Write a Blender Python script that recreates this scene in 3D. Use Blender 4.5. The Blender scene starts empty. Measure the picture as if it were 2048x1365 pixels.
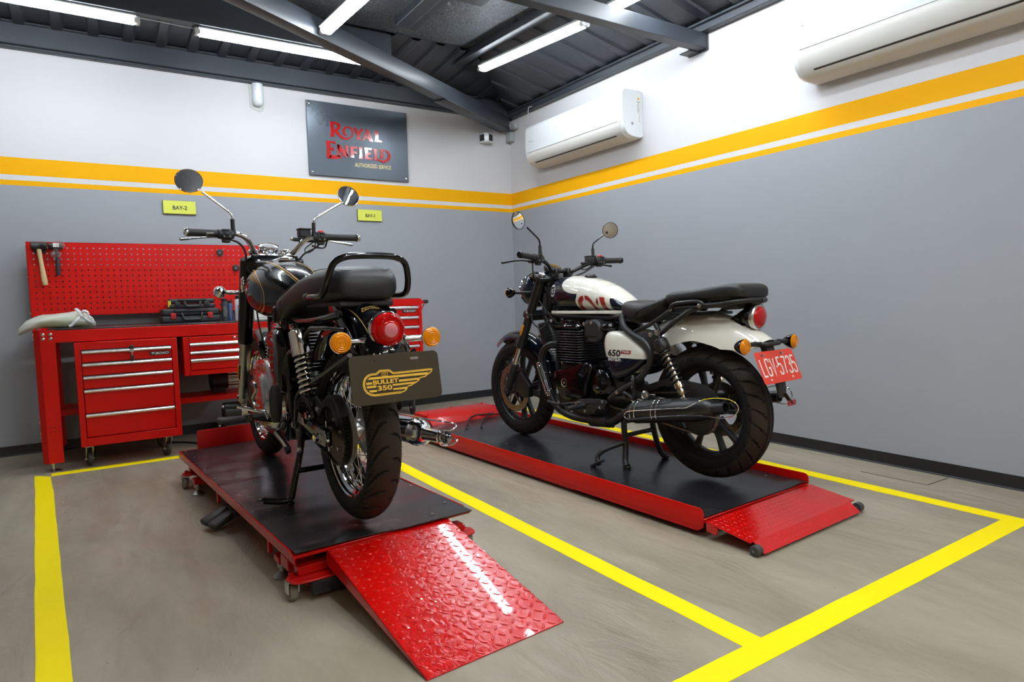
import bpy, bmesh, math, random
from mathutils import Vector, Matrix, Quaternion
from mathutils.bvhtree import BVHTree
random.seed(7)
PI = math.pi
S = bpy.context.scene
COL = S.collection

# ------------------------------------------------------------------ camera
F_PX, YAW, PITCH, ROLL = 1298.5516, math.radians(32.9908), math.radians(3.8983), math.radians(-1.6714)
CAM = Vector((-3.6945, -5.6184, 1.0))
_cy, _sy, _cp, _sp = math.cos(YAW), math.sin(YAW), math.cos(PITCH), math.sin(PITCH)
_f = Vector((_sy*_cp, _cy*_cp, -_sp)); _r = Vector((_cy, -_sy, 0)); _u = _r.cross(_f)
_r2 = _r*math.cos(ROLL) + _u*math.sin(ROLL); _u2 = -_r*math.sin(ROLL) + _u*math.cos(ROLL)
cd = bpy.data.cameras.new('camera'); cam = bpy.data.objects.new('camera', cd); COL.objects.link(cam)
cd.sensor_width = 36; cd.lens = F_PX/2048*36; cd.clip_start = 0.05; cd.clip_end = 60
m = Matrix((_r2, _u2, -_f)).transposed().to_4x4(); m.translation = CAM
cam.matrix_world = m
S.camera = cam

# ------------------------------------------------------------------ view, world
S.view_settings.view_transform = 'Standard'; S.view_settings.look = 'None'
S.view_settings.gamma = 1.0; S.view_settings.use_curve_mapping = False
S.view_settings.exposure = 0.0
W = bpy.data.worlds.new('world'); S.world = W; W.use_nodes = True
W.node_tree.nodes['Background'].inputs[0].default_value = (0.75, 0.8, 0.9, 1)
W.node_tree.nodes['Background'].inputs[1].default_value = 0.35
TUBE_POWER = 60.0          # emission of the fluorescent tubes
WARM_POWER = 220.0          # warm downlights of the showroom side

# ------------------------------------------------------------------ materials
MATS = {}
def mat(name, col, rough=0.5, metal=0.0, coat=0.0, bump=0.0, bscale=40.0, var=0.0, vscale=6.0, spec=None, trans=0.0, emit=None, estr=0.0, alpha=None, coat_rough=0.03, rvar=0.0, sss=0.0, ior=None, aniso=0.0):
    if name in MATS: return MATS[name]
    M = bpy.data.materials.new(name); M.use_nodes = True; MATS[name] = M
    nt = M.node_tree; b = nt.nodes['Principled BSDF']; L = nt.links
    c = (col[0], col[1], col[2], 1)
    b.inputs['Base Color'].default_value = c
    b.inputs['Roughness'].default_value = rough; b.inputs['Metallic'].default_value = metal
    b.inputs['Coat Weight'].default_value = coat; b.inputs['Coat Roughness'].default_value = coat_rough
    if spec is not None: b.inputs['Specular IOR Level'].default_value = spec
    if ior: b.inputs['IOR'].default_value = ior
    b.inputs['Transmission Weight'].default_value = trans
    if sss: b.inputs['Subsurface Weight'].default_value = sss; b.inputs['Subsurface Radius'].default_value = (.02, .02, .02)
    if emit: b.inputs['Emission Color'].default_value = (*emit, 1); b.inputs['Emission Strength'].default_value = estr
    if alpha is not None: b.inputs['Alpha'].default_value = alpha
    if bump or var or rvar:
        tc = nt.nodes.new('ShaderNodeTexCoord')
    if bump:
        n = nt.nodes.new('ShaderNodeTexNoise'); n.inputs['Scale'].default_value = bscale; n.inputs['Detail'].default_value = 3
        L.new(tc.outputs['Object'], n.inputs['Vector'])
        bp = nt.nodes.new('ShaderNodeBump'); bp.inputs['Strength'].default_value = bump; bp.inputs['Distance'].default_value = 0.002
        L.new(n.outputs['Fac'], bp.inputs['Height']); L.new(bp.outputs[0], b.inputs['Normal'])
    if var or rvar:
        n2 = nt.nodes.new('ShaderNodeTexNoise'); n2.inputs['Scale'].default_value = vscale; n2.inputs['Detail'].default_value = 5
        L.new(tc.outputs['Object'], n2.inputs['Vector'])
        if var:
            mx = nt.nodes.new('ShaderNodeMix'); mx.data_type = 'RGBA'
            k0, k1 = 1-var, 1+var
            mx.inputs['A'].default_value = (c[0]*k0, c[1]*k0, c[2]*k0, 1); mx.inputs['B'].default_value = (min(1, c[0]*k1), min(1, c[1]*k1), min(1, c[2]*k1), 1)
            L.new(n2.outputs['Fac'], mx.inputs['Factor']); L.new(mx.outputs['Result'], b.inputs['Base Color'])
        if rvar:
            mr = nt.nodes.new('ShaderNodeMapRange'); mr.inputs['From Min'].default_value = .3; mr.inputs['From Max'].default_value = .7
            mr.inputs['To Min'].default_value = max(0, rough-rvar); mr.inputs['To Max'].default_value = min(1, rough+rvar)
            L.new(n2.outputs['Fac'], mr.inputs['Value']); L.new(mr.outputs[0], b.inputs['Roughness'])
    return M
def sr(r, g, b):           # sRGB 0..255 -> linear
    f = lambda v: ((v/255+0.055)/1.055)**2.4 if v/255 > 0.04045 else v/255/12.92
    return (f(r), f(g), f(b))

GLOSS_BLACK = mat('gloss black paint', (0.002, 0.002, 0.0025), 0.2, spec=.1, coat=.75)
SATIN_BLACK = mat('satin black metal', (0.008, 0.008, 0.009), 0.4, bump=.05, bscale=200)
MATT_BLACK = mat('matt black plastic', (0.014, 0.014, 0.015), 0.55, bump=.08, bscale=300)
RUBBER = mat('tyre rubber', (0.008, 0.008, 0.008), 0.6, bump=.12, bscale=120, var=.2, vscale=5, spec=.25)
RUBBER_BROWN = mat('dusty tread rubber', (0.026, 0.019, 0.014), 0.7, bump=.15, bscale=120, var=.35, vscale=7, spec=.25)
CHROME = mat('chrome', (0.82, 0.82, 0.84), 0.06, 1.0)
STEEL = mat('polished steel', (0.62, 0.62, 0.63), 0.22, 1.0, rvar=.08, vscale=30)
ALU = mat('cast aluminium', (0.5, 0.5, 0.48), 0.3, 1.0, bump=.06, bscale=150)
DULL_STEEL = mat('dull steel', (0.33, 0.32, 0.31), 0.42, 1.0, bump=.08, bscale=90)
LEATHER = mat('black vinyl', (0.012, 0.012, 0.0125), 0.46, bump=.25, bscale=420, spec=.45)
GOLD = mat('gold pinstripe', (0.62, 0.4, 0.13), 0.3, .3, coat=.6)
WHITE_PAINT = mat('cream white paint', sr(226, 224, 212), 0.28, coat=1.0)
NAVY = mat('dark navy paint', (0.006, 0.009, 0.018), 0.25, spec=.1, coat=.7)
DECAL_RED = mat('dark red decal', sr(150, 22, 28), 0.3, coat=.8)
DECAL_WHITE = mat('white decal', (0.8, 0.8, 0.78), 0.35, coat=.5)
DECAL_BLACK = mat('black decal', (0.01, 0.01, 0.011), 0.35, coat=.4)
MIRROR = mat('mirror glass', (0.82, 0.83, 0.85), 0.01, 1.0)
GREY_PRINT = mat('grey print', (0.25, 0.25, 0.26), .5)
RED_LENS = mat('red lens', (0.72, 0.004, 0.004), 0.08, coat=.5, spec=.3, trans=0.45, ior=1.4)
RED_CENTRE = mat('red lens centre', (0.75, 0.06, 0.05), 0.2, .4)
AMBER = mat('amber lens', (1.0, 0.36, 0.0), 0.08, coat=.5, spec=.3, trans=0.35, ior=1.4)
AMBER_GLOW = mat('amber reflector', (1.0, 0.62, 0.12), 0.25, .3)
RED_GLOSS = mat('red enamel', sr(182, 12, 8), 0.28, coat=.22, spec=.3, coat_rough=.06, bump=.05, bscale=60, var=.06)
RED_CAB = mat('red powder coat', sr(202, 13, 6), 0.32, spec=.28, bump=.06, bscale=260)
MAT_RUB = mat('black rubber mat', (0.015, 0.015, 0.017), 0.27, rvar=.05, vscale=2.0, bump=.06, bscale=5, spec=.6)

# ------------------------------------------------------------------ mesh builder
def cr_path(pts, k=6, closed=False):
    P = [Vector(p) for p in pts]; n = len(P); out = []
    if n < 3: return P
    rng = range(n) if closed else range(n-1)
    for i in rng:
        p0 = P[(i-1) % n] if (closed or i > 0) else P[0]*2-P[1]
        p1 = P[i]; p2 = P[(i+1) % n]
        p3 = P[(i+2) % n] if (closed or i+2 < n) else P[n-1]*2-P[n-2]
        for j in range(k):
            t = j/k
            out.append(0.5*((2*p1)+(p2-p0)*t+(2*p0-5*p1+4*p2-p3)*t*t+(3*p1-p0-3*p2+p3)*t**3))
    if not closed: out.append(P[-1])
    return out
def round_path(pts, r=0.02, k=4, closed=False):   # polyline with filleted corners
    P = [Vector(p) for p in pts]; n = len(P); out = []
    for i in range(n):
        if not closed and (i == 0 or i == n-1): out.append(P[i]); continue
        a, b, c = P[i-1], P[i], P[(i+1) % n]
        d1 = (a-b); d2 = (c-b); q = min(r, d1.length*.48, d2.length*.48)
        s = b+d1.normalized()*q; e = b+d2.normalized()*q
        for j in range(k+1):
            t = j/k; out.append(s*(1-t)**2+b*2*t*(1-t)+e*t*t)
    return out
def interp(tab, x):
    if x <= tab[0][0]: return tab[0][1:]
    for a, b in zip(tab, tab[1:]):
        if x <= b[0]:
            t = (x-a[0])/(b[0]-a[0]) if b[0] > a[0] else 0
            return tuple(u+(w-u)*t for u, w in zip(a[1:], b[1:]))
    return tab[-1][1:]

class MB:
    def __init__(s, m): s.v = []; s.f = []; s.mi = []; s.mats = [m]; s.cur = 0
    def use(s, m):
        if m not in s.mats: s.mats.append(m)
        s.cur = s.mats.index(m); return s
    def add(s, V, F, T=None):
        o = len(s.v)
        s.v += [tuple(T @ Vector(v)) if T else tuple(v) for v in V]
        s.f += [tuple(i+o for i in f) for f in F]; s.mi += [s.cur]*len(F); return s
    def bm(s, b, T=None):
        b.verts.ensure_lookup_table(); b.verts.index_update()
        s.add([v.co.copy() for v in b.verts], [[v.index for v in f.verts] for f in b.faces], T); b.free(); return s
    def box(s, c, size, bev=0.0, rot=None, seg=2):
        b = bmesh.new(); bmesh.ops.create_cube(b, size=1.0)
        for v in b.verts: v.co = Vector((v.co.x*size[0], v.co.y*size[1], v.co.z*size[2]))
        if bev > 0: bmesh.ops.bevel(b, geom=b.edges[:], offset=min(bev, min(size)*.45), segments=seg, affect='EDGES', profile=.5)
        T = Matrix.Translation(c)
        if rot is not None: T = T @ (rot if isinstance(rot, Matrix) else Matrix.Rotation(rot[0], 4, rot[1]))
        return s.bm(b, T)
    def b2(s, lo, hi, bev=0.0, seg=1):
        c = [(a+b)/2 for a, b in zip(lo, hi)]; z = [abs(b-a) for a, b in zip(lo, hi)]
        return s.box(c, z, bev, None, seg)
    def bar(s, p0, p1, w, h, bev=0.002, up=(0, 0, 1)):
        p0 = Vector(p0); p1 = Vector(p1); d = (p1-p0); x = d.normalized(); u = Vector(up)
        y = u.cross(x)
        if y.length < 1e-4: y = Vector((0, 1, 0)).cross(x)
        y.normalize(); z = x.cross(y)
        return s.box((p0+p1)/2, (d.length, w, h), bev, Matrix((x, y, z)).transposed().to_4x4())
    def tube(s, pts, r, n=10, closed=False, caps=True, squash=1.0):
        P = [Vector(p) for p in pts]; N = len(P); rad = r if isinstance(r, (list, tuple)) else [r]*N
        T = []
        for i in range(N):
            a = P[i-1] if (i > 0 or closed) else P[i]; b = P[(i+1) % N] if (i < N-1 or closed) else P[i]
            T.append((b-a).normalized())
        ref = Vector((0, 0, 1)) if abs(T[0].z) < .9 else Vector((1, 0, 0))
        nn = (ref-T[0]*ref.dot(T[0])).normalized(); V = []; F = []
        for i in range(N):
            nn = (nn-T[i]*nn.dot(T[i])).normalized(); bb = T[i].cross(nn)
            for j in range(n):
                a = 2*PI*j/n; V.append(P[i]+nn*math.cos(a)*rad[i]+bb*math.sin(a)*rad[i]*squash)
        M_ = N if closed else N-1
        for i in range(M_):
            for j in range(n):
                a = i*n+j; b = i*n+(j+1) % n; c = ((i+1) % N)*n+(j+1) % n; d = ((i+1) % N)*n+j
                F.append((a, b, c, d))
        if caps and not closed: F.append(tuple(range(n-1, -1, -1))); F.append(tuple((N-1)*n+j for j in range(n)))
        return s.add(V, F)
    def cyl(s, p0, p1, r0, r1=None, n=20, caps=True): return s.tube([p0, p1], [r0, r0 if r1 is None else r1], n, False, caps)
    def lathe(s, prof, org, axis, n=32, close=False):   # prof: (radius, height)
        z = Vector(axis).normalized(); x = Vector((1, 0, 0)) if abs(z.x) < .9 else Vector((0, 0, 1))
        x = (x-z*x.dot(z)).normalized(); y = z.cross(x); O = Vector(org); V = []; F = []
        m_ = len(prof)
        for r, h in prof:
            for j in range(n):
                a = 2*PI*j/n; V.append(O+z*h+(x*math.cos(a)+y*math.sin(a))*max(r, 1e-5))
        for i in range(m_ if close else m_-1):
            for j in range(n):
                i2 = (i+1) % m_; F.append((i*n+j, i*n+(j+1) % n, i2*n+(j+1) % n, i2*n+j))
        return s.add(V, F)
    def ball(s, c, r, n=16, T=None):
        r = r if isinstance(r, (tuple, list)) else (r, r, r); b = bmesh.new()
        bmesh.ops.create_uvsphere(b, u_segments=n, v_segments=max(6, n//2), radius=1.0)
        M_ = Matrix.Translation(c) @ (T or Matrix()) @ Matrix.Diagonal((*r, 1))
        return s.bm(b, M_)
    def prism(s, poly, y0, y1, bev=0.0, plane='xz', seg=2, T=None):
        """poly in a plane, extruded along the third axis between y0 and y1, with bevelled rims"""
        b = bmesh.new()
        mp = {'xz': lambda p, h: (p[0], h, p[1]), 'xy': lambda p, h: (p[0], p[1], h), 'yz': lambda p, h: (h, p[0], p[1])}[plane]
        vs = [b.verts.new(mp(p, y0)) for p in poly]; f = b.faces.new(vs)
        r = bmesh.ops.extrude_face_region(b, geom=[f]); nv = [e for e in r['geom'] if isinstance(e, bmesh.types.BMVert)]
        d = Vector(mp((0, 0), y1))-Vector(mp((0, 0), y0))
        for v in nv: v.co += d
        if bev > 0:
            side = set()
            ax = {'xz': 1, 'xy': 2, 'yz': 0}[plane]
            ed = [e for e in b.edges if abs(e.verts[0].co[ax]-e.verts[1].co[ax]) < 1e-6]
            bmesh.ops.bevel(b, geom=ed, offset=bev, segments=seg, affect='EDGES', profile=.5)
        bmesh.ops.recalc_face_normals(b, faces=b.faces[:])
        return s.bm(b, T)
    def loft(s, rings, caps=True, closed_u=True):
        n = len(rings[0]); V = [p for r in rings for p in r]; F = []
        for i in range(len(rings)-1):
            for j in range(n if closed_u else n-1):
                F.append((i*n+j, i*n+(j+1) % n, (i+1)*n+(j+1) % n, (i+1)*n+j))
        if caps: F.append(tuple(range(n-1, -1, -1))); F.append(tuple((len(rings)-1)*n+j for j in range(n)))
        return s.add(V, F)
    def spring(s, p0, p1, R, r, turns, n=8, k=16):
        p0 = Vector(p0); p1 = Vector(p1); z = (p1-p0).normalized(); x = Vector((1, 0, 0)); x = (x-z*x.dot(z)).normalized(); y = z.cross(x)
        N = int(turns*k); pts = [p0+(p1-p0)*(i/N)+(x*math.cos(2*PI*i/k)+y*math.sin(2*PI*i/k))*R for i in range(N+1)]
        return s.tube(pts, r, n)
    def bolt(s, p, axis, r=.008, h=.006):
        p = Vector(p); a = Vector(axis).normalized(); s.lathe([(0, 0), (r*1.25, 0), (r*1.25, h*.25)], p, a, 12)
        return s.lathe([(r, h*.2), (r, h*.85), (r*.8, h), (0, h)], p, a, 6)
    def split(s, co, no, M_):
        """cut along a plane and give everything on its upper side another material"""
        b = bmesh.new(); vs = [b.verts.new(v) for v in s.v]
        for f, k in zip(s.f, s.mi):
            try: g = b.faces.new([vs[i] for i in f]); g.material_index = k
            except ValueError: pass
        bmesh.ops.bisect_plane(b, geom=b.verts[:]+b.edges[:]+b.faces[:], plane_co=co, plane_no=no)
        keep = s.cur; s.use(M_); k2 = s.cur; s.cur = keep; n_ = Vector(no); c_ = Vector(co); b.verts.index_update()
        s.v = [tuple(v.co) for v in b.verts]; s.f = []; s.mi = []
        for f in b.faces: s.f.append(tuple(v.index for v in f.verts)); s.mi.append(k2 if (f.calc_center_median()-c_).dot(n_) > 0 else f.material_index)
        b.free(); return s
    def merge(s, o):
        keep = s.cur
        base = len(s.v); s.v += o.v; s.f += [tuple(i+base for i in f) for f in o.f]
        for k in o.mi:
            s.use(o.mats[k]); s.mi.append(s.cur)
        s.cur = keep; return s

def obj(name, mb, parent=None, loc=None, label=None, sharp=38, kind=None, recalc=True):
    me = bpy.data.meshes.new(name); me.from_pydata([tuple(v) for v in mb.v], [], mb.f)
    for M_ in mb.mats: me.materials.append(M_)
    me.polygons.foreach_set('material_index', mb.mi)
    if recalc:
        b = bmesh.new(); b.from_mesh(me); bmesh.ops.recalc_face_normals(b, faces=b.faces[:]); b.to_mesh(me); b.free()
    me.polygons.foreach_set('use_smooth', [True]*len(me.polygons)); me.update()
    me.set_sharp_from_angle(angle=math.radians(sharp))
    o = bpy.data.objects.new(name, me); COL.objects.link(o)
    if parent: o.parent = parent
    if loc: o.location = loc
    if label: o['label'] = label
    if kind: o['kind'] = kind
    return o
def tag(o, label, cat, group=None):
    o['label'] = label; o['category'] = cat
    if group: o['group'] = group
    return o
def thing(name, label, cat, loc=(0, 0, 0), rz=0.0, group=None):
    o = bpy.data.objects.new(name, None); COL.objects.link(o); o.empty_display_size = .1
    o.location = loc; o.rotation_euler = (0, 0, rz); return tag(o, label, cat, group)
def struct(name, mb, sharp=38):
    return obj(name, mb, sharp=sharp, kind='structure')

# ---- lettering: built-in font turned into flat polygons, then cut fine so it can follow a surface
def text_polys(txt, w, h, bold=0.0, shear=0.0, spacing=1.0):
    """2D mesh (verts, faces) fitted to a w x h box centred at the origin"""
    c = bpy.data.curves.new('t', 'FONT'); c.body = txt; c.resolution_u = 3; c.offset = bold; c.shear = shear; c.space_character = spacing
    c.space_line = 0.85; c.align_x = 'LEFT'
    o = bpy.data.objects.new('t', c); COL.objects.link(o); bpy.context.view_layer.update()
    me = bpy.data.meshes.new_from_object(o.evaluated_get(bpy.context.evaluated_depsgraph_get()))
    V = [v.co.copy() for v in me.vertices]; F = [tuple(p.vertices) for p in me.polygons]
    bpy.data.objects.remove(o); bpy.data.curves.remove(c); bpy.data.meshes.remove(me)
    x0 = min(v.x for v in V); x1 = max(v.x for v in V); y0 = min(v.y for v in V); y1 = max(v.y for v in V)
    sx = w/(x1-x0) if w else h/(y1-y0); sy = h/(y1-y0)
    return [((v.x-(x0+x1)/2)*sx, (v.y-(y0+y1)/2)*sy) for v in V], F
def ribbon(pts, w, closed=False):
    P = [Vector((p[0], p[1])) for p in pts]; n = len(P); L = []; R_ = []
    for i in range(n):
        a = P[i-1] if (i > 0 or closed) else P[i]; b = P[(i+1) % n] if (i < n-1 or closed) else P[i]
        d1 = (P[i]-a); d2 = (b-P[i])
        t = (d1.normalized() if d1.length > 1e-9 else d2.normalized())+(d2.normalized() if d2.length > 1e-9 else d1.normalized())
        t.normalize(); nn = Vector((-t.y, t.x)); q = d2 if d2.length > 1e-9 else d1
        c_ = max(.5, abs(nn.dot(Vector((-q.y, q.x)).normalized()))); ww = w[i] if isinstance(w, list) else w
        L.append(P[i]+nn*ww/2/c_); R_.append(P[i]-nn*ww/2/c_)
    V = [tuple(p) for p in L+R_]; F = []
    for i in range(n if closed else n-1):
        j = (i+1) % n; F.append((i, j, n+j, n+i))
    return V, F
def arc2(c, r, a0, a1, n=12, ry=None):
    ry = r if ry is None else ry
    return [(c[0]+r*math.cos(math.radians(a0+(a1-a0)*i/n)), c[1]+ry*math.sin(math.radians(a0+(a1-a0)*i/n))) for i in range(n+1)]
def flat(mb, VF, place, M_=None):
    """put a 2D mesh on a plane: place(u, v) -> 3D"""
    if M_: mb.use(M_)
    mb.add([place(*v) for v in VF[0]], VF[1]); return mb
def wrap(mb, VF, M_, target, place, ndir, off=0.0006, cut=0.012, maxd=.2):
    """project a flat decal on the surface of target (an MB) along -ndir"""
    b = bmesh.new(); vs = [b.verts.new((v[0], v[1], 0)) for v in VF[0]]
    for f in VF[1]:
        try: b.faces.new([vs[i] for i in f])
        except ValueError: pass
    bmesh.ops.remove_doubles(b, verts=b.verts[:], dist=1e-5); bmesh.ops.triangulate(b, faces=b.faces[:])
    xs = [v.co.x for v in b.verts]; ys = [v.co.y for v in b.verts]
    for ax, (lo, hi) in ((0, (min(xs), max(xs))), (1, (min(ys), max(ys)))):
        k = lo+cut
        while k < hi:
            co = [0, 0, 0]; co[ax] = k; no = [0, 0, 0]; no[ax] = 1
            bmesh.ops.bisect_plane(b, geom=b.verts[:]+b.edges[:]+b.faces[:], plane_co=co, plane_no=no); k += cut
    bvh = BVHTree.FromPolygons([Vector(v) for v in target.v], [list(f) for f in target.f])
    nd = Vector(ndir).normalized(); b.verts.index_update(); V = []; bad = set()
    for v in b.verts:
        p = Vector(place(v.co.x, v.co.y)); hit, no, _, _ = bvh.ray_cast(p+nd*maxd, -nd, maxd*2)
        if hit is None: bad.add(v.index); V.append(p)
        else: V.append(hit+(no if no.dot(nd) > 0 else -no)*off)
    F = [[v.index for v in f.verts] for f in b.faces if not any(v.index in bad for v in f.verts)]; b.free()
    keep = mb.cur; mb.use(M_); mb.add(V, F); mb.cur = keep; return mb
# ================================================================== THE ROOM
XL, YF, ZC = -7.2, -9.2, 3.35
def node_chain(M):
    nt = M.node_tree; return nt, nt.nodes, nt.links, nt.nodes['Principled BSDF']
def wall_mat():
    M = mat('striped wall paint', (0.8, 0.8, 0.8), 0.6, spec=.15); nt, N, L, b = node_chain(M)
    tc = N.new('ShaderNodeTexCoord'); sp = N.new('ShaderNodeSeparateXYZ'); L.new(tc.outputs['Object'], sp.inputs[0])
    wob = N.new('ShaderNodeTexNoise'); wob.inputs['Scale'].default_value = 2.2; L.new(tc.outputs['Object'], wob.inputs['Vector'])
    wm = N.new('ShaderNodeMath'); wm.operation = 'MULTIPLY_ADD'; wm.inputs[1].default_value = .004; L.new(wob.outputs['Fac'], wm.inputs[0]); L.new(sp.outputs['Z'], wm.inputs[2])
    n = N.new('ShaderNodeTexNoise'); n.inputs['Scale'].default_value = 1.6; n.inputs['Detail'].default_value = 6; L.new(tc.outputs['Object'], n.inputs['Vector'])
    g = N.new('ShaderNodeMix'); g.data_type = 'RGBA'; L.new(n.outputs['Fac'], g.inputs['Factor'])
    g.inputs['A'].default_value = (*sr(153, 157, 163), 1); g.inputs['B'].default_value = (*sr(160, 164, 170), 1)
    prev = g.outputs['Result']
    WH = (*sr(211, 210, 212), 1); YE = (*sr(238, 172, 0), 1)
    for z, c in ((1.8627, YE), (1.8977, WH), (1.9333, YE), (2.0516, WH)):
        k = N.new('ShaderNodeMath'); k.operation = 'GREATER_THAN'; k.inputs[1].default_value = z; L.new(wm.outputs[0], k.inputs[0])
        x = N.new('ShaderNodeMix'); x.data_type = 'RGBA'; L.new(k.outputs[0], x.inputs['Factor']); L.new(prev, x.inputs['A']); x.inputs['B'].default_value = c
        prev = x.outputs['Result']
    L.new(prev, b.inputs['Base Color'])
    n2 = N.new('ShaderNodeTexNoise'); n2.inputs['Scale'].default_value = 160; n2.inputs['Detail'].default_value = 2; L.new(tc.outputs['Object'], n2.inputs['Vector'])
    n3 = N.new('ShaderNodeTexNoise'); n3.inputs['Scale'].default_value = 3; L.new(tc.outputs['Object'], n3.inputs['Vector'])
    ad = N.new('ShaderNodeMath'); ad.operation = 'MULTIPLY_ADD'; ad.inputs[1].default_value = .12; L.new(n2.outputs['Fac'], ad.inputs[0]); L.new(n3.outputs['Fac'], ad.inputs[2])
    bp = N.new('ShaderNodeBump'); bp.inputs['Strength'].default_value = .25; bp.inputs['Distance'].default_value = .004; L.new(ad.outputs[0], bp.inputs['Height']); L.new(bp.outputs[0], b.inputs['Normal'])
    return M
def floor_mat():
    M = mat('trowelled grey floor coating', (0.3, 0.3, 0.27), 0.4); nt, N, L, b = node_chain(M)
    tc = N.new('ShaderNodeTexCoord')
    mp = N.new('ShaderNodeMapping'); mp.inputs['Scale'].default_value = (1.0, .35, 1); mp.inputs['Rotation'].default_value = (0, 0, .6); L.new(tc.outputs['Object'], mp.inputs[0])
    n = N.new('ShaderNodeTexNoise'); n.inputs['Scale'].default_value = 2.4; n.inputs['Detail'].default_value = 10; n.inputs['Roughness'].default_value = .62; L.new(mp.outputs[0], n.inputs['Vector'])
    cr = N.new('ShaderNodeValToRGB'); cr.color_ramp.elements[0].position = .3; cr.color_ramp.elements[1].position = .72
    cr.color_ramp.elements[0].color = (*sr(128, 119, 101), 1); cr.color_ramp.elements[1].color = (*sr(168, 160, 141), 1)
    L.new(n.outputs['Fac'], cr.inputs['Fac'])
    v = N.new('ShaderNodeTexVoronoi'); v.inputs['Scale'].default_value = 9; L.new(tc.outputs['Object'], v.inputs['Vector'])
    lt = N.new('ShaderNodeMath'); lt.operation = 'LESS_THAN'; lt.inputs[1].default_value = .028; L.new(v.outputs['Distance'], lt.inputs[0])
    mx = N.new('ShaderNodeMix'); mx.data_type = 'RGBA'; L.new(lt.outputs[0], mx.inputs['Factor']); L.new(cr.outputs['Color'], mx.inputs['A']); mx.inputs['B'].default_value = (.1, .09, .075, 1)
    L.new(mx.outputs['Result'], b.inputs['Base Color'])
    w = N.new('ShaderNodeTexNoise'); w.inputs['Scale'].default_value = 7; w.inputs['Detail'].default_value = 6; w.inputs['Distortion'].default_value = 1.2; L.new(mp.outputs[0], w.inputs['Vector'])
    mr = N.new('ShaderNodeMapRange'); mr.inputs['From Min'].default_value = .35; mr.inputs['From Max'].default_value = .65; mr.inputs['To Min'].default_value = .3; mr.inputs['To Max'].default_value = .5
    L.new(w.outputs['Fac'], mr.inputs['Value']); L.new(mr.outputs[0], b.inputs['Roughness'])
    bp = N.new('ShaderNodeBump'); bp.inputs['Strength'].default_value = .8; bp.inputs['Distance'].default_value = .009; L.new(w.outputs['Fac'], bp.inputs['Height'])
    bp2 = N.new('ShaderNodeBump'); bp2.inputs['Strength'].default_value = .12; bp2.inputs['Distance'].default_value = .002
    n5 = N.new('ShaderNodeTexNoise'); n5.inputs['Scale'].default_value = 90; L.new(tc.outputs['Object'], n5.inputs['Vector']); L.new(n5.outputs['Fac'], bp2.inputs['Height']); L.new(bp.outputs[0], bp2.inputs['Normal'])
    L.new(bp2.outputs[0], b.inputs['Normal'])
    return M
V3_ = lambda *a: Vector(a)
WALL = wall_mat(); FLOOR = floor_mat()
BEAM = mat('charcoal painted steel', sr(53, 58, 65), 0.42, bump=.15, bscale=18, var=.12, vscale=4)
PANEL = mat('dark profiled roof sheet', sr(38, 41, 47), 0.36, bump=.1, bscale=12, var=.15, vscale=3)
BOARD = mat('coarse strand board painted dark', sr(112, 118, 126), 0.28)
def board_nodes():
    nt, N, L, b = node_chain(BOARD)
    tc = N.new('ShaderNodeTexCoord')
    v = N.new('ShaderNodeTexNoise'); v.inputs['Scale'].default_value = 22; v.inputs['Detail'].default_value = 4; v.inputs['Distortion'].default_value = 9; L.new(tc.outputs['Object'], v.inputs['Vector'])
    cr = N.new('ShaderNodeValToRGB'); cr.color_ramp.elements[0].position = .44; cr.color_ramp.elements[1].position = .60; cr.color_ramp.elements[0].color = (.022, .025, .03, 1); cr.color_ramp.elements[1].color = (.24, .26, .29, 1); L.new(v.outputs['Fac'], cr.inputs['Fac']); L.new(cr.outputs['Color'], b.inputs['Base Color'])
    bp = N.new('ShaderNodeBump'); bp.inputs['Strength'].default_value = 1.0; bp.inputs['Distance'].default_value = .03; L.new(v.outputs['Fac'], bp.inputs['Height']); L.new(bp.outputs[0], b.inputs['Normal'])
board_nodes()
TAPE = mat('yellow floor paint', sr(255, 230, 0), 0.6, spec=.15, bump=.2, bscale=9, var=.03)
BASEB = mat('black vinyl skirting', (0.012, 0.013, 0.015), 0.38)
BEIGE = mat('beige showroom wall', sr(176, 164, 148), .7, var=.05, vscale=2)

fl = MB(FLOOR); fl.b2((XL, YF, -.1), (0.3, 0.3, 0)); struct('floor', fl)
w = MB(WALL); w.b2((XL, 0, 0), (0.2, 0.2, ZC)); struct('wall_back', w)
w = MB(WALL); w.b2((0, YF, 0), (0.2, 0, ZC)); struct('wall_right', w)
w = MB(BEIGE); w.b2((XL-.2, YF, 0), (XL, 0.2, ZC)); struct('wall_left', w)
w = MB(BEIGE); w.b2((XL-.2, YF-.2, 0), (.2, YF, ZC)); struct('wall_front', w)
def skirting(name, p0, p1, inward):
    m_ = MB(BASEB); d = (Vector(p1)-Vector(p0)); i = Vector(inward)
    prof = [(0, .068), (.003, .07), (.004, .02), (.006, .008), (.013, .003), (.014, 0), (0, 0)]
    m_.loft([[Vector(p)+i*a+Vector((0, 0, z)) for a, z in prof] for p in (p0, p1)]); struct(name, m_, 30)
skirting('baseboard_back', (XL, 0, 0), (0, 0, 0), (0, -1, 0))
skirting('baseboard_right', (0, 0, 0), (0, YF, 0), (-1, 0, 0))

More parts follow.
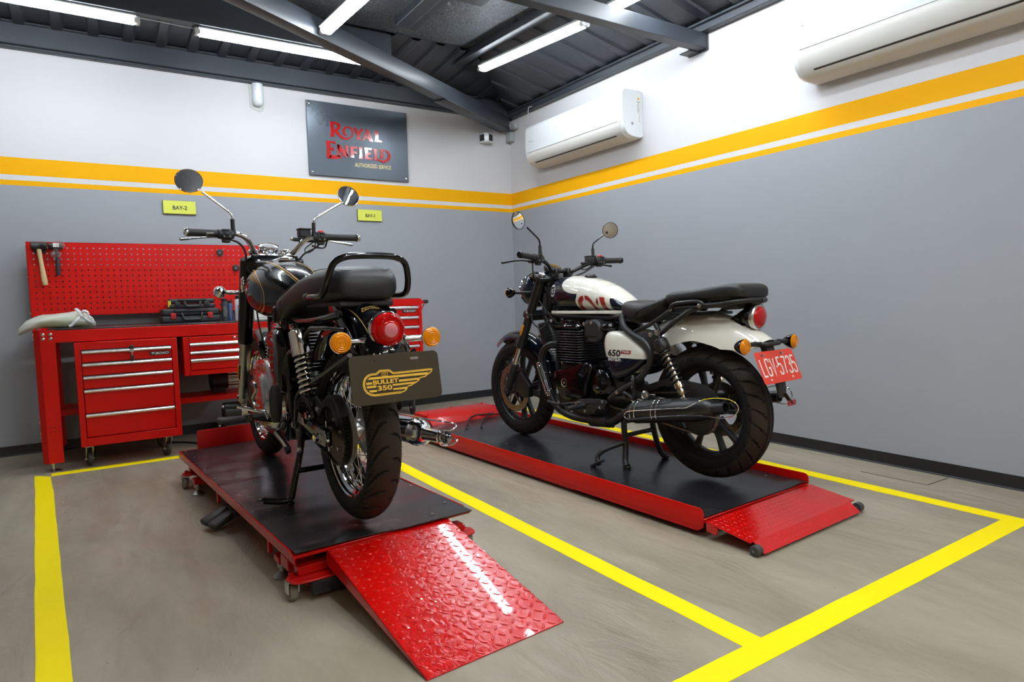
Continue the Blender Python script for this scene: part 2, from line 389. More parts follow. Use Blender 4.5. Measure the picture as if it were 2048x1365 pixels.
# painted bay lines: each line its own strip with a slightly uneven hand-taped edge
def stripe(n, poly):
    P = [Vector((p[0], p[1])) for p in poly]; out = []
    for i, a in enumerate(P):
        b_ = P[(i+1) % len(P)]; d = b_-a; k = max(1, int(d.length/.12)); nn = Vector((-d.y, d.x)).normalized()
        for j in range(k):
            q = a+d*(j/k)+(nn*random.uniform(-.0016, .0016) if j else Vector((0, 0))); out.append((q.x, q.y))
    m_ = MB(TAPE); m_.prism(out, 0, .0012, plane='xy'); struct('trim_%d' % n, m_)
stripe(1, [(-4.03, -.783), (-3.998, -1.3), (-3.902, -3.048), (-3.877, -3.487), (-3.74, -5.9), (-3.655, -5.9), (-3.791, -3.55), (-3.816, -3.111), (-3.912, -1.368), (-3.947, -.864)])
stripe(2, [(-3.945, -.778), (-3.945, -.862), (-.5264, -.858), (-.5264, -.7745)])
stripe(3, [(-2.2135, -.86), (-2.133, -.86), (-2.133, -4.4817), (-2.2135, -4.4817)])
stripe(4, [(-.5264, -.7745), (-.4427, -.7745), (-.4427, -4.5667), (-.5264, -4.4817)])
stripe(5, [(-3.73, -4.4817), (-2.2135, -4.4818), (-2.133, -4.4818), (-.5264, -4.4818), (-.4427, -4.5667), (-3.73, -4.5667)])
m_ = MB(mat('floor hatch seam', (0.03, 0.028, 0.024), .8))
for a, b_ in (((-.246, -3.737), (-.237, -4.066)), ((-.237, -4.066), (-.032, -4.071))):
    m_.bar((*a, .0006), (*b_, .0006), .005, .0012, 0)
struct('trim_6', m_)

# roof: profiled sheets rising from both walls, hipped at the corner
def zl(y): return 2.935+.085*abs(y)
def zr(x): return 2.835+.21*abs(x)
def rib_profile(a, b_, pitch, w_, dp=.02):
    out = []; q = a
    while q > b_:
        out += [(q, 0), (q-pitch+w_*1.6, 0), (q-pitch+w_*1.2, dp), (q-pitch+w_*.2, dp)]; q -= pitch
    return out
m_ = MB(PANEL); V = []; F = []
for x, d in rib_profile(-.02, -7.2, .21, .055):
    e = min(2.4 if x < -2.75 else .93, max(.04, abs(x))); V += [(x, 0, zl(0)-d), (x, -e, zl(e)-d)]
for i in range(len(V)//2-1): F.append((2*i, 2*i+1, 2*i+3, 2*i+2))
m_.add(V, F)
V = []; F = []
for y, d in rib_profile(-.02, -9.2, .26, .06, .013):
    e = min(.95, max(.04, abs(y))); V += [(0, y, zr(0)-d), (-e, y, zr(e)-d)]
for i in range(len(V)//2-1): F.append((2*i, 2*i+1, 2*i+3, 2*i+2))
m_.add(V, F)
m_.b2((XL, YF, 3.28), (0, 0, 3.33)); m_.use(BOARD)
m_.b2((XL, YF, 3.13), (-.9, -1.0, 3.16)); m_.b2((-2.75, -1.9, 3.025), (-.86, -.9, 3.035)); m_.b2((-7, YF, 3.045), (-.86, -1.75, 3.055))
struct('ceiling', m_, 20)
n_trim = [7]
def beam(*args, **kw):
    m_ = MB(BEAM)
    for a in args: m_.b2(*a, .004)
    if kw.get('bars'):
        for p0, p1, w_, h in kw['bars']: m_.bar(p0, p1, w_, h, .004)
    o = struct('trim_%d' % n_trim[0], m_); n_trim[0] += 1; return o
beam(((XL, -.075, 2.79), (0, 0, 2.935)), ((XL, -.05, 2.772), (0, 0, 2.79)), ((XL, -.1, 2.925), (0, 0, 2.938)))
beam(((-.06, YF, 2.775), (0, -.08, 2.83)), ((-.085, YF, 2.822), (0, -.08, 2.838)))
beam(((XL, -.93, 2.815), (-1.66, -.87, 3.0)))
beam(bars=[((-.955, -.66, 2.995), (-.82, -2.44, 2.995), .085, .06), ((-.82, -2.52, 2.995), (-.82, YF, 2.995), .085, .06)])
beam(((-1.72, YF, 2.97), (-1.62, -1.15, 3.045)), ((-1.62, YF, 2.97), (-1.56, -1.15, 2.985)))
beam(((-2.1, -2.0, 2.955), (-1.35, -1.75, 2.97)))
beam(((XL, -2.52, 2.672), (-.012, -2.44, 2.775)), ((-.012, -2.53, 2.66), (0, -2.35, 2.79)), ((-.1, -2.45, 2.664), (-.0, -2.35, 2.672)))
d = Vector((-.86, -.51, 0)).normalized(); o0 = Vector((-.09, -.055, 0))
beam(bars=[(o0+Vector((0, 0, 2.725)), o0+d*4.2+Vector((0, 0, 2.725)), .1, .125), (o0+Vector((0, 0, 2.655)), o0+d*1.2+Vector((0, 0, 2.655)), .13, .012)])
# hidden-edge caulk at the top of the back wall and the stub where the ring beam meets it
PIPE = mat('white enamelled pipe', sr(222, 228, 232), .25, coat=.3)
PLASTER = mat('rough white plaster', sr(205, 210, 206), .8, bump=.8, bscale=60)

# ================================================================== FIXTURES
TUBE = mat('lit fluorescent tube', (1, 1, 1), .4, emit=(.87, .94, 1.0), estr=TUBE_POWER)
LAMP_WHITE = mat('white lamp housing', sr(214, 216, 216), .4)
def lamp(p0, p1, label):
    p0 = Vector(p0); p1 = Vector(p1); L_ = (p1-p0).length; ax = (p1-p0).normalized()
    t = bpy.data.objects.new('fluorescent_lamp', None); COL.objects.link(t); t.location = p0
    tag(t, label, 'lamp', 'twin tube ceiling lamps'); a = Vector((0, 0, 0)); e = ax*L_; up = Vector((0, 0, 1)); sd = ax.cross(up).normalized()
    m_ = MB(LAMP_WHITE); m_.bar(up*.022, e+up*.022, .092, .012, .004); m_.bar(up*.036, e+up*.036, .05, .02, .004); obj('housing', m_, t)
    for k in (a, e):
        s_ = 1 if k is e else -1
        m_ = MB(LAMP_WHITE)
        for q in (-.021, .021): m_.cyl(k+sd*q+ax*s_*-.012, k+sd*q+ax*s_*.02, .0155, n=16)
        m_.box(k+up*.004+ax*s_*.008, (.02, .07, .036), .004, Matrix((ax, sd, up)).transposed().to_4x4()); obj('end_cap', m_, t)
    for q in (-.018, .018):
        m_ = MB(TUBE); m_.cyl(a+sd*q+ax*.012, e+sd*q-ax*.012, .0178, n=14); obj('tube', m_, t)
    return t
lamp((-4.55, -.86, 2.79), (-3.335, -.86, 2.785), 'twin tube lamp at the top left, its left end cut by the picture edge')
lamp((-2.985, -.86, 2.785), (-1.76, -.86, 2.785), 'twin tube lamp along the back wall, right end hidden by the diagonal beam')
lamp((-.835, -.88, 2.89), (-.735, -2.08, 2.845), 'twin tube lamp on the right roof slope, between the diagonal beam and the cross beam')
lamp((-2.345, -1.50, 2.69), (-2.29, -2.3, 2.69), 'twin tube lamp crossing under the diagonal beam, above the wall sign')
lamp((-.655, -2.25, 2.89), (-.60, -3.45, 2.88), 'twin tube lamp at the top edge, beyond the cross beam near the large air conditioner')
for p0, p1 in (((-2.3, -3.3, 2.9), (-2.3, -4.5, 2.9)), 
               ((-2.9, -5.6, 2.9), (-1.7, -5.6, 2.9)), ((-2.9, -4.0, 2.9), (-2.9, -5.2, 2.9)), ((-1.6, -6.6, 2.9), (-.4, -6.6, 2.9)), ((-3.3, -7.4, 2.9), (-2.1, -7.4, 2.9)), ((-1.5, -3.0, 2.9), (-1.5, -4.2, 2.9))):  # unseen lamps, added to fill the floor and lower walls with light
    lamp(p0, p1, 'added twin tube fill lamp on the ceiling, out of view')
WARM = mat('lit warm downlight', (1, 1, 1), .4, emit=(1.0, .8, .55), estr=WARM_POWER)
for x, y in ((-.9, -6.4), (-2.2, -7.2), (-4.2, -7.6), (-5.8, -6.6)):
    t = thing('downlight', 'round warm ceiling downlight behind the camera, outside the photograph', 'lamp', (x, y, 3.0), 0, 'warm downlights of the showroom side')
    m_ = MB(LAMP_WHITE); m_.lathe([(.09, 0), (.11, 0), (.11, .045), (.09, .045)], (0, 0, 0), (0, 0, 1), 28, True); obj('trim_ring', m_, t)
    m_ = MB(WARM); m_.cyl((0, 0, .008), (0, 0, .03), .088, n=28); obj('lens', m_, t)

# air conditioners on the right wall
AC_W = mat('white air conditioner plastic', sr(224, 228, 231), .22, coat=.35)
AC_G = mat('off white vent plastic', sr(214, 213, 208), .4)
def aircon(y0, length, zt, zb, dep, label):
    t = thing('air_conditioner', label, 'air conditioner', (-.002, y0, 0)); L_ = length; h = zt-zb
    # profile in (x, z): wall at x=0, bulging front, rounded underside
    front = [(-.02, zt), (-dep*.86, zt), (-dep*.97, zt-.015), (-dep, zt-.05), (-dep, zb+h*.42), (-dep*.985, zb+h*.34)]
    curve = [(-dep*.985, zb+h*.34), (-dep*.955, zb+h*.24), (-dep*.86, zb+h*.12), (-dep*.70, zb+h*.04), (-dep*.5, zb+.004), (-.03, zb)]
    body = front+curve[1:]+[(0, zb+.01), (0, zt-.01)]
    m_ = MB(AC_W)
    ys = [0, -.012, -.03]+[-.03-(L_-.06)*i/8 for i in range(1, 8)]+[-L_+.03, -L_+.012, -L_]; rings = []
    cx, cz = -dep*.5, (zt+zb)/2
    for i, y in enumerate(ys):
        k = {0: .955, len(ys)-1: .955, 1: .985, len(ys)-2: .985}.get(i, 1)
        rings.append([(cx+(x-cx)*k if x < -.01 else x, y, cz+(z-cz)*k) for x, z in body])
    m_.loft(rings); obj('casing', m_, t, sharp=50)
    m_ = MB(AC_G)   # louvre flap and lower front lip follow the curved underside
    cur = [(x, z) for x, z in curve]
    rings = [[(x*1.006-.002, y, z-.003) for x, z in cur]+[(x*.99, y, z+.006) for x, z in reversed(cur)] for y in (-.035, -L_+.035)]
    m_.loft(rings); obj('louvre', m_, t, sharp=50)
    m_ = MB(mat('dark vent gap', (0.02, 0.018, 0.015), .6))
    m_.bar((-dep*.80, -.11, zb+h*.082), (-dep*.80, -L_+.11, zb+h*.082), .012, .008, 0, up=(.4, 0, 1)); obj('air_slot', m_, t)
    m_ = MB(AC_W); m_.bar((-dep*.985-.004, -.05, zb+h*.335), (-dep*.985-.004, -L_+.05, zb+h*.335), .006, .006, .001); obj('panel_edge', m_, t)
    m_ = MB(GREY_PRINT)
    flat(m_, text_polys('MAXE', .05, .0095, .01), lambda u, v: (-dep-.0006, -.085-u, zb+h*.60+v))
    flat(m_, text_polys('INVERTER', .07, .007, .0), lambda u, v: (-dep-.0006, -.12-u, zb+h*.565+v)); obj('lettering', m_, t, recalc=False)
    return t
ac = aircon(-.575, 1.31, 2.562, 2.195, .215, 'white wall air conditioner near the corner, complete in view, warning label on its end')
# the end label
m_ = MB(DECAL_WHITE); e = -1.31-.0012
m_.b2((-.028, e-.0006, 2.30), (-.062, e+.01, 2.535)); m_.use(mat('warning yellow', sr(230, 175, 20), .4))
m_.prism([(-.058, 2.485), (-.032, 2.485), (-.045, 2.51)], e-.0014, e-.0005, plane='xz'); m_.use(DECAL_BLACK)
flat(m_, text_polys('!', None, .014, .02), lambda u, v: (-.045+u, e-.0018, 2.4945+v))
flat(m_, text_polys('MAXE', .028, .008, .02), lambda u, v: (-.045+u, e-.0018, 2.468+v)); m_.use(GREY_PRINT)
for k in range(9):
    m_.b2((-.058, e-.0016, 2.452-k*.0085), (-.058+random.uniform(.018, .026), e-.0006, 2.455-k*.0085))
for k in range(7): m_.b2((-.042, e-.0016, 2.368-k*.009), (-.036, e-.0006, 2.373-k*.009))
obj('rating_label', m_, ac)
m_ = MB(GREY_PRINT); m_.b2((-.12, e-.001, 2.292), (-.112, e+.002, 2.31)); m_.b2((-.109, e-.001, 2.29), (-.103, e+.002, 2.312)); obj('logo', m_, ac)
aircon(-3.315, 1.55, 2.66, 2.19, .235, 'large white wall air conditioner at the top right, cut by the picture edge')

# metal sign of the workshop
SIGN = mat('brushed grey sign plate', sr(84, 92, 101), .34, .55, bump=.12, bscale=5, rvar=.12, vscale=2.2)
SIGN_RED = mat('raised red sign letters', sr(186, 18, 22), .16, coat=.8)
SIGN_GOLD = mat('pale gold lettering', sr(226, 208, 140), .4)
t = thing('wall_sign', 'dark metal sign with raised red ROYAL ENFIELD letters above the yellow wall stripe', 'sign', (-1.6, -.012, 2.396))
m_ = MB(SIGN); m_.b2((-.456, -.008, -.312), (.456, .008, .312), .002); obj('plate', m_, t)
# outlines of the two-line word mark, as fractions of its own width and height
WORDMARK = [[(-.433,.494),(-.375,.5),(-.376,.302),(-.374,.096),(-.435,.093),(-.425,.318)],[(-.375,.5),(-.313,.494),(-.278,.439),(-.275,.377),(-.295,.301),(-.336,.256),(-.377,.257),(-.376,.302),(-.345,.317),(-.328,.365),(-.329,.419),(-.344,.446),(-.376,.446)],[(-.351,.262),(-.316,.269),(-.293,.199),(-.254,.142),(-.209,.111),(-.168,.116),(-.126,.16),(-.093,.225),(-.08,.213),(-.1,.151),(-.143,.079),(-.19,.05),(-.241,.054),(-.29,.099),(-.338,.175),(-.372,.249)],[(-.078,.41),(-.027,.393),(-.001,.295),(.031,.405),(.075,.402),(.024,.221),(.027,.084),(-.034,.084),(-.028,.22)],[(.12,.411),(.141,.41),(.133,.271),(.112,.211),(.096,.146),(.086,.081),(.058,.083)],[(.136,.409),(.165,.402),(.226,.077),(.157,.08),(.147,.145),(.147,.209),(.133,.271)],[(.112,.211),(.147,.209),(.147,.145),(.098,.146)],[(.251,.402),(.312,.4),(.309,.148),(.322,.136),(.37,.136),(.369,.08),(.25,.087),(.26,.278)],[(-.5,-.023),(-.441,-.027),(-.438,-.399),(-.435,-.47),(-.5,-.477),(-.495,-.23)],[(-.44,-.024),(-.361,-.03),(-.359,-.098),(-.371,-.096),(-.385,-.076),(-.44,-.074)],[(-.443,-.203),(-.403,-.205),(-.393,-.176),(-.385,-.178),(-.388,-.291),(-.396,-.293),(-.405,-.268),(-.443,-.265)],[(-.443,-.4),(-.308,-.387),(-.267,-.366),(-.274,-.443),(-.31,-.476),(-.401,-.5),(-.491,-.497)],[(-.343,-.098),(-.305,-.1),(-.308,-.196),(-.307,-.349),(-.299,-.433),(-.349,-.428),(-.335,-.345)],[(-.343,-.098),(-.29,-.103),(-.175,-.354),(-.177,-.427),(-.228,-.421),(-.324,-.217)],[(-.214,-.098),(-.17,-.099),(-.177,-.427),(-.208,-.359)],[(-.143,-.112),(-.032,-.106),(-.033,-.174),(-.046,-.167),(-.087,-.156),(-.09,-.244),(-.053,-.245),(-.043,-.23),(-.043,-.304),(-.055,-.296),(-.091,-.294),(-.086,-.415),(-.148,-.414),(-.137,-.274)],[(-.013,-.106),(.047,-.108),(.035,-.262),(.05,-.425),(-.011,-.426),(.003,-.268)],[(.076,-.108),(.198,-.104),(.196,-.17),(.185,-.162),(.135,-.153),(.136,-.226),(.173,-.235),(.182,-.218),(.182,-.302),(.172,-.294),(.135,-.291),(.14,-.374),(.185,-.381),(.196,-.364),(.195,-.429),(.078,-.43),(.09,-.253)],[(.221,-.11),(.283,-.111),(.275,-.351),(.29,-.376),(.28,-.443),(.222,-.43),(.234,-.284)],[(.326,-.109),(.389,-.107),(.379,-.184),(.38,-.362),(.323,-.352),(.334,-.229)],[(.386,-.108),(.43,-.109),(.478,-.157),(.5,-.247),(.49,-.353),(.449,-.435),(.399,-.477),(.345,-.466),(.297,-.437),(.27,-.426),(.277,-.379),(.309,-.386),(.362,-.411),(.412,-.394),(.45,-.322),(.454,-.236),(.428,-.166),(.385,-.155)],[(-.175,.161),(-.214,.163),(-.249,.231),(-.246,.327),(-.21,.399),(-.165,.425),(-.119,.415),(-.084,.354),(-.078,.275),(-.089,.204),(-.113,.214),(-.107,.277),(-.11,.33),(-.13,.378),(-.162,.387),(-.194,.36),(-.212,.302),(-.212,.253),(-.199,.204),(-.173,.176)]]
def royal_enfield(w_, h):
    return [([(x*w_, y*h) for x, y in g], [tuple(range(len(g)))]) for g in WORDMARK]
m_ = MB(SIGN_RED)
for V2, F2 in royal_enfield(.586, .317):
    # every letter is a raised block 6 mm thick
    b = bmesh.new(); vs = [b.verts.new((v[0], -.0145, v[1])) for v in V2]
    for f in F2:
        try: b.faces.new([vs[i] for i in f])
        except ValueError: pass
    r = bmesh.ops.extrude_face_region(b, geom=b.faces[:])
    for v in r['geom']:
        if isinstance(v, bmesh.types.BMVert): v.co.y += .0068
    m_.bm(b, Matrix.Translation((-.008, 0, -.006)))
obj('letters', m_, t, sharp=30)
m_ = MB(SIGN_GOLD); flat(m_, text_polys('AUTHORIZED SERVICE', .339, .035, .02, spacing=1.05), lambda u, v: (.1165+u, -.0088, -.196+v)); obj('small_lettering', m_, t, recalc=False)
for x in (-.43, .43):
    for z in (-.285, .285):
        m_ = MB(CHROME); m_.lathe([(0, 0), (.011, 0), (.011, .004), (.008, .008), (0, .009)], (x, -.008, z), (0, -1, 0), 16); obj('screw', m_, t)

BAY_Y = mat('lime yellow plate', sr(218, 224, 84), .45); BAY_E = mat('dark plate edge', (0.02, 0.02, 0.025), .5)
for x, s_, lab in ((-3.061, 'BAY-2', 'small lime yellow wall plate reading BAY-2, left of the left motorcycle mirror'), (-1.533, 'BAY-1', 'small lime yellow wall plate reading BAY-1, right of the left motorcycle')):
    t = thing('bay_plate', lab, 'sign', (x, -.006, 1.7575 if s_[-1] == '2' else 1.7635))
    m_ = MB(BAY_E); m_.b2((-.114, -.004, -.052), (.113, .006, .051)); m_.use(BAY_Y); m_.b2((-.111, -.0075, -.048), (.113, -.004, .05)); obj('plate', m_, t)
    m_ = MB(DECAL_BLACK); flat(m_, text_polys(s_, .1 if s_[-1] == '2' else .088, .031, .025), lambda u, v: (.003+u, -.0082, -.002+v)); obj('lettering', m_, t, recalc=False)

# corner camera, junction boxes, pipe stub and loose wires
t = thing('security_camera', 'small white two lens security camera on the back wall by the corner', 'camera', (-.29, 0, 2.565))
m_ = MB(AC_W); RC = Matrix.Rotation(-.45, 4, 'Z'); m_.prism([(-.05, .02), (.06, .02), (.068, -.045), (.02, -.1), (-.018, -.1), (-.066, -.045)], -.045, .045, .006, 'xy', 2, RC); obj('casing', m_, t)
m_ = MB(DECAL_BLACK); m_.bar(RC @ V3_(-.062, -.052, 0), RC @ V3_(-.024, -.097, 0), .005, .062, .001); obj('lens_window', m_, t)
m_ = MB(DECAL_BLACK); m_.bar(RC @ V3_(.064, -.052, 0), RC @ V3_(.026, -.097, 0), .005, .062, .001); obj('lens_window', m_, t)
m_ = MB(AC_W); m_.ball(RC @ V3_(.0, -.101, 0), .005, 8); obj('indicator_light', m_, t)
m_ = MB(AC_W); m_.tube(cr_path([(.0, -.02, .045), (.02, -.02, .06), (.05, -.015, .085), (.075, -.01, .105)], 5), .003, 6); obj('cable', m_, t)
GALV = mat('rough galvanised box', sr(176, 180, 180), .5, .2, bump=.5, bscale=50)
m_ = MB(GALV); m_.b2((-.055, -.085, 2.565), (-.005, -.012, 2.65), .004); m_.b2((-.062, -.092, 2.556), (-.002, -.006, 2.567), .002)
tag(obj('bracket_box', m_), 'pale galvanised bracket under the end of the diagonal roof beam in the corner', 'bracket')
m_ = MB(GALV); m_.b2((-.055, -.17, 2.665), (-.006, -.10, 2.715), .004)
tag(obj('junction_box', m_), 'small grey junction box at the corner above the air conditioner', 'junction box')
m_ = MB(AC_W); m_.tube(cr_path([(-.03, -.11, 2.70), (-.08, -.1, 2.71), (-.12, -.12, 2.77), (-.17, -.13, 2.79)], 5), .0035, 6)
tag(obj('loose_wire', m_), 'short white wire hanging left of the corner junction box', 'wire')
m_ = MB(AC_W); m_.tube(cr_path([(-.012, -.30, 2.63), (-.02, -.36, 2.70), (-.07, -.44, 2.785), (-.075, -.50, 2.787)], 5), .0035, 6)
tag(obj('loose_wire', m_), 'white wire rising from behind the small air conditioner', 'wire')
t = thing('pipe_stub', 'white rounded pipe end set in rough plaster at the top of the back wall', 'pipe', (-2.445, 0, 2.60))
m_ = MB(PIPE); m_.lathe([(0, -.005), (.02, -.003), (.033, .008), (.041, .03), (.042, .17)], (0, -.03, 0), (0, 0, 1), 24); obj('pipe', m_, t)
m_ = MB(PLASTER); m_.prism([(-.062, .165), (-.055, .05), (-.06, -.01), (-.02, -.03), (.02, -.04), (.05, -.02), (.055, .06), (.06, .16), (-.01, .168)], -.006, .001, .002); obj('plaster_patch', m_, t)
m_ = MB(AC_W); m_.tube([(-3.335, -.862, 2.81), (-3.2, -.862, 2.808), (-3.08, -.862, 2.805), (-2.985, -.862, 2.806)], .003, 6)
tag(obj('lamp_cable', m_), 'thin pale cable linking the two lamps along the back wall', 'cable')
# ================================================================== WORKBENCH AND TOOL STORAGE
INSIDE = mat('dark cabinet gap', (0.02, 0.004, 0.004), .7)
HANDLE = mat('satin aluminium trim', (0.75, 0.75, 0.76), .2, 1.0)
ZINC = mat('zinc plated steel', (0.6, 0.6, 0.58), .28, 1.0)
def caster(parent, x, y, h, r, rz=0.0, name='caster', red=False):
    T = Matrix.Translation((x, y, 0)) @ Matrix.Rotation(rz, 4, 'Z')
    m_ = MB(ZINC); b = MB(ZINC)
    b.cyl((0, 0, h-.012), (0, 0, h), .028, n=16)
    for s_ in (-1, 1): b.prism([(-.024, h-.012), (.024, h-.012), (.032, r*.9), (.018, r*.75)], s_*.018-.0015, s_*.018+.0015)
    b.cyl((.022, -.024, r), (.022, .024, r), .006, n=10); m_.add(b.v, b.f, T)
    o = obj(name, m_, parent)
    w_ = MB(ZINC); q = MB(MATT_BLACK)
    q.lathe([(r*.55, -.012), (r*.85, -.013), (r, -.008), (r, .008), (r*.85, .013), (r*.55, .012), (r*.4, .004), (r*.4, -.004)], (.022, 0, r), (0, 1, 0), 28, True)
    w_ = MB(mat('caster tyre', (0.03, 0.028, 0.026), .55)); w_.add(q.v, q.f, T)
    w_.use(HANDLE); q = MB(HANDLE); q.lathe([(0, -.009), (r*.5, -.009), (r*.5, .009), (0, .009)], (.022, 0, r), (0, 1, 0), 20); w_.add(q.v, q.f, T)
    obj('wheel', w_, o)
def drawer(parent, x0, x1, yf, z0, z1, lock=None):
    m_ = MB(RED_CAB); m_.b2((x0, yf+.001, z0), (x1, yf+.02, z1), .002)
    o = obj('drawer', m_, parent)
    h = MB(HANDLE); prof = [(0, .011), (-.009, .0125), (-.0135, .006), (-.0135, -.005), (-.008, -.0105), (-.006, -.004), (0, .002)]
    h.loft([[(x, yf+p[0], z1-.012+p[1]) for p in prof] for x in (x0+.001, x1-.001)]); obj('handle', h, o)
    return o
def boxo(x, y, z, w_, parent):
    m_ = MB(MATT_BLACK); m_.b2((x-w_*.55, y-.0012, z-w_*.11), (x+w_*.55, y, z+w_*.11), .0005); m_.use(DECAL_WHITE)
    flat(m_, text_polys('BOXO', w_*.74, w_*.15, .02, shear=.3), lambda u, v: (x+w_*.12+u, y-.0016, z+v))
    for k in range(4): flat(m_, ribbon([(-w_*.40+k*w_*.035, -w_*.05), (-w_*.46+k*w_*.045, w_*.03), (-w_*.36+k*w_*.03, w_*.08)], w_*.014), lambda u, v: (x+u, y-.0016, z+v))
    obj('name_badge', m_, parent, recalc=False)

wb = thing('workbench', 'long red steel workbench with black worktop and perforated tool board', 'workbench', (-3.24, -.43, 0))
wb.location = (0, 0, 0)
X0, X1, Y0, Y1 = -3.985, -2.46, -.762, -.10
m_ = MB(MAT_RUB); m_.b2((X0+.07, Y0+.012, .868), (X1, Y1, .884), .003); obj('worktop', m_, wb)
m_ = MB(RED_CAB); m_.b2((X0+.09, Y0+.006, .798), (X1-.08, Y0+.03, .874), .003); obj('front_apron', m_, wb)
m_ = MB(RED_CAB); m_.b2((X0+.004, Y0+.05, .798), (X0+.02, Y1-.02, .872), .002); m_.b2((X1-.02, Y0+.05, .798), (X1-.004, Y1-.02, .872), .002); m_.b2((X0+.02, Y1-.03, .79), (X1-.02, Y1-.012, .872), .002); obj('side_apron', m_, wb)
for lx, sx in ((X0, 1), (X1, -1)):
    for ly, sy in ((Y0, 1), (Y1, -1)):
        m_ = MB(RED_CAB)
        sec = [(0, .032), (.032, 0), (.108, 0), (.108, .003), (.034, .003), (.003, .034), (.003, .085), (0, .085)]
        m_.prism([(lx+sx*a, ly+sy*b_) for a, b_ in sec], .056, .878, 0, 'xy')
        m_.b2((lx+sx*.02, ly+sy*.02, .056), (lx+sx*.1, ly+sy*.08, .06))
        o = obj('leg', m_, wb, sharp=20)
        f_ = MB(ZINC); fx, fy = lx+sx*.05, ly+sy*.045
        f_.cyl((fx, fy, .042), (fx, fy, .056), .015, n=6); f_.cyl((fx, fy, .006), (fx, fy, .056), .008, n=12)
        f_.lathe([(0, 0), (.046, 0), (.046, .005), (.03, .009), (.012, .016), (0, .016)], (fx, fy, 0), (0, 0, 1), 28); obj('levelling_foot', f_, o)
        if sy > 0 and sx > 0:
            f_ = MB(ZINC)
            for bx in (.048, .086):
                for bz in (.852, .826): f_.lathe([(.0098, 0), (.0098, .003), (.006, .006), (0, .0065)], (lx+bx, ly-.0, bz), (0, -1, 0), 12)
            for by in (.05, .08):
                for bz in (.852, .826): f_.lathe([(.0098, 0), (.0098, .003), (.006, .006), (0, .0065)], (lx, ly+by, bz), (-1, 0, 0), 12)
            for by in (.06,):
                for bz in (.31, .24, .22): f_.lathe([(.0098, 0), (.0098, .003), (.006, .006), (0, .0065)], (lx, ly+by, bz), (-1, 0, 0), 12)
            obj('bolt', f_, o)
            f_ = MB(INSIDE)
            for bx in (.05, .072, .094):
                for bz in (.278, .252): f_.b2((lx+bx-.003, ly-.0006, bz-.0025), (lx+bx+.004, ly+.002, bz+.0025))
            obj('slot', f_, o)
m_ = MB(RED_CAB); m_.b2((X0+.02, -.47, .305), (X1-.02, -.452, .345), .002); m_.b2((X0+.02, -.455, .335), (X1-.02, Y1-.03, .343), .002)
obj('lower_shelf', m_, wb)
m_ = MB(RED_CAB)     # perforated board: real square holes
bx0, bx1, bz0, bz1, by = -4.024, -2.502, .956, 1.468, -.122; P = .03855; hx0 = -3.985; hz0 = 1.004; nx, nz = 38, 12; hs = .0046
xs = [bx0]; zs = [bz0]
for i in range(nx): xs += [hx0+i*P-hs, hx0+i*P+hs]
for i in range(nz): zs += [hz0+i*P-hs, hz0+i*P+hs]
xs.append(bx1); zs.append(bz1)
for y in (by, by+.0035):
    V = [(x, y, z) for x in xs for z in zs]; n_ = len(zs)
    m_.add(V, [(i*n_+j, i*n_+j+1, (i+1)*n_+j+1, (i+1)*n_+j) for i in range(len(xs)-1) for j in range(n_-1) if not (i % 2 == 1 and j % 2 == 1)])
m_.b2((bx0, by, bz1-.002), (bx1, by+.022, bz1)); m_.b2((bx0, by, bz0), (bx1, by+.022, bz0+.002)); m_.b2((bx0, by, bz0), (bx0+.002, by+.022, bz1)); m_.b2((bx1-.002, by, bz0), (bx1, by+.022, bz1))
pb = obj('perforated_board', m_, wb)
for x in (bx0+.012, bx1-.012):
    m_ = MB(RED_CAB); m_.b2((x-.014, by+.022, .80), (x+.014, by+.05, 1.44), .002); obj('upright', m_, wb)
m_ = MB(ZINC)
for z in (1.445, 1.23, .98): m_.lathe([(.007, 0), (.007, .003), (0, .005)], (bx0, by+.012, z), (-1, 0, 0), 10)
obj('screw', m_, pb)
# drawer unit hung under the right half of the worktop
HX0, HX1, HY = -3.177, -2.54, -.765
m_ = MB(RED_CAB); m_.b2((HX0, HY+.018, .53), (HX1, -.36, .792), .002)
m_.b2((HX0, HY, .53), (HX0+.038, HY+.02, .792), .002); m_.b2((HX1-.038, HY, .53), (HX1, HY+.02, .792), .002); m_.b2((HX0+.03, HY, .53), (HX1-.03, HY+.02, .561), .002); m_.b2((HX0+.03, HY, .752), (HX1-.03, HY+.02, .792), .002)
hu = obj('drawer_unit', m_, wb)
for z0, z1 in ((.697, .75), (.645, .693), (.565, .641)): drawer(hu, HX0+.04, HX1-.04, HY-.0, z0, z1)
m_ = MB(CHROME); m_.lathe([(.009, 0), (.009, .004), (.005, .006), (0, .006)], (-2.852, HY, .774), (0, -1, 0), 14); obj('lock', m_, hu)

def chest(name, label, x0, x1, yf, yb, z0, z1, fronts, badge, cr):
    t = thing(name, label, 'tool cabinet', (0, 0, 0)); fr = .033
    m_ = MB(RED_CAB); m_.b2((x0, yf+.02, z0), (x1, yb, z1), .003)
    m_.b2((x0, yf, z0), (x0+fr, yf+.024, z1), .003); m_.b2((x1-fr, yf, z0), (x1, yf+.024, z1), .003)
    m_.b2((x0+fr-.004, yf, z0), (x1-fr+.004, yf+.024, fronts[-1][0]-.004), .003); m_.b2((x0+fr-.004, yf, fronts[0][1]+.004), (x1-fr+.004, yf+.024, z1), .003)
    m_.use(INSIDE); m_.b2((x0+fr, yf+.016, fronts[-1][0]-.004), (x1-fr, yf+.0199, fronts[0][1]+.004)); obj('body', m_, t)
    for a, b_ in fronts: drawer(t, x0+fr+.003, x1-fr-.003, yf+.002, a, b_)
    boxo(badge[0], yf-.0005, badge[1], badge[2], t)
    for cx in (x0+.062, x1-.062):
        for cy in (yf+.075, yb-.07): caster(t, cx-.022, cy, z0, cr, random.uniform(-.5, .5)+(PI/2))
    return t
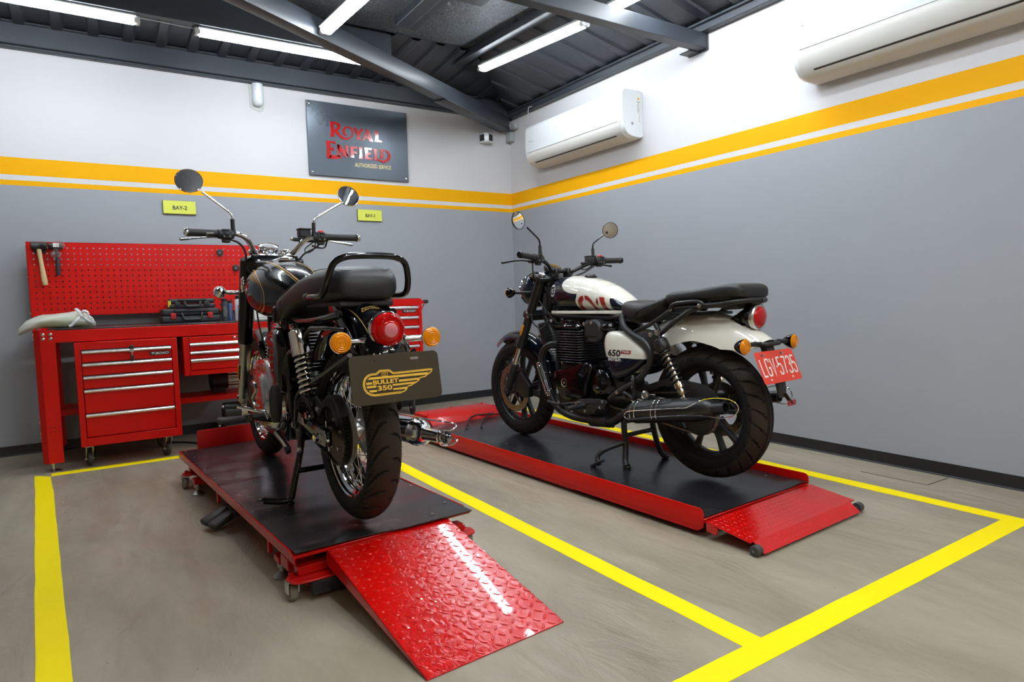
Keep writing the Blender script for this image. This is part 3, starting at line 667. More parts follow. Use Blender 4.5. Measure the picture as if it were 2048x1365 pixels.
t = chest('tool_cabinet', 'red five drawer tool cabinet on casters pushed under the workbench, key in its lock', -3.784, -3.217, -.80, -.34, .14, .794,
      [(.668, .744), (.587, .664), (.503, .583), (.349, .499), (.199, .345)], (-3.32, .70, .105), .047)
m_ = MB(MATT_BLACK); m_.b2((-3.49, -.823, .735), (-3.466, -.806, .762), .004); m_.use(ZINC); m_.cyl((-3.478, -.825, .728), (-3.478, -.80, .728), .012, n=16); m_.b2((-3.48, -.832, .695), (-3.476, -.829, .73)); m_.use(MATT_BLACK); m_.b2((-3.487, -.834, .665), (-3.469, -.828, .70), .003)
obj('key', m_, t)
t = chest('tool_trolley', 'tall red tool trolley with chrome drawer edges standing behind the left motorcycle tail lamp', -2.02, -1.288, -.50, -.06, .2, 1.009,
      [(.862, .944), (.78, .858), (.698, .776), (.616, .694), (.534, .612), (.40, .53), (.235, .396)], (-1.405, .905, .115), .062)
m_ = MB(RED_CAB); m_.b2((-1.290, -.49, .965), (-1.245, -.47, .985), .003); m_.b2((-1.29, -.10, .965), (-1.245, -.08, .985), .003); m_.bar((-1.29, -.48, .90), (-1.25, -.48, .97), .012, .006)
m_.cyl((-1.242, -.46, .98), (-1.242, -.09, .98), .014, n=14); m_.use(MATT_BLACK); m_.cyl((-1.242, -.505, .98), (-1.242, -.455, .98), .0165, n=16)
obj('push_handle', m_, t)
m_ = MB(MATT_BLACK); m_.b2((-2.0, -.485, 1.0095), (-1.31, -.08, 1.013), .001); obj('top_mat', m_, t)
m_ = MB(CHROME); m_.lathe([(.011, 0), (.011, .004), (.006, .007), (0, .007)], (-1.62, -.5, .977), (0, -1, 0), 14); obj('lock', m_, t)

# mallet and wrapped hammer hooked on the board
WOOD = mat('pale ash wood', sr(214, 186, 140), .55, bump=.2, bscale=40, var=.15, vscale=14)
t = thing('mallet', 'rubber mallet with black head and pale wooden handle on the red board', 'mallet', (-3.95, -.155, 1.437))
m_ = MB(mat('black mallet rubber', (0.015, 0.015, 0.016), .45)); m_.lathe([(0, -.045), (.022, -.045), (.027, -.04), (.027, -.016), (.024, -.012), (.024, .012), (.027, .016), (.027, .04), (.022, .045), (0, .045)], (0, 0, 0), (1, 0, 0), 28); obj('head', m_, t)
m_ = MB(WOOD); rr = []
for z, w_ in ((.0, .014), (-.03, .0145), (-.08, .0125), (-.14, .013), (-.2, .016), (-.235, .0175), (-.262, .0165), (-.266, .014)):
    rr.append([(-.003+(-z)*.085+w_*math.cos(a*PI/6), -.004+w_*.72*math.sin(a*PI/6), z) for a in range(12)])
m_.loft(rr); obj('handle', m_, t)
m_ = MB(MATT_BLACK); m_.b2((-.03, .018, -.045), (.035, .03, -.018), .004); obj('hook', m_, t)
t = thing('hammer', 'hammer with dark grip and crumpled clear wrapping beside the mallet', 'hammer', (-3.858, -.155, 1.437))
m_ = MB(mat('black hammer head', (0.012, 0.012, 0.013), .3)); m_.lathe([(0, -.043), (.018, -.043), (.021, -.038), (.021, -.01), (.016, .0), (.016, .012), (.022, .018), (.022, .04), (0, .044)], (0, 0, 0), (1, 0, 0), 24); obj('head', m_, t)
m_ = MB(mat('dark blue grip', (0.02, 0.022, 0.027), .6)); rr = []
for z, w_ in ((0, .009), (-.07, .009), (-.085, .0125), (-.14, .0135), (-.19, .0125), (-.2, .011)): rr.append([(.006+w_*math.cos(a*PI/6), -.002+w_*.8*math.sin(a*PI/6), z) for a in range(12)])
m_.loft(rr); obj('handle', m_, t)
FILM = mat('crumpled clear film', (0.9, 0.92, 0.93), .12, trans=.85, ior=1.12, alpha=.55)
m_ = MB(FILM)
for c_, r_ in (((.018, -.012, .004), (.038, .03, .03)), ((.0, -.01, -.058), (.03, .022, .024)), ((.0, -.008, -.03), (.014, .014, .02))):
    b = bmesh.new(); bmesh.ops.create_icosphere(b, subdivisions=3, radius=1)
    for v in b.verts: k = random.uniform(.82, 1.14); v.co = Vector((v.co.x*r_[0]*k, v.co.y*r_[1]*k, v.co.z*r_[2]*k))+Vector(c_)
    m_.bm(b)
m_.use(DECAL_WHITE); m_.b2((-.012, -.0405, -.008), (.022, -.038, .018)); m_.use(GREY_PRINT); m_.b2((-.004, -.0412, .0), (.014, -.0405, .003)); obj('wrapping', m_, t, sharp=5)
for x, z, lab in ((-2.813, 1.409, 'upper of the two black hexagonal hooks on the red board'), (-2.703, 1.29, 'lower of the two black hexagonal hooks on the red board')):
    t = thing('board_hook', lab, 'hook', (x, -.124, z))
    m_ = MB(MATT_BLACK); m_.prism([(.026*math.cos(PI/6+k*PI/3), .029*math.sin(PI/6+k*PI/3)) for k in range(6)], -.012, -.002, .002); obj('plate', m_, t)
    m_ = MB(ZINC); m_.tube(cr_path([(.012, -.012, .012), (.014, -.035, .008), (.02, -.042, .018), (.03, -.04, .03)], 4), .0025, 8); obj('prong', m_, t)
    m_ = MB(GREY_PRINT); m_.prism([(-.009, -.001), (.009, -.001), (0, .008)], -.0126, -.0119); m_.b2((-.01, -.0126, -.009), (.01, -.0119, -.006)); obj('print', m_, t)

# plastic bag with a lime parcel, knotted at its right
BAG = mat('thin white plastic bag', sr(232, 236, 226), .3, trans=.3, sss=.0, alpha=.86, bump=.5, bscale=22)
t = thing('plastic_bag', 'white translucent plastic bag with a lime green parcel on the left of the workbench', 'bag', (-3.86, -.52, .884))
def bag_rings():
    st = [(-.205, .05, .012, -.022), (-.195, .07, .024, -.006), (-.165, .08, .034, .018), (-.12, .088, .040, .036), (-.08, .095, .044, .044), (-.02, .105, .047, .047), (.04, .1, .049, .049), (.09, .095, .05, .05), (.14, .09, .046, .044), (.175, .075, .035, .034), (.195, .04, .016, .018)]
    rr = []; r0 = random.Random(3)
    for i, (x, wy, hz, zc) in enumerate(st):
        ring = []
        for k in range(26):
            a = 2*PI*k/26; jit = 1+.09*math.sin(3*a+i*1.3)+.05*r0.uniform(-1, 1)
            ring.append((x+.006*math.sin(a*4+i), wy*math.cos(a)*jit+(-.02 if x < -.1 else 0), max(.0015 if x > -.13 else -.05, zc+hz*math.sin(a)*jit)))
        rr.append(ring)
    return rr
m_ = MB(BAG); m_.loft(bag_rings());
obj('bag', m_, t, sharp=80)
m_ = MB(mat('lime parcel', sr(205, 214, 95), .5)); m_.box((.02, 0, .04), (.25, .13, .06), .02, (.04, 'Z'), 3); m_.use(mat('pink paper', sr(222, 190, 196), .6)); m_.box((0, .01, .072), (.18, .09, .006), .002, (-.06, 'Z')); obj('parcel', m_, t)
m_ = MB(mat('bag knot', sr(232, 235, 238), .4, bump=.5, bscale=60))
kx, ky, kz = .125, -.085, .075
m_.ball((kx, ky, kz), (.017, .014, .016), 14)
for pts in ([(0, 0, 0), (.012, -.012, .03), (.035, -.01, .022), (.04, 0, -.01), (.02, 0, -.02), (0, 0, -.005)], [(0, 0, 0), (-.02, -.01, .035), (-.028, .0, .045), (-.01, .01, .03), (0, 0, .005)], [(0, 0, 0), (-.03, -.02, -.03), (-.055, -.022, -.058), (-.07, -.025, -.064)], [(0, 0, 0), (.03, -.014, -.03), (.055, -.01, -.045), (.06, 0, -.02), (.035, 0, -.008)]):
    m_.tube(cr_path([(kx+a, ky+b_, kz+c_) for a, b_, c_ in pts], 5), [.0085]*1*(len(cr_path(pts, 5))), 8, squash=.45)
obj('knot', m_, t)

# two stacked power-tool cases
CASE = mat('dark moulded case', (0.022, 0.024, 0.027), .5, bump=.1, bscale=200)
def tool_case(label, x0, x1, yf, yb, z0, z1, latch):
    t = thing('tool_case', label, 'case', ((x0+x1)/2, yf, z0)); w_ = x1-x0; h = z1-z0; d_ = yb-yf
    m_ = MB(CASE); m_.b2((-w_/2, .008, 0), (w_/2, d_, h*.47), .01, 3); obj('base', m_, t)
    m_ = MB(CASE); m_.b2((-w_/2+.004, .01, h*.5), (w_/2-.004, d_, h), .012, 3); m_.b2((-w_*.3, .0, h*.72), (w_*.3, .03, h*.98), .008); obj('lid', m_, t)
    m_ = MB(CASE); m_.tube(round_path([(-w_*.17, .01, h*.66), (-w_*.17, -.016, h*.62), (-w_*.14, -.02, h*.2), (w_*.14, -.02, h*.2), (w_*.17, -.016, h*.62), (w_*.17, .01, h*.66)], .012), .0085, 10); obj('handle', m_, t)
    for s_ in (-1, 1):
        m_ = MB(latch); m_.b2((s_*w_*.31-.017, -.004, h*.26), (s_*w_*.31+.017, .012, h*.68), .004); m_.use(CASE); m_.b2((s_*w_*.31-.009, -.006, h*.4), (s_*w_*.31+.009, -.003, h*.47), .001); obj('latch', m_, t)
    return t
LATCH = mat('red latch', sr(200, 30, 34), .35)
tool_case('lower black tool case with two red latches on the workbench', -3.262, -2.872, -.40, -.20, .885, .984, LATCH)
t = tool_case('black tool case without red latches lying on top of the red latched case', -3.212, -2.905, -.385, -.21, .985, 1.055, CASE)
m_ = MB(mat('yellow sticker', sr(220, 190, 40), .5)); m_.b2((-.154, .012, .01), (-.1525, .08, .06)); m_.b2((-.1545, .0095, .012), (-.138, .0108, .056)); obj('sticker', m_, t)
# cans and box behind the fork
def can(label, x, y, r, h, body, cap, band=None):
    t = thing('spray_can', label, 'can', (x, y, .885))
    m_ = MB(body); m_.lathe([(0, 0), (r, 0), (r, h*.8), (r*.8, h*.86), (0, h*.86)], (0, 0, 0), (0, 0, 1), 24)
    if band: m_.use(band); m_.lathe([(r+.0005, h*.15), (r+.0005, h*.7)], (0, 0, 0), (0, 0, 1), 24)
    for k in range(9): m_.use(GREY_PRINT); m_.b2((-r*.62, -r-.0009+0*k, h*(.2+.05*k)), (r*random.uniform(.2, .6), -r*.78, h*(.2+.05*k)+.003))
    obj('body', m_, t)
    m_ = MB(cap); m_.lathe([(r*.8, h*.84), (r*.84, h*.86), (r*.84, h*.98), (r*.7, h), (0, h)], (0, 0, 0), (0, 0, 1), 24); obj('cap', m_, t)
can('slim black striped can beside the stacked tool cases', -2.845, -.40, .024, .165, CASE, MATT_BLACK, None)
can('slim blue labelled can between the cases and the fork', -2.80, -.36, .018, .15, mat('blue label', sr(70, 100, 150), .4), MATT_BLACK)
can('white labelled can with black top just left of the motorcycle fork', -2.745, -.42, .033, .185, mat('white label', sr(205, 205, 210), .4), MATT_BLACK)
t = thing('paper_box', 'small white printed box behind the left motorcycle on the workbench', 'box', (-2.60, -.45, .885))
m_ = MB(DECAL_WHITE); m_.b2((-.055, -.03, 0), (.055, .03, .075), .001); m_.use(mat('blue print', sr(60, 60, 130), .5)); m_.b2((.02, -.0306, .03), (.04, -.0298, .065)); m_.use(GREY_PRINT); m_.b2((-.045, -.0306, .012), (.03, -.0298, .015)); flat(m_, text_polys('CE', .012, .008, .02), lambda u, v: (-.03+u, -.0308, .045+v)); obj('box', m_, t)
# two dark motors with ribbed silver ends under the bench
for x, y, z, lab in ((-2.86, -.28, .435, 'dark machine with ribbed silver end on the red lower shelf'), (-2.80, -.40, .20, 'dark machine with ribbed silver end below the red lower shelf')):
    t = thing('electric_motor', lab, 'motor', (x, y, z))
    m_ = MB(mat('dark machine casing', (0.02, 0.02, 0.02), .5)); m_.lathe([(0, -.1), (.06, -.1), (.072, -.09), (.072, .02), (0, .02)], (0, 0, 0), (1, 0, 0), 28); m_.b2((-.09, -.05, -.09), (.0, .05, -.05), .004)
    if z < .3: m_.b2((-.1, -.07, -.2), (.12, .07, -.085), .006)
    obj('casing', m_, t)
    m_ = MB(ALU)
    for k in range(14): a = 2*PI*k/14; m_.bar((.02, .066*math.cos(a), .066*math.sin(a)), (.13, .066*math.cos(a), .066*math.sin(a)), .006, .012, .001)
    m_.cyl((.02, 0, 0), (.13, 0, 0), .062, n=24); obj('ribbed_end', m_, t)
t = thing('cardboard_box', 'small brown cardboard box with white paper, seen through the left rear wheel', 'box', (-1.95, -.80, 0))
m_ = MB(mat('brown cardboard', sr(150, 118, 84), .75, bump=.2, bscale=60)); m_.b2((-.12, -.08, 0), (.1, .1, .05), .003); obj('box', m_, t)
m_ = MB(DECAL_WHITE); m_.box((-.02, 0, .0525), (.1, .07, .004), .001, (.3, 'Z')); obj('paper', m_, t)

# ================================================================== MOTORCYCLE LIFTS
def red_ramp_mat():
    M = mat('thick red gloss on tread plate', sr(200, 12, 8), .16, coat=.4); nt, N, L, b = node_chain(M)
    tc = N.new('ShaderNodeTexCoord'); n = N.new('ShaderNodeTexNoise'); n.inputs['Scale'].default_value = 38; n.inputs['Detail'].default_value = 4; n.inputs['Distortion'].default_value = 1.0; L.new(tc.outputs['Object'], n.inputs['Vector'])
    bp = N.new('ShaderNodeBump'); bp.inputs['Strength'].default_value = .45; bp.inputs['Distance'].default_value = .004; L.new(n.outputs['Fac'], bp.inputs['Height']); L.new(bp.outputs[0], b.inputs['Normal'])
    return M
RAMP = red_ramp_mat()
def lugs(m_, place, L_, W_, pitch=.0325, ln=.0135, wd=.0044, h=.0024, seed=1):
    """raised tread-plate lugs in alternating directions; place(u, v, h) -> 3D"""
    i = 0; u = pitch*.5
    while u < L_-.006:
        v = pitch*.5; j = 0
        while v < W_-.006:
            a = math.radians(45 if (i+j) % 2 else -45)
            ca, sa = math.cos(a), math.sin(a); V = []; base = [(1, 0), (.55, .8), (-.55, .8), (-1, 0), (-.55, -.8), (.55, -.8)]
            for k, hh in ((1, 0), (.62, h)):
                for x, y in base:
                    x_, y_ = x*ln*k, y*wd*k; V.append(place(u+x_*ca-y_*sa, v+x_*sa+y_*ca, hh))
            m_.add(V, [(k, (k+1) % 6, 6+(k+1) % 6, 6+k) for k in range(6)]+[tuple(range(6, 12))]); v += pitch; j += 1
        u += pitch; i += 1

# --- lift under the left motorcycle (bay 2)
h1 = math.radians(93.9)
t = thing('motorcycle_lift', 'raised red motorcycle lift with black mat and long tread plate ramp under the left motorcycle', 'motorcycle lift', (-2.894, -2.443, 0), h1)
HL, HW, Z = .99, .348, .163
m_ = MB(RED_GLOSS); m_.b2((-HL, -HW, Z-.012), (HL, HW, Z-.001), .002)
for s_ in (-1, 1): m_.b2((-HL+.05, s_*HW-.003, Z-.03), (HL, s_*HW+.003, Z+.008), .002)
m_.prism([(-HL+.0, Z-.03), (-HL+.05, Z-.03), (-HL+.05, Z+.008), (-HL, Z-.008)], HW-.003, HW+.003, .001); m_.b2((HL-.003, -HW, Z-.03), (HL+.003, HW, Z+.006), .001)
obj('deck', m_, t)
smooth_ = lambda t: t*t*(3-2*t)
b = bmesh.new(); bmesh.ops.create_grid(b, x_segments=90, y_segments=32, size=1)
for v in b.verts:
    x, y = v.co.x*(HL-.003)-.004, v.co.y*(HW-.004)
    x -= .016*smooth_(min(1, max(0, (-HL+.06-x)/.06)))*smooth_(min(1, max(0, (.05-y)/.12)))
    z = Z+.006+.0016*math.sin(9*x+3*y)*math.sin(11*y+2)+.0008*math.sin(31*x)
    e = math.hypot((x+.93)/.07, (y-.12)/.06); z += .006*math.exp(-e*e); e = math.hypot((x+.965)/.03, (y-.30)/.08); z += .006*math.exp(-e*e)
    e = math.hypot((x+.3)/.03, (y-.33)/.03); z += .006*math.exp(-e*e); e = math.hypot((x-.05)/.02, (y-.335)/.05); z += .005*math.exp(-e*e)
    v.co = (x, y, z)
r = bmesh.ops.solidify(b, geom=b.faces[:], thickness=.004)
m_ = MB(MAT_RUB); m_.bm(b); mt = obj('rubber_mat', m_, t)
m_ = MB(ZINC)
for x, y in ((-.94, .12), (-.95, -.2), (-.86, -.31), (-.55, -.32), (.1, -.33), (.75, .31), (.95, .32), (.2, .33), (-.3, .33), (-.95, .30)): m_.lathe([(.006, 0), (.006, .002), (0, .003)], (x, y, Z+.0075), (0, 0, 1), 10)
obj('rivet', m_, mt)
m_ = MB(RED_GLOSS)
for s_ in (-1, 1):
    m_.b2((-.82, s_*.22-.025, .035), (.9, s_*.22+.025, .075), .003); m_.b2((-.9, s_*.27-.02, .10), (.93, s_*.27+.02, .15), .003)
    m_.bar((-.6, s_*.2, .07), (.5, s_*.2, .13), .02, .03); m_.bar((.75, s_*.17, .06), (-.05, s_*.17, .14), .02, .03)
m_.b2((-.95, -.3, .03), (-.80, .3, .06), .003); m_.b2((.7, -.3, .03), (.85, .3, .06), .003); obj('base_frame', m_, t)
for x in (-.70, .08):
    m_ = MB(RED_GLOSS); m_.b2((x-.006, HW-.012, .085), (x+.012, HW+.002, Z-.01), .002); obj('side_bracket', m_, t)
m_ = MB(RED_GLOSS); m_.b2((-.88, .24, .07), (-.80, HW-.01, .115), .003); m_.cyl((-.79, .29, .11), (-.79, .29, .15), .013, n=14); obj('side_bracket', m_, t)
for x, s_, rr_ in ((-.965, 1, 0), (.80, 1, 0), (-.965, -1, 0)):   # cross plates with rounded outer corners
    m_ = MB(RED_GLOSS); q = [(x+.05, s_*.0), (x+.05, s_*.345), (x+.01, s_*.37)]+[(x-.02-.025*math.sin(k*PI/8), s_*(.345+.02*math.cos(k*PI/8))) for k in range(5)]+[(x-.055, s_*.30), (x-.06, 0)]
    m_.prism(q, .072, .079, .0015, 'xy'); m_.b2((x-.0, s_*.0, .079), (x+.045, s_*.33, .11), .003); m_.cyl((x+.03, s_*.345, .079), (x+.03, s_*.345, .088), .009, n=6); o = obj('outrigger', m_, t)
    if x < 0: m_ = MB(MATT_BLACK); m_.b2((x-.05, s_*.02, .02), (x-.02, s_*.30, .07), .004); obj('skirt', m_, o)
for x, y in ((-.955, .35), (.79, .36), (-.955, -.35), (.79, -.35)):
    m_ = MB(ZINC); m_.b2((x-.016, y-.02, .03), (x+.016, y-.016, .07)); m_.b2((x-.016, y+.016, .03), (x+.016, y+.02, .07)); m_.b2((x-.016, y-.02, .066), (x+.016, y+.02, .072))
    m_.use(mat('pale grey caster', sr(120, 116, 104), .55)); m_.lathe([(0, -.013), (.026, -.013), (.03, -.006), (.03, .006), (.026, .013), (0, .013)], (x, y, .03), (0, 1, 0), 26); obj('caster', m_, t)
for x, y in ((-.74, .315), (.62, .33)):
    m_ = MB(DULL_STEEL); m_.lathe([(0, 0), (.034, 0), (.034, .006), (.012, .024), (.012, .04), (.018, .04), (.018, .06), (0, .06)], (x, y, 0), (0, 0, 1), 26); m_.use(RED_GLOSS); m_.b2((x-.03, y-.05, .058), (x+.03, y+.02, .085), .003); obj('levelling_foot', m_, t)
for k, x in enumerate((-.075, -.0)):   # rubber-clad foot pedals
    m_ = MB(MATT_BLACK); R_ = Matrix.Translation((x, .36+.015*k, .055)) @ Matrix.Rotation(.25, 4, 'Z') @ Matrix.Rotation(-.35, 4, 'X')
    m_.box((0, 0, 0), (.062, .13, .03), .01, R_, 3); R2 = Matrix.Translation((x, .27, .075)) @ Matrix.Rotation(.25, 4, 'Z'); m_.box((0, 0, 0), (.05, .12, .03), .006, R2); obj('pedal', m_, t)
m_ = MB(RED_GLOSS); pr = [(.30, 0), (-.22, 0), (-.235, .005), (-.24, .085), (-.232, .098), (-.22, .1), (.30, .1)]
m_.prism([(-.27, Z), (.25, Z), (.25, Z+.105), (.24, Z+.112), (-.26, Z+.112), (-.27, Z+.105)], HL-.004, HL+.002, .001, 'yz'); m_.bar((HL-.002, 0, Z+.05), (HL+.04, 0, Z+.02), .3, .006); obj('wheel_stop', m_, t)
# ramp
rt = Vector((-HL-.004, 0, Z-.006)); rb = Vector((-HL-.665, 0, .004)); du = (rb-rt).normalized(); dn = Vector((du.z, 0, -du.x)).normalized(); dn = dn if dn.z > 0 else -dn; RL = (rb-rt).length; RW = .478; sk = .035
def rp(u, v, h=0): return rt+du*u+Vector((0, RW/2-v+sk*0, 0))+dn*h+Vector((0, -.012*u, 0))
m_ = MB(RAMP)
N_ = 2; V = [rp(0, 0), rp(0, RW), rp(RL, RW), rp(RL, 0), rp(0, 0, -.004), rp(0, RW, -.004), rp(RL, RW, -.004), rp(RL, 0, -.004)]
m_.add(V, [(0, 1, 2, 3), (7, 6, 5, 4), (0, 4, 5, 1), (1, 5, 6, 2), (2, 6, 7, 3), (3, 7, 4, 0)])
for v in (0, RW):     # folded side cheeks
    s_ = .003 if v == 0 else -.003; q = [rp(0, v), rp(RL, v), rp(RL-.02, v, -.004), rp(.02, v, -.052), rp(0, v, -.05)]
    V = [p for p in q]+[p+Vector((0, -s_, 0)) for p in q]; m_.add(V, [(0, 1, 2, 3, 4), (9, 8, 7, 6, 5)]+[(k, (k+1) % 5, 5+(k+1) % 5, 5+k) for k in range(5)])
lugs(m_, rp, RL, RW); obj('ramp', m_, t, sharp=25)

# --- lift under the right motorcycle (bay 1)
h2 = math.radians(92.9)
t = thing('motorcycle_lift', 'lowered red motorcycle lift with high side rails and a short ramp under the right motorcycle', 'motorcycle lift', (-1.3375, -2.622, 0), h2)
HL, HW, Z = 1.235, .392, .080
m_ = MB(RED_GLOSS); m_.b2((-HL, -HW, Z-.02), (HL, HW, Z-.001), .002); obj('deck', m_, t)
for s_ in (-1, 1):
    m_ = MB(RED_CAB); y = s_*HW
    m_.prism([(-HL, Z-.035), (HL, Z-.035), (HL, Z+.042), (-HL+.02, Z+.042), (-HL+.006, Z+.036), (-HL, Z+.022)], y-.003, y+.003, .001)
    m_.prism([(-HL+.03, Z-.055), (HL, Z-.055), (HL, Z-.035), (-HL, Z-.035)], y-.006 if s_ > 0 else y-.001, y+.001 if s_ > 0 else y+.006, .001)
    obj('side_rail', m_, t)
b = bmesh.new(); bmesh.ops.create_grid(b, x_segments=110, y_segments=36, size=1)
for v in b.verts:
    x, y = v.co.x*(HL-.004), v.co.y*(HW-.006); z = Z+.005+.0012*math.sin(8*x+2*y)*math.sin(9*y+1)+.0006*math.sin(27*x+9*y)
    e = math.hypot((x+1.2)/.04, (y+.33)/.05); z += .01*math.exp(-e*e); e = math.hypot((x+1.14)/.03, (y-.05)/.1); z += .004*math.exp(-e*e); e = math.hypot((x+.5)/.15, (y-.02)/.04); z += .002*math.exp(-e*e)
    v.co = (x, y, z)
bmesh.ops.solidify(b, geom=b.faces[:], thickness=.004); m_ = MB(MAT_RUB); m_.bm(b); mt = obj('rubber_mat', m_, t)
m_ = MB(ZINC)
for x, y in ((-1.12, -.02), (-1.05, -.33), (-.6, -.36), (.2, -.37), (.55, -.36), (-1.1, .33), (.4, .2), (1.0, -.34)): m_.lathe([(.006, 0), (.006, .002), (0, .0035)], (x, y, Z+.006), (0, 0, 1), 10)
obj('rivet', m_, mt)
m_ = MB(RED_GLOSS)
for s_ in (-1, 1): m_.b2((-.42, s_*.34-.03, .006), (1.2, s_*.34+.03, .06), .003)
m_.b2((-.2, -.3, .01), (-.1, .3, .05), .003); m_.b2((1.05, -.3, .01), (1.15, .3, .05), .003); obj('base_frame', m_, t)
m_ = MB(RED_GLOSS)     # sloping end cover with the lift mechanism below
prof = [(HL-.01, .055), (HL+.0, .093), (HL+.07, .148), (HL+.27, .150), (HL+.275, .04), (HL, .04)]
m_.prism(prof, -.36, .268, .004); o = obj('end_cover', m_, t)
m_ = MB(RED_CAB)
for x, y in ((HL+.09, .25), (HL+.25, .24), (HL+.25, -.33), (HL+.09, -.33), (HL+.26, -.05)): m_.cyl((x, y, .149), (x, y, .157), .007, n=10)
obj('bolt', m_, o)
m_ = MB(RAMP); e0 = Vector((-HL-.012, 0, Z-.006)); e1 = Vector((-HL-.215, 0, .047)); e2 = Vector((-HL-.262, 0, .012))
def sl(p, q, v0, v1, th=.004, ct=0):
    d_ = (q-p).normalized(); n_ = Vector((d_.z, 0, -d_.x)); n_ = n_ if n_.z > 0 else -n_
    V = [p+Vector((0, v0, 0)), p+Vector((0, v1, 0)), q+Vector((0, v1-ct, 0)), q+Vector((0, v0+ct, 0))]; V += [k-n_*th for k in V]
    m_.add(V, [(0, 1, 2, 3), (7, 6, 5, 4), (0, 4, 5, 1), (1, 5, 6, 2), (2, 6, 7, 3), (3, 7, 4, 0)]); return d_, n_
d_, n_ = sl(e0, e1, -.392, .392); lugs(m_, lambda u, v, h: e0+d_*u+Vector((0, .385-v, 0))+n_*h, (e1-e0).length, .77, .027, .009, .0032, .0009)
d2, n2 = sl(e1, e2, -.352, .372); lugs(m_, lambda u, v, h: e1+d2*u+Vector((0, .36-v, 0))+n2*h, (e2-e1).length, .70, .027, .009, .0032, .0009)
m_.prism([(-HL-.012, Z-.006), (-HL-.014, Z-.045), (-HL-.06, Z-.05), (-HL-.07, Z-.022)], .386, .391, 0); m_.prism([(-HL-.012, Z-.006), (-HL-.014, Z-.045), (-HL-.06, Z-.05), (-HL-.07, Z-.022)], -.391, -.386, 0)
rp_ = obj('ramp', m_, t, sharp=25)
for y in (.385, -.385):
    m_ = MB(mat('grey roller', (0.05, 0.05, 0.05), .5)); m_.lathe([(0, -.016), (.02, -.016), (.021, -.012), (.021, .012), (.02, .016), (0, .016)], (-HL-.235, y, .021), (0, 1, 0), 24); m_.use(DULL_STEEL); m_.cyl((-HL-.235, y-.022, .021), (-HL-.235, y+.02, .021), .005, n=10); obj('roller', m_, rp_)
HOSE = mat('black hose', (0.012, 0.012, 0.012), .4)
for k, pts in enumerate(([(HL-.30, .155, Z+.012), (HL-.2, .10, Z+.015), (HL-.05, -.02, Z+.025), (HL+.02, -.12, Z+.03), (HL+.0, -.22, Z+.03), (HL+.05, -.34, Z+.02)],
                         [(HL-.34, .06, Z+.012), (HL-.24, .0, Z+.014), (HL-.1, -.12, Z+.02), (HL-.02, -.24, Z+.024), (HL-.03, -.34, Z+.02)])):
    m_ = MB(HOSE); m_.tube(cr_path(pts, 6), .0055, 8); obj('hose', m_, t)
# cable lying under the bench
m_ = MB(HOSE); m_.tube(cr_path([(-3.3, -.25, .008), (-3.15, -.38, .008), (-3.05, -.5, .008), (-2.8, -.56, .008), (-2.62, -.52, .008), (-2.45, -.5, .008)], 6), .006, 8)
tag(obj('power_cable', m_), 'black cable on the floor under the workbench', 'cable')
# ================================================================== MOTORCYCLE BUILDING BLOCKS
def V3(*a): return Vector(a)
def clip2(poly, ax, val, above=True):
    out = []; sg = 1 if above else -1
    for a, b_ in zip(poly, poly[1:]+poly[:1]):
        da, db = sg*(a[ax]-val), sg*(b_[ax]-val)
        if da >= 0: out.append(a)
        if da*db < 0: t = da/(da-db); out.append((a[0]+(b_[0]-a[0])*t, a[1]+(b_[1]-a[1])*t))
    return out
def cr_and(L): return [(p.x, p.y) for p in cr_path([(a, b_, 0) for a, b_ in L], 5, True)]
def mir(pts): return [(p[0], -p[1], p[2]) for p in pts]
def smooth01(x): x = max(0, min(1, x)); return x*x*(3-2*x)
def make_tyre(R, w_, rimR, tread, na=760, ns=44, m0=RUBBER, m1=RUBBER_BROWN, hairs=0):
    """tyre around the y axis with moulded grooves; tread(angle, s) -> groove 0..1"""
    rc = R-w_*.5*.96; m_ = MB(m0); P0 = math.radians(127); V = []; F = []; mi = []; G = []
    for i in range(na):
        a = 2*PI*i/na; ca, sa = math.cos(a), math.sin(a)
        for j in range(ns+1):
            ph = -P0+2*P0*j/ns; y = w_/2*math.sin(ph)
            if abs(ph) < PI/2: r = rc+(R-rc)*math.cos(ph)
            else: r = rc+(rc-rimR)/.6*math.cos(ph)
            s_ = ph/(PI/2); g = 0
            if abs(s_) < 1.02: g = tread(a, s_); r -= g*.0065*math.cos(ph); y -= g*.0065*math.sin(ph)
            elif 1.07 < abs(s_) < 1.12: r += .001
            V.append((r*ca, y, r*sa)); G.append(g)
    n_ = ns+1
    for i in range(na):
        for j in range(ns):
            i2 = (i+1) % na; F.append((i*n_+j, i*n_+j+1, i2*n_+j+1, i2*n_+j)); ph = -P0+2*P0*(j+.5)/ns
            mi.append(1 if abs(ph) < PI/2*.84 and G[i*n_+j]+G[i2*n_+j+1] < .6 else 0)  # groove faces get the darker sidewall rubber, shade put into their colour
    m_.v = V; m_.f = F; m_.mats = [m0, m1]; m_.mi = mi
    if hairs:
        rnd = random.Random(5); m_.use(m0)
        for k in range(hairs):
            a = 2*PI*k/hairs; s_ = 1 if k % 2 else -1; ph = s_*math.radians(rnd.uniform(62, 78)); r = rc+(R-rc)*math.cos(ph); y = w_/2*math.sin(ph)
            p = V3(r*math.cos(a), y, r*math.sin(a)); n_ = V3(math.cos(a)*math.cos(ph), math.sin(ph), math.sin(a)*math.cos(ph))
            m_.tube([p, p+n_*rnd.uniform(.005, .01)+V3(0, 0, .002*rnd.uniform(-1, 1))], [.0006, .0003], 4)
    return m_
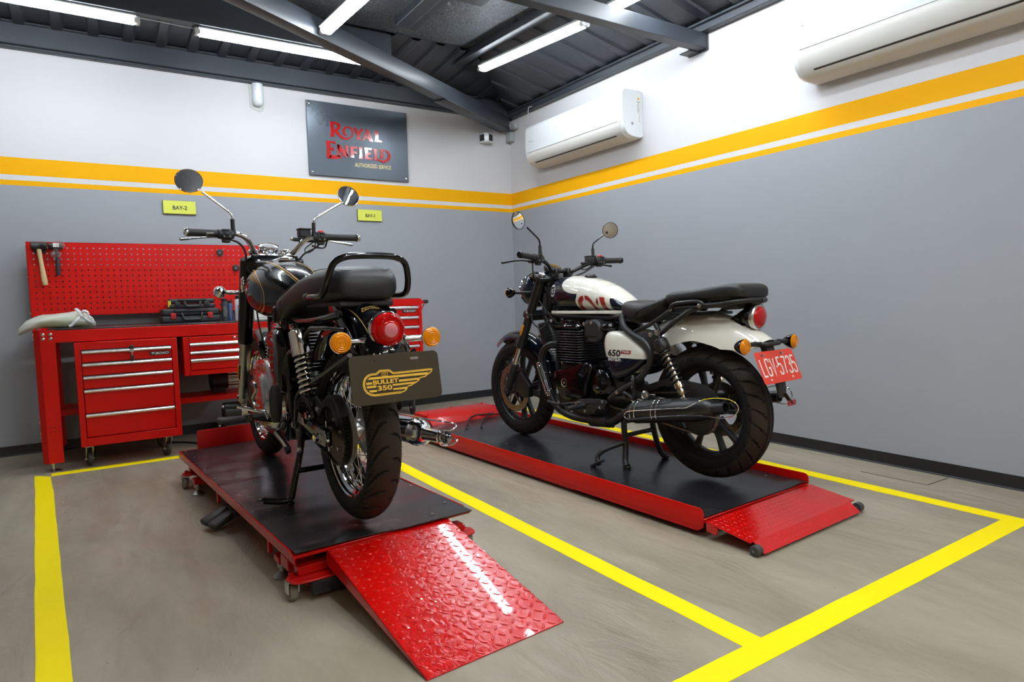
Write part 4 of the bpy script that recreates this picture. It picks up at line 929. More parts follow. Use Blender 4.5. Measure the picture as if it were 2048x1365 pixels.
def leaf_tread(N, off=.5, lo=.1, hi=.84, k=.9, wd=.0055, R=.32):
    def f(a, s_):
        t = abs(s_)
        if t < lo or t > hi: return 0
        u = (t-lo)/(hi-lo); ph = a*N/(2*PI)+(off if s_ > 0 else 0)-k*u*u*1.0
        d = abs(ph-math.floor(ph)-.5)*2*PI/N*R; w2 = wd*(1-.55*abs(2*u-1.1))
        g = smooth01((w2-d)/.0022)
        ph2 = a*N/(2*PI)+(off if s_ > 0 else 0)+.5-k*u*u
        d2 = abs(ph2-math.floor(ph2)-.5)*2*PI/N*R
        if u > .45: g = max(g, smooth01((wd*.6*(u-.45)*2-d2)/.002))
        return g
    return f
def slash_tread(N, lo=.18, hi=.86, k=.55, wd=.0038, R=.32, centre=True):
    def f(a, s_):
        t = abs(s_)
        g = smooth01((.0035-abs(t-.12)*.1)/.002) if centre and abs(t-.12) < .03 else 0
        if t < lo or t > hi: return g*.8
        u = (t-lo)/(hi-lo); ph = a*N/(2*PI)+(.5 if s_ > 0 else 0)+k*u+.08*math.sin(6*u)
        d = abs(ph-math.floor(ph)-.5)*2*PI/N*R
        return max(g, smooth01((wd*(1.1-.6*u)-d)/.002))
    return f
def rim(m_, rimR, w_, depth=.03):
    h = w_/2; return m_.lathe([(rimR+.006, -h), (rimR-.004, -h), (rimR-.01, -h+.006), (rimR-.012, -h+.02), (rimR-depth, -h*.35), (rimR-depth-.003, 0), (rimR-depth, h*.35), (rimR-.012, h-.02), (rimR-.01, h-.006), (rimR-.004, h), (rimR+.006, h), (rimR+.002, h-.004), (rimR+.002, -h+.004)], (0, 0, 0), (0, 1, 0), 72, True)
def loft_body(m_, st, n=36, e=2.5, k=8, tilt=None, top_e=None):
    """st: (x, half width, z top, z bottom); super-elliptic sections, splined along x"""
    xs = cr_path([(s_[0], s_[1], s_[2]) for s_ in st], k); zs = cr_path([(s_[0], s_[3], 0) for s_ in st], k); rings = []
    for a, b_ in zip(xs, zs):
        x, w_, zt, zb = a.x, max(a.y, .002), a.z, b_.y; cz = (zt+zb)/2; h = (zt-zb)/2; ring = []
        for j in range(n):
            t = 2*PI*j/n; c_, s_ = math.cos(t), math.sin(t); ee = (top_e if (top_e and s_ > 0) else e)
            ring.append((x+(tilt*(cz+h*s_-zb) if tilt else 0), w_*math.copysign(abs(c_)**(2/ee), c_), cz+h*math.copysign(abs(s_)**(2/ee), s_)))
        rings.append(ring)
    return m_.loft(rings)
def fender(m_, path, wf, df, th=.003, n=18, k=5, ang=82, flare=1.0):
    """guard swept along path (x, z); wf(t) half width, df(t) side depth, t in 0..1"""
    P = cr_path([(p[0], 0, p[1]) for p in path], k); N = len(P); out = []; inn = []
    for i, p in enumerate(P):
        t = i/(N-1); tg = (P[min(i+1, N-1)]-P[max(i-1, 0)]).normalized(); nn = V3(tg.z, 0, -tg.x)
        if nn.z < 0 and abs(nn.z) > .3: nn = -nn
        if abs(nn.z) <= .3 and (nn.x > 0) != (p.x > sum(q.x for q in P)/N): nn = -nn
        w_, d_ = wf(t), df(t); ro = []; ri = []
        for j in range(n+1):
            a = math.radians(-ang+2*ang*j/n); y = math.sin(a)/math.sin(math.radians(ang)); dn = (1-math.cos(a))/(1-math.cos(math.radians(ang)))
            ro.append(p+V3(0, w_*y, 0)-nn*d_*dn); ri.append(p+V3(0, (w_-th)*y, 0)-nn*(d_*dn+(th if dn < .9 else th*.3)))
        out.append(ro+ri[::-1])
    return m_.loft(out)
def mirror_part(parent, pts, c, r, nrm, metal, sock=None, thick=.018):
    c = V3(*c); n_ = V3(*nrm).normalized(); m_ = MB(metal)
    m_.tube(round_path(pts, .02, 4), .0052, 10)
    m_.lathe([(0, -thick), (r*.55, -thick*.92), (r*.88, -thick*.55), (r, -.004), (r, .003), (r*.955, .004), (r*.945, .0005), (0, .0005)], c, n_, 40)
    m_.ball(c-n_*thick*.55-(c-V3(*pts[-1])).normalized()*r*.55, .009, 12)
    o = obj('mirror', m_, parent)
    if sock:
        s_ = MB(MATT_BLACK); s_.cyl(sock[0], sock[1], .0098, n=16); s_.cyl(sock[0], V3(*sock[0])+(V3(*sock[1])-V3(*sock[0]))*.35, .0115, n=16); obj('stem_boot', s_, o)
    g = MB(MIRROR); g.lathe([(0, .0042), (r*.6, .0036), (r*.94, .0016)], c, n_, 40); obj('mirror_glass', g, o)
    return o
def lamp_pod(name, parent, root, c, face, r, body, stem_m, lens_m, depth=.03, stem_r=.009, lens_bulge=.012):
    c = V3(*c); f = V3(*face).normalized(); m_ = MB(stem_m); m_.cyl(root, c-f*depth*.3, stem_r, stem_r*.8, n=14)
    m_.use(body); m_.lathe([(0, -depth), (r*.45, -depth*.9), (r*.8, -depth*.5), (r*1.02, 0), (r*1.02, .004), (r*.9, .005)], c, f, 30)
    o = obj(name, m_, parent)
    l = MB(lens_m); l.lathe([(r*.97, .0), (r*.97, .006), (r*.85, lens_bulge*.8), (r*.5, lens_bulge), (0, lens_bulge*1.08)], c, f, 30)
    for q in range(1, 5): l.lathe([(r*q*.19, lens_bulge*1.02), (r*(q*.19+.05), lens_bulge*1.14), (r*(q*.19+.1), lens_bulge*1.0)], c, f, 30)
    obj('lens', l, o)
    g = MB(AMBER_GLOW if lens_m is AMBER else RED_CENTRE); g.lathe([(r*.85, .0015), (r*.4, -.004), (0, -.006)], c, f, 24); obj('lens_reflector', g, o)
    return o
def grip_set(parent, p_in, p_out, metal_end, lever_pts, lever_m, swc, button=None, side=1, brake=False, barr=.0125):
    a = V3(*p_in); b_ = V3(*p_out); d_ = (b_-a).normalized(); L_ = (b_-a).length
    g = MB(MATT_BLACK); prof = [(0, 0), (.0205, 0), (.0205, .008), (.0172, .012)]+[(.0172+(.0005 if k % 2 else 0), .012+(L_-.03)*k/22) for k in range(1, 22)]+[(.0172, L_-.012), (.0195, L_-.009), (.0195, L_-.003), (0, L_-.003)]
    g.lathe(prof, a, d_, 24); gr = obj('grip', g, parent)
    e = MB(metal_end); e.lathe([(0, L_-.003), (.018, L_-.003), (.019, L_), (.019, L_+.007), (.016, L_+.011), (.011, L_+.011), (.01, L_+.008), (0, L_+.008)], a, d_, 24); obj('bar_end', e, gr)
    s_ = MB(MATT_BLACK); R_ = Matrix((V3(-d_.y, d_.x, 0).normalized(), d_, V3(-d_.y, d_.x, 0).normalized().cross(d_))).transposed().to_4x4()
    c = V3(*swc); s_.box(c, (.042, .052, .05), .011, R_, 3); s_.cyl(c-d_*.033, c-d_*.02, .02, n=18); s_.box(c+V3(.004, 0, -.03), (.03, .035, .018), .006, R_); s_.cyl(c+d_*.02, c+d_*.036, .0215, n=20)
    so = obj('switch_housing', s_, parent)
    q = MB(MATT_BLACK); q.box(c+V3(-.024, 0, .0), (.008, .018, .014), .003, R_); q.box(c+V3(-.024, 0, .019), (.006, .022, .007), .002, R_); q.use(GREY_PRINT); q.box(c+V3(-.0255, .012, -.012), (.004, .006, .006), .001, R_); q.box(c+V3(-.0255, -.012, -.012), (.004, .005, .008), .001, R_); obj('switch', q, so)
    if button: q = MB(button); q.ball(c+V3(-.004, 0, .026), (.014, .018, .009), 14); obj('kill_switch', q, so)
    l = MB(lever_m); P = cr_path(lever_pts, 5); n_ = len(P); l.tube(P, [.0075-.0025*math.sin(PI*min(1, i/n_*1.1)) for i in range(n_)], 10, squash=.8); l.ball(P[-1], .0075, 12); l.use(MATT_BLACK); l.box(P[0], (.03, .035, .02), .006, R_)
    lo = obj('brake_lever' if brake else 'clutch_lever', l, parent)
    if brake:
        q = MB(MATT_BLACK); rc = P[0]+V3(.0, side*-.055, .03); q.box(rc, (.045, .058, .034), .004, R_); q.box(rc+V3(0, 0, .019), (.048, .061, .006), .002, R_); q.bar(P[0], rc+V3(0, -side*.04, -.024), .022, .02, .005); q.cyl(rc+V3(0, -side*.04, -.024), rc+V3(0, -side*.075, -.026), .008, n=12)
        obj('brake_reservoir', q, lo)
def chain_part(parent, c0, r0, c1, r1, y, m0, pitch=.0125):
    """roller chain round two sprockets in the xz plane"""
    c0 = Vector((c0[0], c0[1])); c1 = Vector((c1[0], c1[1])); d_ = c1-c0; L_ = d_.length; base = math.atan2(d_.y, d_.x); off = math.acos((r0-r1)/L_); pts = []
    a0, a1 = base+off, base+2*PI-off
    for k in range(25): a = a0+(a1-a0)*k/24; pts.append(c0+Vector((math.cos(a), math.sin(a)))*r0)
    for k in range(9): a = base-off+2*off*k/8; pts.append(c1+Vector((math.cos(a), math.sin(a)))*r1)
    pts.append(pts[0]); m_ = MB(m0); acc = 0; i = 0; pos = 0.0
    seg = [(pts[k+1]-pts[k]).length for k in range(len(pts)-1)]; tot = sum(seg); n_ = int(tot/pitch)
    def at(s_):
        for k, l in enumerate(seg):
            if s_ <= l: return pts[k]+(pts[k+1]-pts[k])*(s_/l), math.atan2((pts[k+1]-pts[k]).y, (pts[k+1]-pts[k]).x)
            s_ -= l
        return pts[-1], 0
    for k in range(n_):
        p, a = at((k+.5)*tot/n_); w_ = .0085 if k % 2 else .0055
        for s_ in (-1, 1): m_.box((p.x, y+s_*w_, p.y), (pitch*1.35, .0016, .0085), .002, Matrix.Rotation(-a, 4, 'Y'), 1)
        q, _ = at(k*tot/n_); m_.cyl((q.x, y-.009, q.y), (q.x, y+.009, q.y), .0036, n=6)
    return obj('chain', m_, parent)
def sprocket(parent, c, r, y, teeth, m0, holes=True):
    pts = []
    for k in range(teeth*4): a = 2*PI*k/(teeth*4); rr = r+(.004 if k % 4 in (1, 2) else -.002); pts.append((c[0]+rr*math.cos(a), c[1]+rr*math.sin(a)))
    m_ = MB(m0); m_.prism(pts, y-.003, y+.003); o = obj('sprocket', m_, parent); b_ = MB(ZINC)
    for k in range(5): a = 2*PI*k/5+.3; b_.bolt((c[0]+r*.55*math.cos(a), y+.003, c[1]+r*.55*math.sin(a)), (0, 1, 0), .008, .008)
    obj('sprocket_bolts', b_, o); return o
def disc(parent, y, r, r2, m0, name='brake_disc'):
    m_ = MB(m0); m_.lathe([(r2, y-.0022), (r, y-.0022), (r, y+.0022), (r2, y+.0022)], (0, 0, 0), (0, 1, 0), 56, True)
    for k in range(6):
        a = 2*PI*k/6; m_.bar((r2*math.cos(a), y, r2*math.sin(a)), (r2*.4*math.cos(a+.35), y, r2*.4*math.sin(a+.35)), .006, .012, .001)
    m_.use(DECAL_BLACK)
    for k in range(30): a = 2*PI*k/30; q = (r+r2)/2+(.012 if k % 3 == 0 else (-.012 if k % 3 == 1 else 0)); m_.cyl((q*math.cos(a), y-.0026, q*math.sin(a)), (q*math.cos(a), y+.0026, q*math.sin(a)), .004, n=8)
    return obj(name, m_, parent)
def bolts(parent, pts, axis=(0, 1, 0), r=.0075, m0=None, h=.007, name='bolt'):
    for p in pts:
        m_ = MB(m0 or ZINC); m_.bolt(p, axis, r, h); obj(name, m_, parent)

# ================================================================== RIGHT MOTORCYCLE (white and navy, alloy wheels)
K = thing('motorcycle', 'white and navy cruiser motorcycle numbered 01, red LGV-5735 plate, on the right lift', 'motorcycle', (-1.2017, -3.5232, .0861), 1.6482)
RA = V3(0, 0, .3335); FA = V3(1.465, 0, .317)
ALLOY = mat('black cast alloy', (0.014, 0.014, 0.015), .38, bump=.04, bscale=150)
DISC = mat('brake disc steel', (0.3, 0.27, 0.24), .35, 1.0)
def alloy_wheel(name, c, R, w_, rimR, rw, ang0, tread):
    m_ = MB(ALLOY); rim(m_, rimR, rw, .022)
    m_.lathe([(0, -.05), (.032, -.05), (.036, -.03), (.036, .03), (.032, .05), (0, .05)], (0, 0, 0), (0, 1, 0), 28)
    for k in range(5):
        for s_ in (-1, 1):
            a = ang0+2*PI*k/5+s_*.10; b_ = ang0+2*PI*k/5+s_*.24
            p = V3(.03*math.cos(a), 0, .03*math.sin(a)); q = V3((rimR-.016)*math.cos(b_), 0, (rimR-.016)*math.sin(b_)); mid = (p+q)/2
            d_ = (q-p).normalized(); nn = d_.cross(V3(0, 1, 0))
            rings = []
            for t, ww, hh in ((0, .016, .030), (.25, .011, .024), (.6, .0095, .018), (.92, .013, .02), (1, .02, .026)):
                o_ = p+(q-p)*t; rings.append([o_+nn*ww*x+V3(0, 1, 0)*hh*y for x, y in ((-1, -.6), (-.6, -1), (.6, -1), (1, -.6), (1, .6), (.6, 1), (-.6, 1), (-1, .6))])
            m_.loft(rings)
    o = obj(name, m_, K, c); ty = make_tyre(R, w_, rimR-.002, tread, hairs=0); obj('tyre', ty, o); return o
rw = alloy_wheel('rear_wheel', RA, .321, .15, .218, .112, .32, slash_tread(26, .22, .93, 1.1, .0052, .32))
fw = alloy_wheel('front_wheel', FA, .317, .10, .232, .07, .62, slash_tread(30, .25, .9, .6, .004, .32, False))
disc(rw, -.085, .135, .095, DISC); disc(fw, .065, .155, .115, DISC)
sp = sprocket(K, (0, RA.z), .098, .082, 38, DULL_STEEL)
chain_part(K, (0, RA.z), .102, (.56, .335), .036, .082, mat('chain steel', (0.25, 0.21, 0.17), .4, .9))
m_ = MB(MATT_BLACK); m_.lathe([(0, .0), (.07, 0), (.085, -.008), (.085, -.018), (.0, -.018)], (0, .104, RA.z-.02), (0, 1, 0), 30); obj('hub_cover', m_, K)
# frame
FR = mat('matt black frame', (0.014, 0.014, 0.0145), .46, bump=.05, bscale=220)
m_ = MB(FR)
for s_ in (1, -1):
    q = lambda L: [(x, s_*y, z) for x, y, z in L]
    m_.tube(round_path(q([(1.16, .03, .93), (1.17, .045, .80), (1.06, .06, .66), (1.02, .07, .60)]), .05), .017, 12)
    m_.tube(cr_path(q([(.445, .13, .80), (.432, .14, .768), (.405, .15, .736), (.345, .155, .702), (.272, .155, .668), (.236, .155, .62), (.245, .155, .55), (.325, .155, .47), (.459, .15, .397), (.53, .14, .352)]), 5), .0165, 12)
    m_.tube(round_path(q([(.53, .14, .36), (.40, .15, .372), (.33, .155, .37)]), .03), .014, 10)
    m_.tube(q([(.367, .12, .716), (.258, .13, .754), (.198, .135, .784), (.118, .14, .827)]), .011, 10)
    m_.tube(q([(.19, .14, .705), (.084, .145, .779), (.002, .14, .827), (-.06, .13, .845)]), .0125, 10)
    m_.tube(q([(.215, .14, .76), (.198, .14, .735), (.19, .14, .69)]), .012, 10)
    m_.prism([(.37, .70), (.21, .732), (.172, .70), (.178, .665), (.235, .615), (.27, .64)], s_*.138, s_*.152, .003)
    m_.tube(round_path(q([(1.15, .04, .80), (.95, .06, .79), (.6, .07, .78), (.44, .10, .80)]), .05), .016, 10)
    m_.tube(round_path(q([(1.02, .07, .6), (.98, .09, .3), (.9, .09, .22), (.55, .10, .2)]), .05), .015, 10)
m_.cyl((.53, -.15, .40), (.53, .15, .40), .02, n=16); m_.cyl((1.185, 0, .80), (1.13, 0, .97), .035, n=20); m_.b2((-.05, -.12, .80), (.15, .12, .815), .004)
fo = obj('frame', m_, K); bolts(fo, [(.283, .154, .682), (.232, .154, .707)], r=.0105); bolts(fo, [(.45, .17, .40), (.34, .172, .372), (.55, .152, .335)], r=.009)
m_ = MB(FR); st = [(.30, .446), (.172, .49), (.061, .488), (-.043, .478), (-.10, .45), (-.122, .40), (-.10, .34), (-.05, .295), (.03, .29), (.075, .33), (.07, .40), (.03, .44), (.10, .452), (.2, .445), (.33, .395), (.36, .41)]
m_.prism(st, .098, .112, .004); st2 = [(.42, .42), (.42, .36), (-.02, .31), (-.06, .335), (-.02, .37)]
for s_ in (-1, 1): m_.prism(st2, s_*.12, s_*.145, .006)
m_.prism([(p[0], p[1]) for p in st], -.112, -.098, .004) if False else None
obj('swingarm', m_, K); bolts(K, [(.0, .15, RA.z)], r=.015, h=.012, name='axle_nut')
# shocks
NICKEL = mat('warm nickel shock body', (0.62, 0.55, 0.42), .2, 1.0)
for s_ in (1, -1):
    a = V3(.175, s_*.16, .69); b_ = V3(.028, s_*.16, .41); d_ = (b_-a).normalized(); m_ = MB(SATIN_BLACK)
    m_.lathe([(0, 0), (.022, 0), (.034, .012), (.036, .03), (.036, .055), (.028, .068), (0, .068)], a, d_, 28); m_.cyl(a-d_*.02, a+d_*.01, .014, n=14)
    m_.use(NICKEL); m_.cyl(a+d_*.09, a+d_*.26, .0165, n=18); m_.lathe([(.0165, .235), (.024, .237), (.024, .262), (.0165, .265), (.02, .28), (.014, .3), (0, .3)], a, d_, 20); m_.cyl(a+d_*.28, a+d_*.318, .009, n=12)
    o = obj('shock_absorber', m_, K); q = MB(SATIN_BLACK); q.spring(a+d_*.062, a+d_*.238, .027, .0052, 7.2); obj('spring', q, o)
    q = MB(ZINC); q.bolt(a+V3(-.004, s_*.018, .03), (0, s_, 0), .012, .01); q.bolt(b_+V3(0, s_*.012, .0), (0, s_, 0), .01, .008); obj('mounting_bolt', q, o)
# rear guard (cream) with plate holder
path = [(.322, .66), (.306, .725), (.26, .768), (.186, .798), (.1, .813), (.012, .816), (-.053, .809), (-.117, .796), (-.178, .775), (-.237, .745), (-.283, .718), (-.318, .692)]
wf = lambda t: .108*min(1, .55+4*t) if t < .2 else (.108 if t < .75 else .108-.03*(t-.75)/.25)
df = lambda t: interp([(0, .05), (.12, .10), (.25, .155), (.45, .135), (.6, .138), (.75, .135), (.86, .10), (1, .045)], t)[0]
m_ = MB(WHITE_PAINT); fender(m_, path, wf, df); tg_ = MB(WHITE_PAINT); tg_.merge(m_)
for V2, F2 in royal_enfield(.05, .026): wrap(m_, (V2, F2), DECAL_RED, tg_, lambda u, v: (-.262+v*.8, -.02-u, .74), (-.45, 0, 1), .0008, .02)
rf = obj('rear_fender', m_, K, sharp=50)
m_ = MB(MATT_BLACK); m_.b2((-.335, -.06, .664), (-.20, .06, .682), .006); m_.prism([(-.27, .69), (-.305, .685), (-.322, .64), (-.372, .505), (-.378, .44), (-.37, .44), (-.35, .52), (-.30, .62)], -.03, .03, .003)
m_.bar((-.30, -.16, .676), (-.30, .16, .676), .02, .018, .006); m_.bar((-.375, -.01, .46), (-.385, -.05, .41), .025, .005); obj('plate_holder', m_, K)
m_ = MB(mat('red reflector', (0.35, 0.01, 0.012), .2, coat=1.0)); m_.b2((-.392, -.08, .40), (-.386, -.02, .425), .001); obj('reflector', m_, K)
PL_RED = mat('red number plate', sr(226, 66, 48), .38); m_ = MB(PL_RED)
pc = V3(-.355, 0, .577); tiltp = math.atan2(.057, .136); pu = V3(0, -1, 0); pv = V3(math.sin(tiltp), 0, math.cos(tiltp)); pn = V3(-math.cos(tiltp), 0, math.sin(tiltp))
def pl(u, v, h=.0): return pc+pu*u+pv*v+pn*h
def rrect(w_, h, r, n=5):
    out = []
    for cx, cy, a in ((w_/2-r, h/2-r, 0), (-w_/2+r, h/2-r, 90), (-w_/2+r, -h/2+r, 180), (w_/2-r, -h/2+r, 270)): out += arc2((cx, cy), r, a, a+90, n)
    return out
PT = Matrix((pu, pv, pn)).transposed().to_4x4(); PT.translation = pc
m_.prism(rrect(.30, .146, .012), -.0012, .0012, .0006, 'xy', 1, PT); np_ = obj('number_plate', m_, K)
m_ = MB(DECAL_WHITE)     # plate figures in narrow rounded strokes
def glyph(ch, x, w_, h, t):
    S_ = {'L': [[(0, 1), (0, 0), (1, 0)]], 'G': [[(1, .78), (.86, .97), (.5, 1), (.14, .97), (0, .8), (0, .2), (.14, .03), (.5, 0), (.86, .03), (1, .2), (1, .46), (.55, .46)]], 'V': [[(0, 1), (.5, 0), (1, 1)]], '-': [[(.2, .48), (.9, .48)]],
          '5': [[(.95, 1), (.08, 1), (.04, .56), (.4, .62), (.8, .58), (.98, .42), (1, .2), (.84, .03), (.45, 0), (.12, .04), (0, .2)]], '7': [[(0, 1), (1, 1), (.82, .7), (.5, .3), (.42, 0)]], '3': [[(.02, .84), (.18, .98), (.5, 1), (.84, .96), (.96, .8), (.9, .6), (.5, .54)], [(.5, .54), (.92, .48), (1, .25), (.86, .04), (.5, 0), (.14, .03), (0, .18)]]}
    for s_ in S_[ch]: flat(m_, ribbon([(x+p[0]*w_, (p[1]-.5)*h) for p in s_], t), lambda u, v: pl(u, v, .002))
x = -.132
for ch, w_ in (('L', .025), ('G', .027), ('V', .028), ('-', .013), ('5', .026), ('7', .026), ('3', .026), ('5', .026)):
    glyph(ch, x, w_, .076, .0082); x += w_+(.0118 if ch not in 'V-' else .006)
obj('plate_characters', m_, np_, recalc=False)
m_ = MB(ZINC)
for u, v in ((-.092, .056), (.058, .056)): m_.lathe([(.006, 0), (.006, .003), (0, .004)], pl(u+.006, v), pn, 12); m_.use(DECAL_BLACK); flat(m_, (rrect(.026, .008, .0039), [tuple(range(24))]), lambda a, b__, u=u, v=v: pl(u+a, v+b__, .0016)); m_.use(ZINC)
m_.use(DECAL_WHITE)
for u in (-.09, .08): m_.lathe([(.005, 0), (.005, .002), (0, .0025)], pl(u, -.056), pn, 14)
obj('plate_screws', m_, np_)
# tail lamp
c = V3(-.255, 0, .792); m_ = MB(GLOSS_BLACK); m_.lathe([(0, -.075), (.03, -.068), (.048, -.05), (.056, -.02), (.057, 0)], c, (-1, 0, -.04), 40); m_.prism([(-.135, .785), (-.21, .83), (-.235, .80), (-.245, .76), (-.20, .75)], -.04, .04, .006); o = obj('tail_light', m_, K)
q = MB(mat('satin silver bezel', (0.7, 0.7, 0.68), .3, 1.0)); q.lathe([(.057, -.012), (.06, -.008), (.06, .006), (.055, .012), (.049, .012), (.048, .004)], c, (-1, 0, -.04), 44); obj('bezel', q, o)
q = MB(RED_LENS); q.lathe([(.049, .004), (.047, .014), (.038, .022), (.02, .026), (0, .027)], c, (-1, 0, -.04), 40); obj('lens', q, o)
q = MB(RED_CENTRE); q.lathe([(.047, .003), (.03, -.006), (.012, .008), (0, .009)], c, (-1, 0, -.04), 30); obj('lens_reflector', q, o)
for s_ in (1, -1): lamp_pod('indicator', K, (-.30, s_*.09, .678), (-.312, s_*.195, .672), (-1, s_*.1, 0), .034, GLOSS_BLACK, MATT_BLACK, AMBER, .045, .011)
# seats
m_ = MB(LEATHER); loft_body(m_, [(.497, .05, .858, .815), (.485, .085, .868, .79), (.45, .118, .876, .766), (.39, .14, .874, .756), (.32, .15, .866, .767), (.24, .152, .876, .80), (.18, .148, .89, .832), (.165, .13, .886, .85)], 40, 3.0, 6, top_e=3.6)
m_.tube([(.46, .112, .855), (.41, .128, .80), (.385, .142, .768), (.36, .149, .772), (.32, .152, .82), (.27, .152, .84), (.21, .151, .86)], .0016, 6); obj('rider_seat', m_, K, sharp=60)
m_ = MB(LEATHER); loft_body(m_, [(.18, .09, .895, .858), (.165, .12, .908, .85), (.12, .138, .917, .852), (.03, .142, .922, .862), (-.07, .14, .933, .864), (-.16, .134, .944, .87), (-.22, .122, .943, .873), (-.247, .10, .925, .878), (-.252, .06, .905, .885)], 40, 3.6, 6, top_e=4.5); obj('pillion_seat', m_, K, sharp=60)
m_ = MB(SATIN_BLACK)
for s_ in (1, -1): m_.tube(cr_path([(.115, s_*.15, .832), (.10, s_*.152, .85), (.07, s_*.152, .860), (.0, s_*.15, .866), (-.045, s_*.148, .866), (-.07, s_*.145, .855), (-.062, s_*.143, .842), (.02, s_*.143, .842), (.09, s_*.145, .838)], 5), .0095, 10); m_.tube(round_path([(-.05, s_*.14, .845), (-.15, s_*.13, .851), (-.24, s_*.10, .868), (-.268, 0, .866)], .05, 6), .013, 12)
gr = obj('grab_rail', m_, K); bolts(gr, [(.112, .15, .832), (-.058, .155, .848)], r=.009); m_ = MB(MATT_BLACK); m_.b2((-.20, -.08, .835), (.12, .08, .86), .006); m_.prism([(-.13, .825), (-.19, .83), (-.235, .855), (-.05, .86)], -.07, .07, .004); obj('seat_base', m_, K)
# tank
TST = [(1.072, .03, .975, .875), (1.06, .075, 1.0, .845), (1.03, .108, 1.018, .826), (.97, .132, 1.026, .817), (.89, .142, 1.024, .814), (.80, .142, 1.013, .814), (.71, .132, .992, .814), (.63, .118, .962, .814), (.56, .103, .923, .815), (.51, .09, .885, .817), (.475, .075, .858, .82), (.46, .05, .845, .828)]
m_ = MB(NAVY); loft_body(m_, TST, 48, 2.35, 6, top_e=2.15); tk = MB(NAVY); tk.merge(m_)
tear = [(.896, 1.035), (.911, 1.012), (.915, .988), (.903, .963), (.874, .94), (.839, .927), (.804, .921), (.77, .92), (.756, .921), (.70, .93), (.60, .91), (.595, .895), (.556, .89), (.514, .887), (.464, .881), (.434, .88), (.40, .886), (.40, .95), (.5, 1.0), (.7, 1.04), (.86, 1.045)]
SHAPES = [(tear, WHITE_PAINT, .0008), ([(.770, .935), (.776, .904), (.787, .88), (.787, .853), (.782, .826), (.546, .825), (.561, .895), (.575, .93)], WHITE_PAINT, .0008),
          ([(.773, .828), (.774, .857), (.766, .884), (.751, .902), (.727, .91), (.724, .886), (.737, .876), (.745, .856), (.743, .828)], DECAL_RED, .0016),
          ([(.718, .91), (.694, .905), (.67, .883), (.655, .856), (.646, .827), (.67, .827), (.675, .852), (.687, .873), (.701, .885), (.714, .887)], DECAL_RED, .0016),
          ([(.622, .899), (.591, .896), (.573, .825), (.603, .826)], DECAL_RED, .0016), ([(.635, .898), (.627, .873), (.637, .848), (.644, .873)], DECAL_RED, .0016)]
for s_ in (1, -1):
    for poly, M_, of in SHAPES: wrap(m_, (poly, [tuple(range(len(poly)))]), M_, tk, lambda u, v, s_=s_: (u, s_*.14, v), (0, s_, 0), of, .006)
    o_ = arc2((1.0, .942), .035, 0, 360, 28, .036); i_ = arc2((1.0, .942), .030, 0, 360, 28, .031)
    wrap(m_, (o_+i_, [(k, k+1, 29+k+1, 29+k) for k in range(28)]), DECAL_WHITE, tk, lambda u, v, s_=s_: (u, s_*.14, v), (0, s_, 0), .0008, .02)
    wrap(m_, (lambda T: ([(-x*s_+1.0, y+.942) for x, y in T[0]], T[1]))(text_polys('RE', .036, .026, .02)), DECAL_WHITE, tk, lambda u, v, s_=s_: (u, s_*.14, v), (0, s_, 0), .0008, .02)
    for dz in (.0, ): wrap(m_, ([(1.014, .964), (.986, .964), (1.0, .974)], [(0, 1, 2)]), DECAL_WHITE, tk, lambda u, v, s_=s_: (u, s_*.14, v), (0, s_, 0), .0008, .02); wrap(m_, ([(1.014, .92), (.986, .92), (1.0, .91)], [(0, 1, 2)]), DECAL_WHITE, tk, lambda u, v, s_=s_: (u, s_*.14, v), (0, s_, 0), .0008, .02)
hw = [(.905, .105), (.88, .122), (.80, .125), (.71, .116), (.63, .102), (.56, .088), (.51, .076), (.475, .062), (.462, .045)]
topw = [(.912, -.05), (.912, .05)]+hw+[(x, -y) for x, y in reversed(hw)]
wrap(m_, (topw, [tuple(range(len(topw)))]), WHITE_PAINT, tk, lambda u, v: (u, v, .98), (0, 0, 1), .0009, .008)
ft = obj('fuel_tank', m_, K, sharp=60)
q = MB(WHITE_PAINT)
for s_ in (1, -1):
    P = [interp([(a[0], a[1]) for a in sorted(TST)], x)[0] for x in (.478, .56, .65, .75, .85, .95, 1.0, 1.03)]
    V = [(x, s_*(w_*.9+.004), .816) for x, w_ in zip((.478, .56, .65, .75, .85, .95, 1.0, 1.03), P)]
    for a, b_ in zip(V, V[1:]): q.bar(a, b_, .008, .017, .001)
obj('tank_seam', q, ft)
q = MB(GLOSS_BLACK); q.lathe([(0, .0), (.036, 0), (.036, .008), (.03, .012), (0, .013)], (.80, 0, 1.012), (-.08, 0, 1), 30)
for k in range(6): a = k*PI/3; q.ball((.80+.024*math.cos(a), .024*math.sin(a), 1.025), .004, 8)
obj('fuel_cap', q, ft)
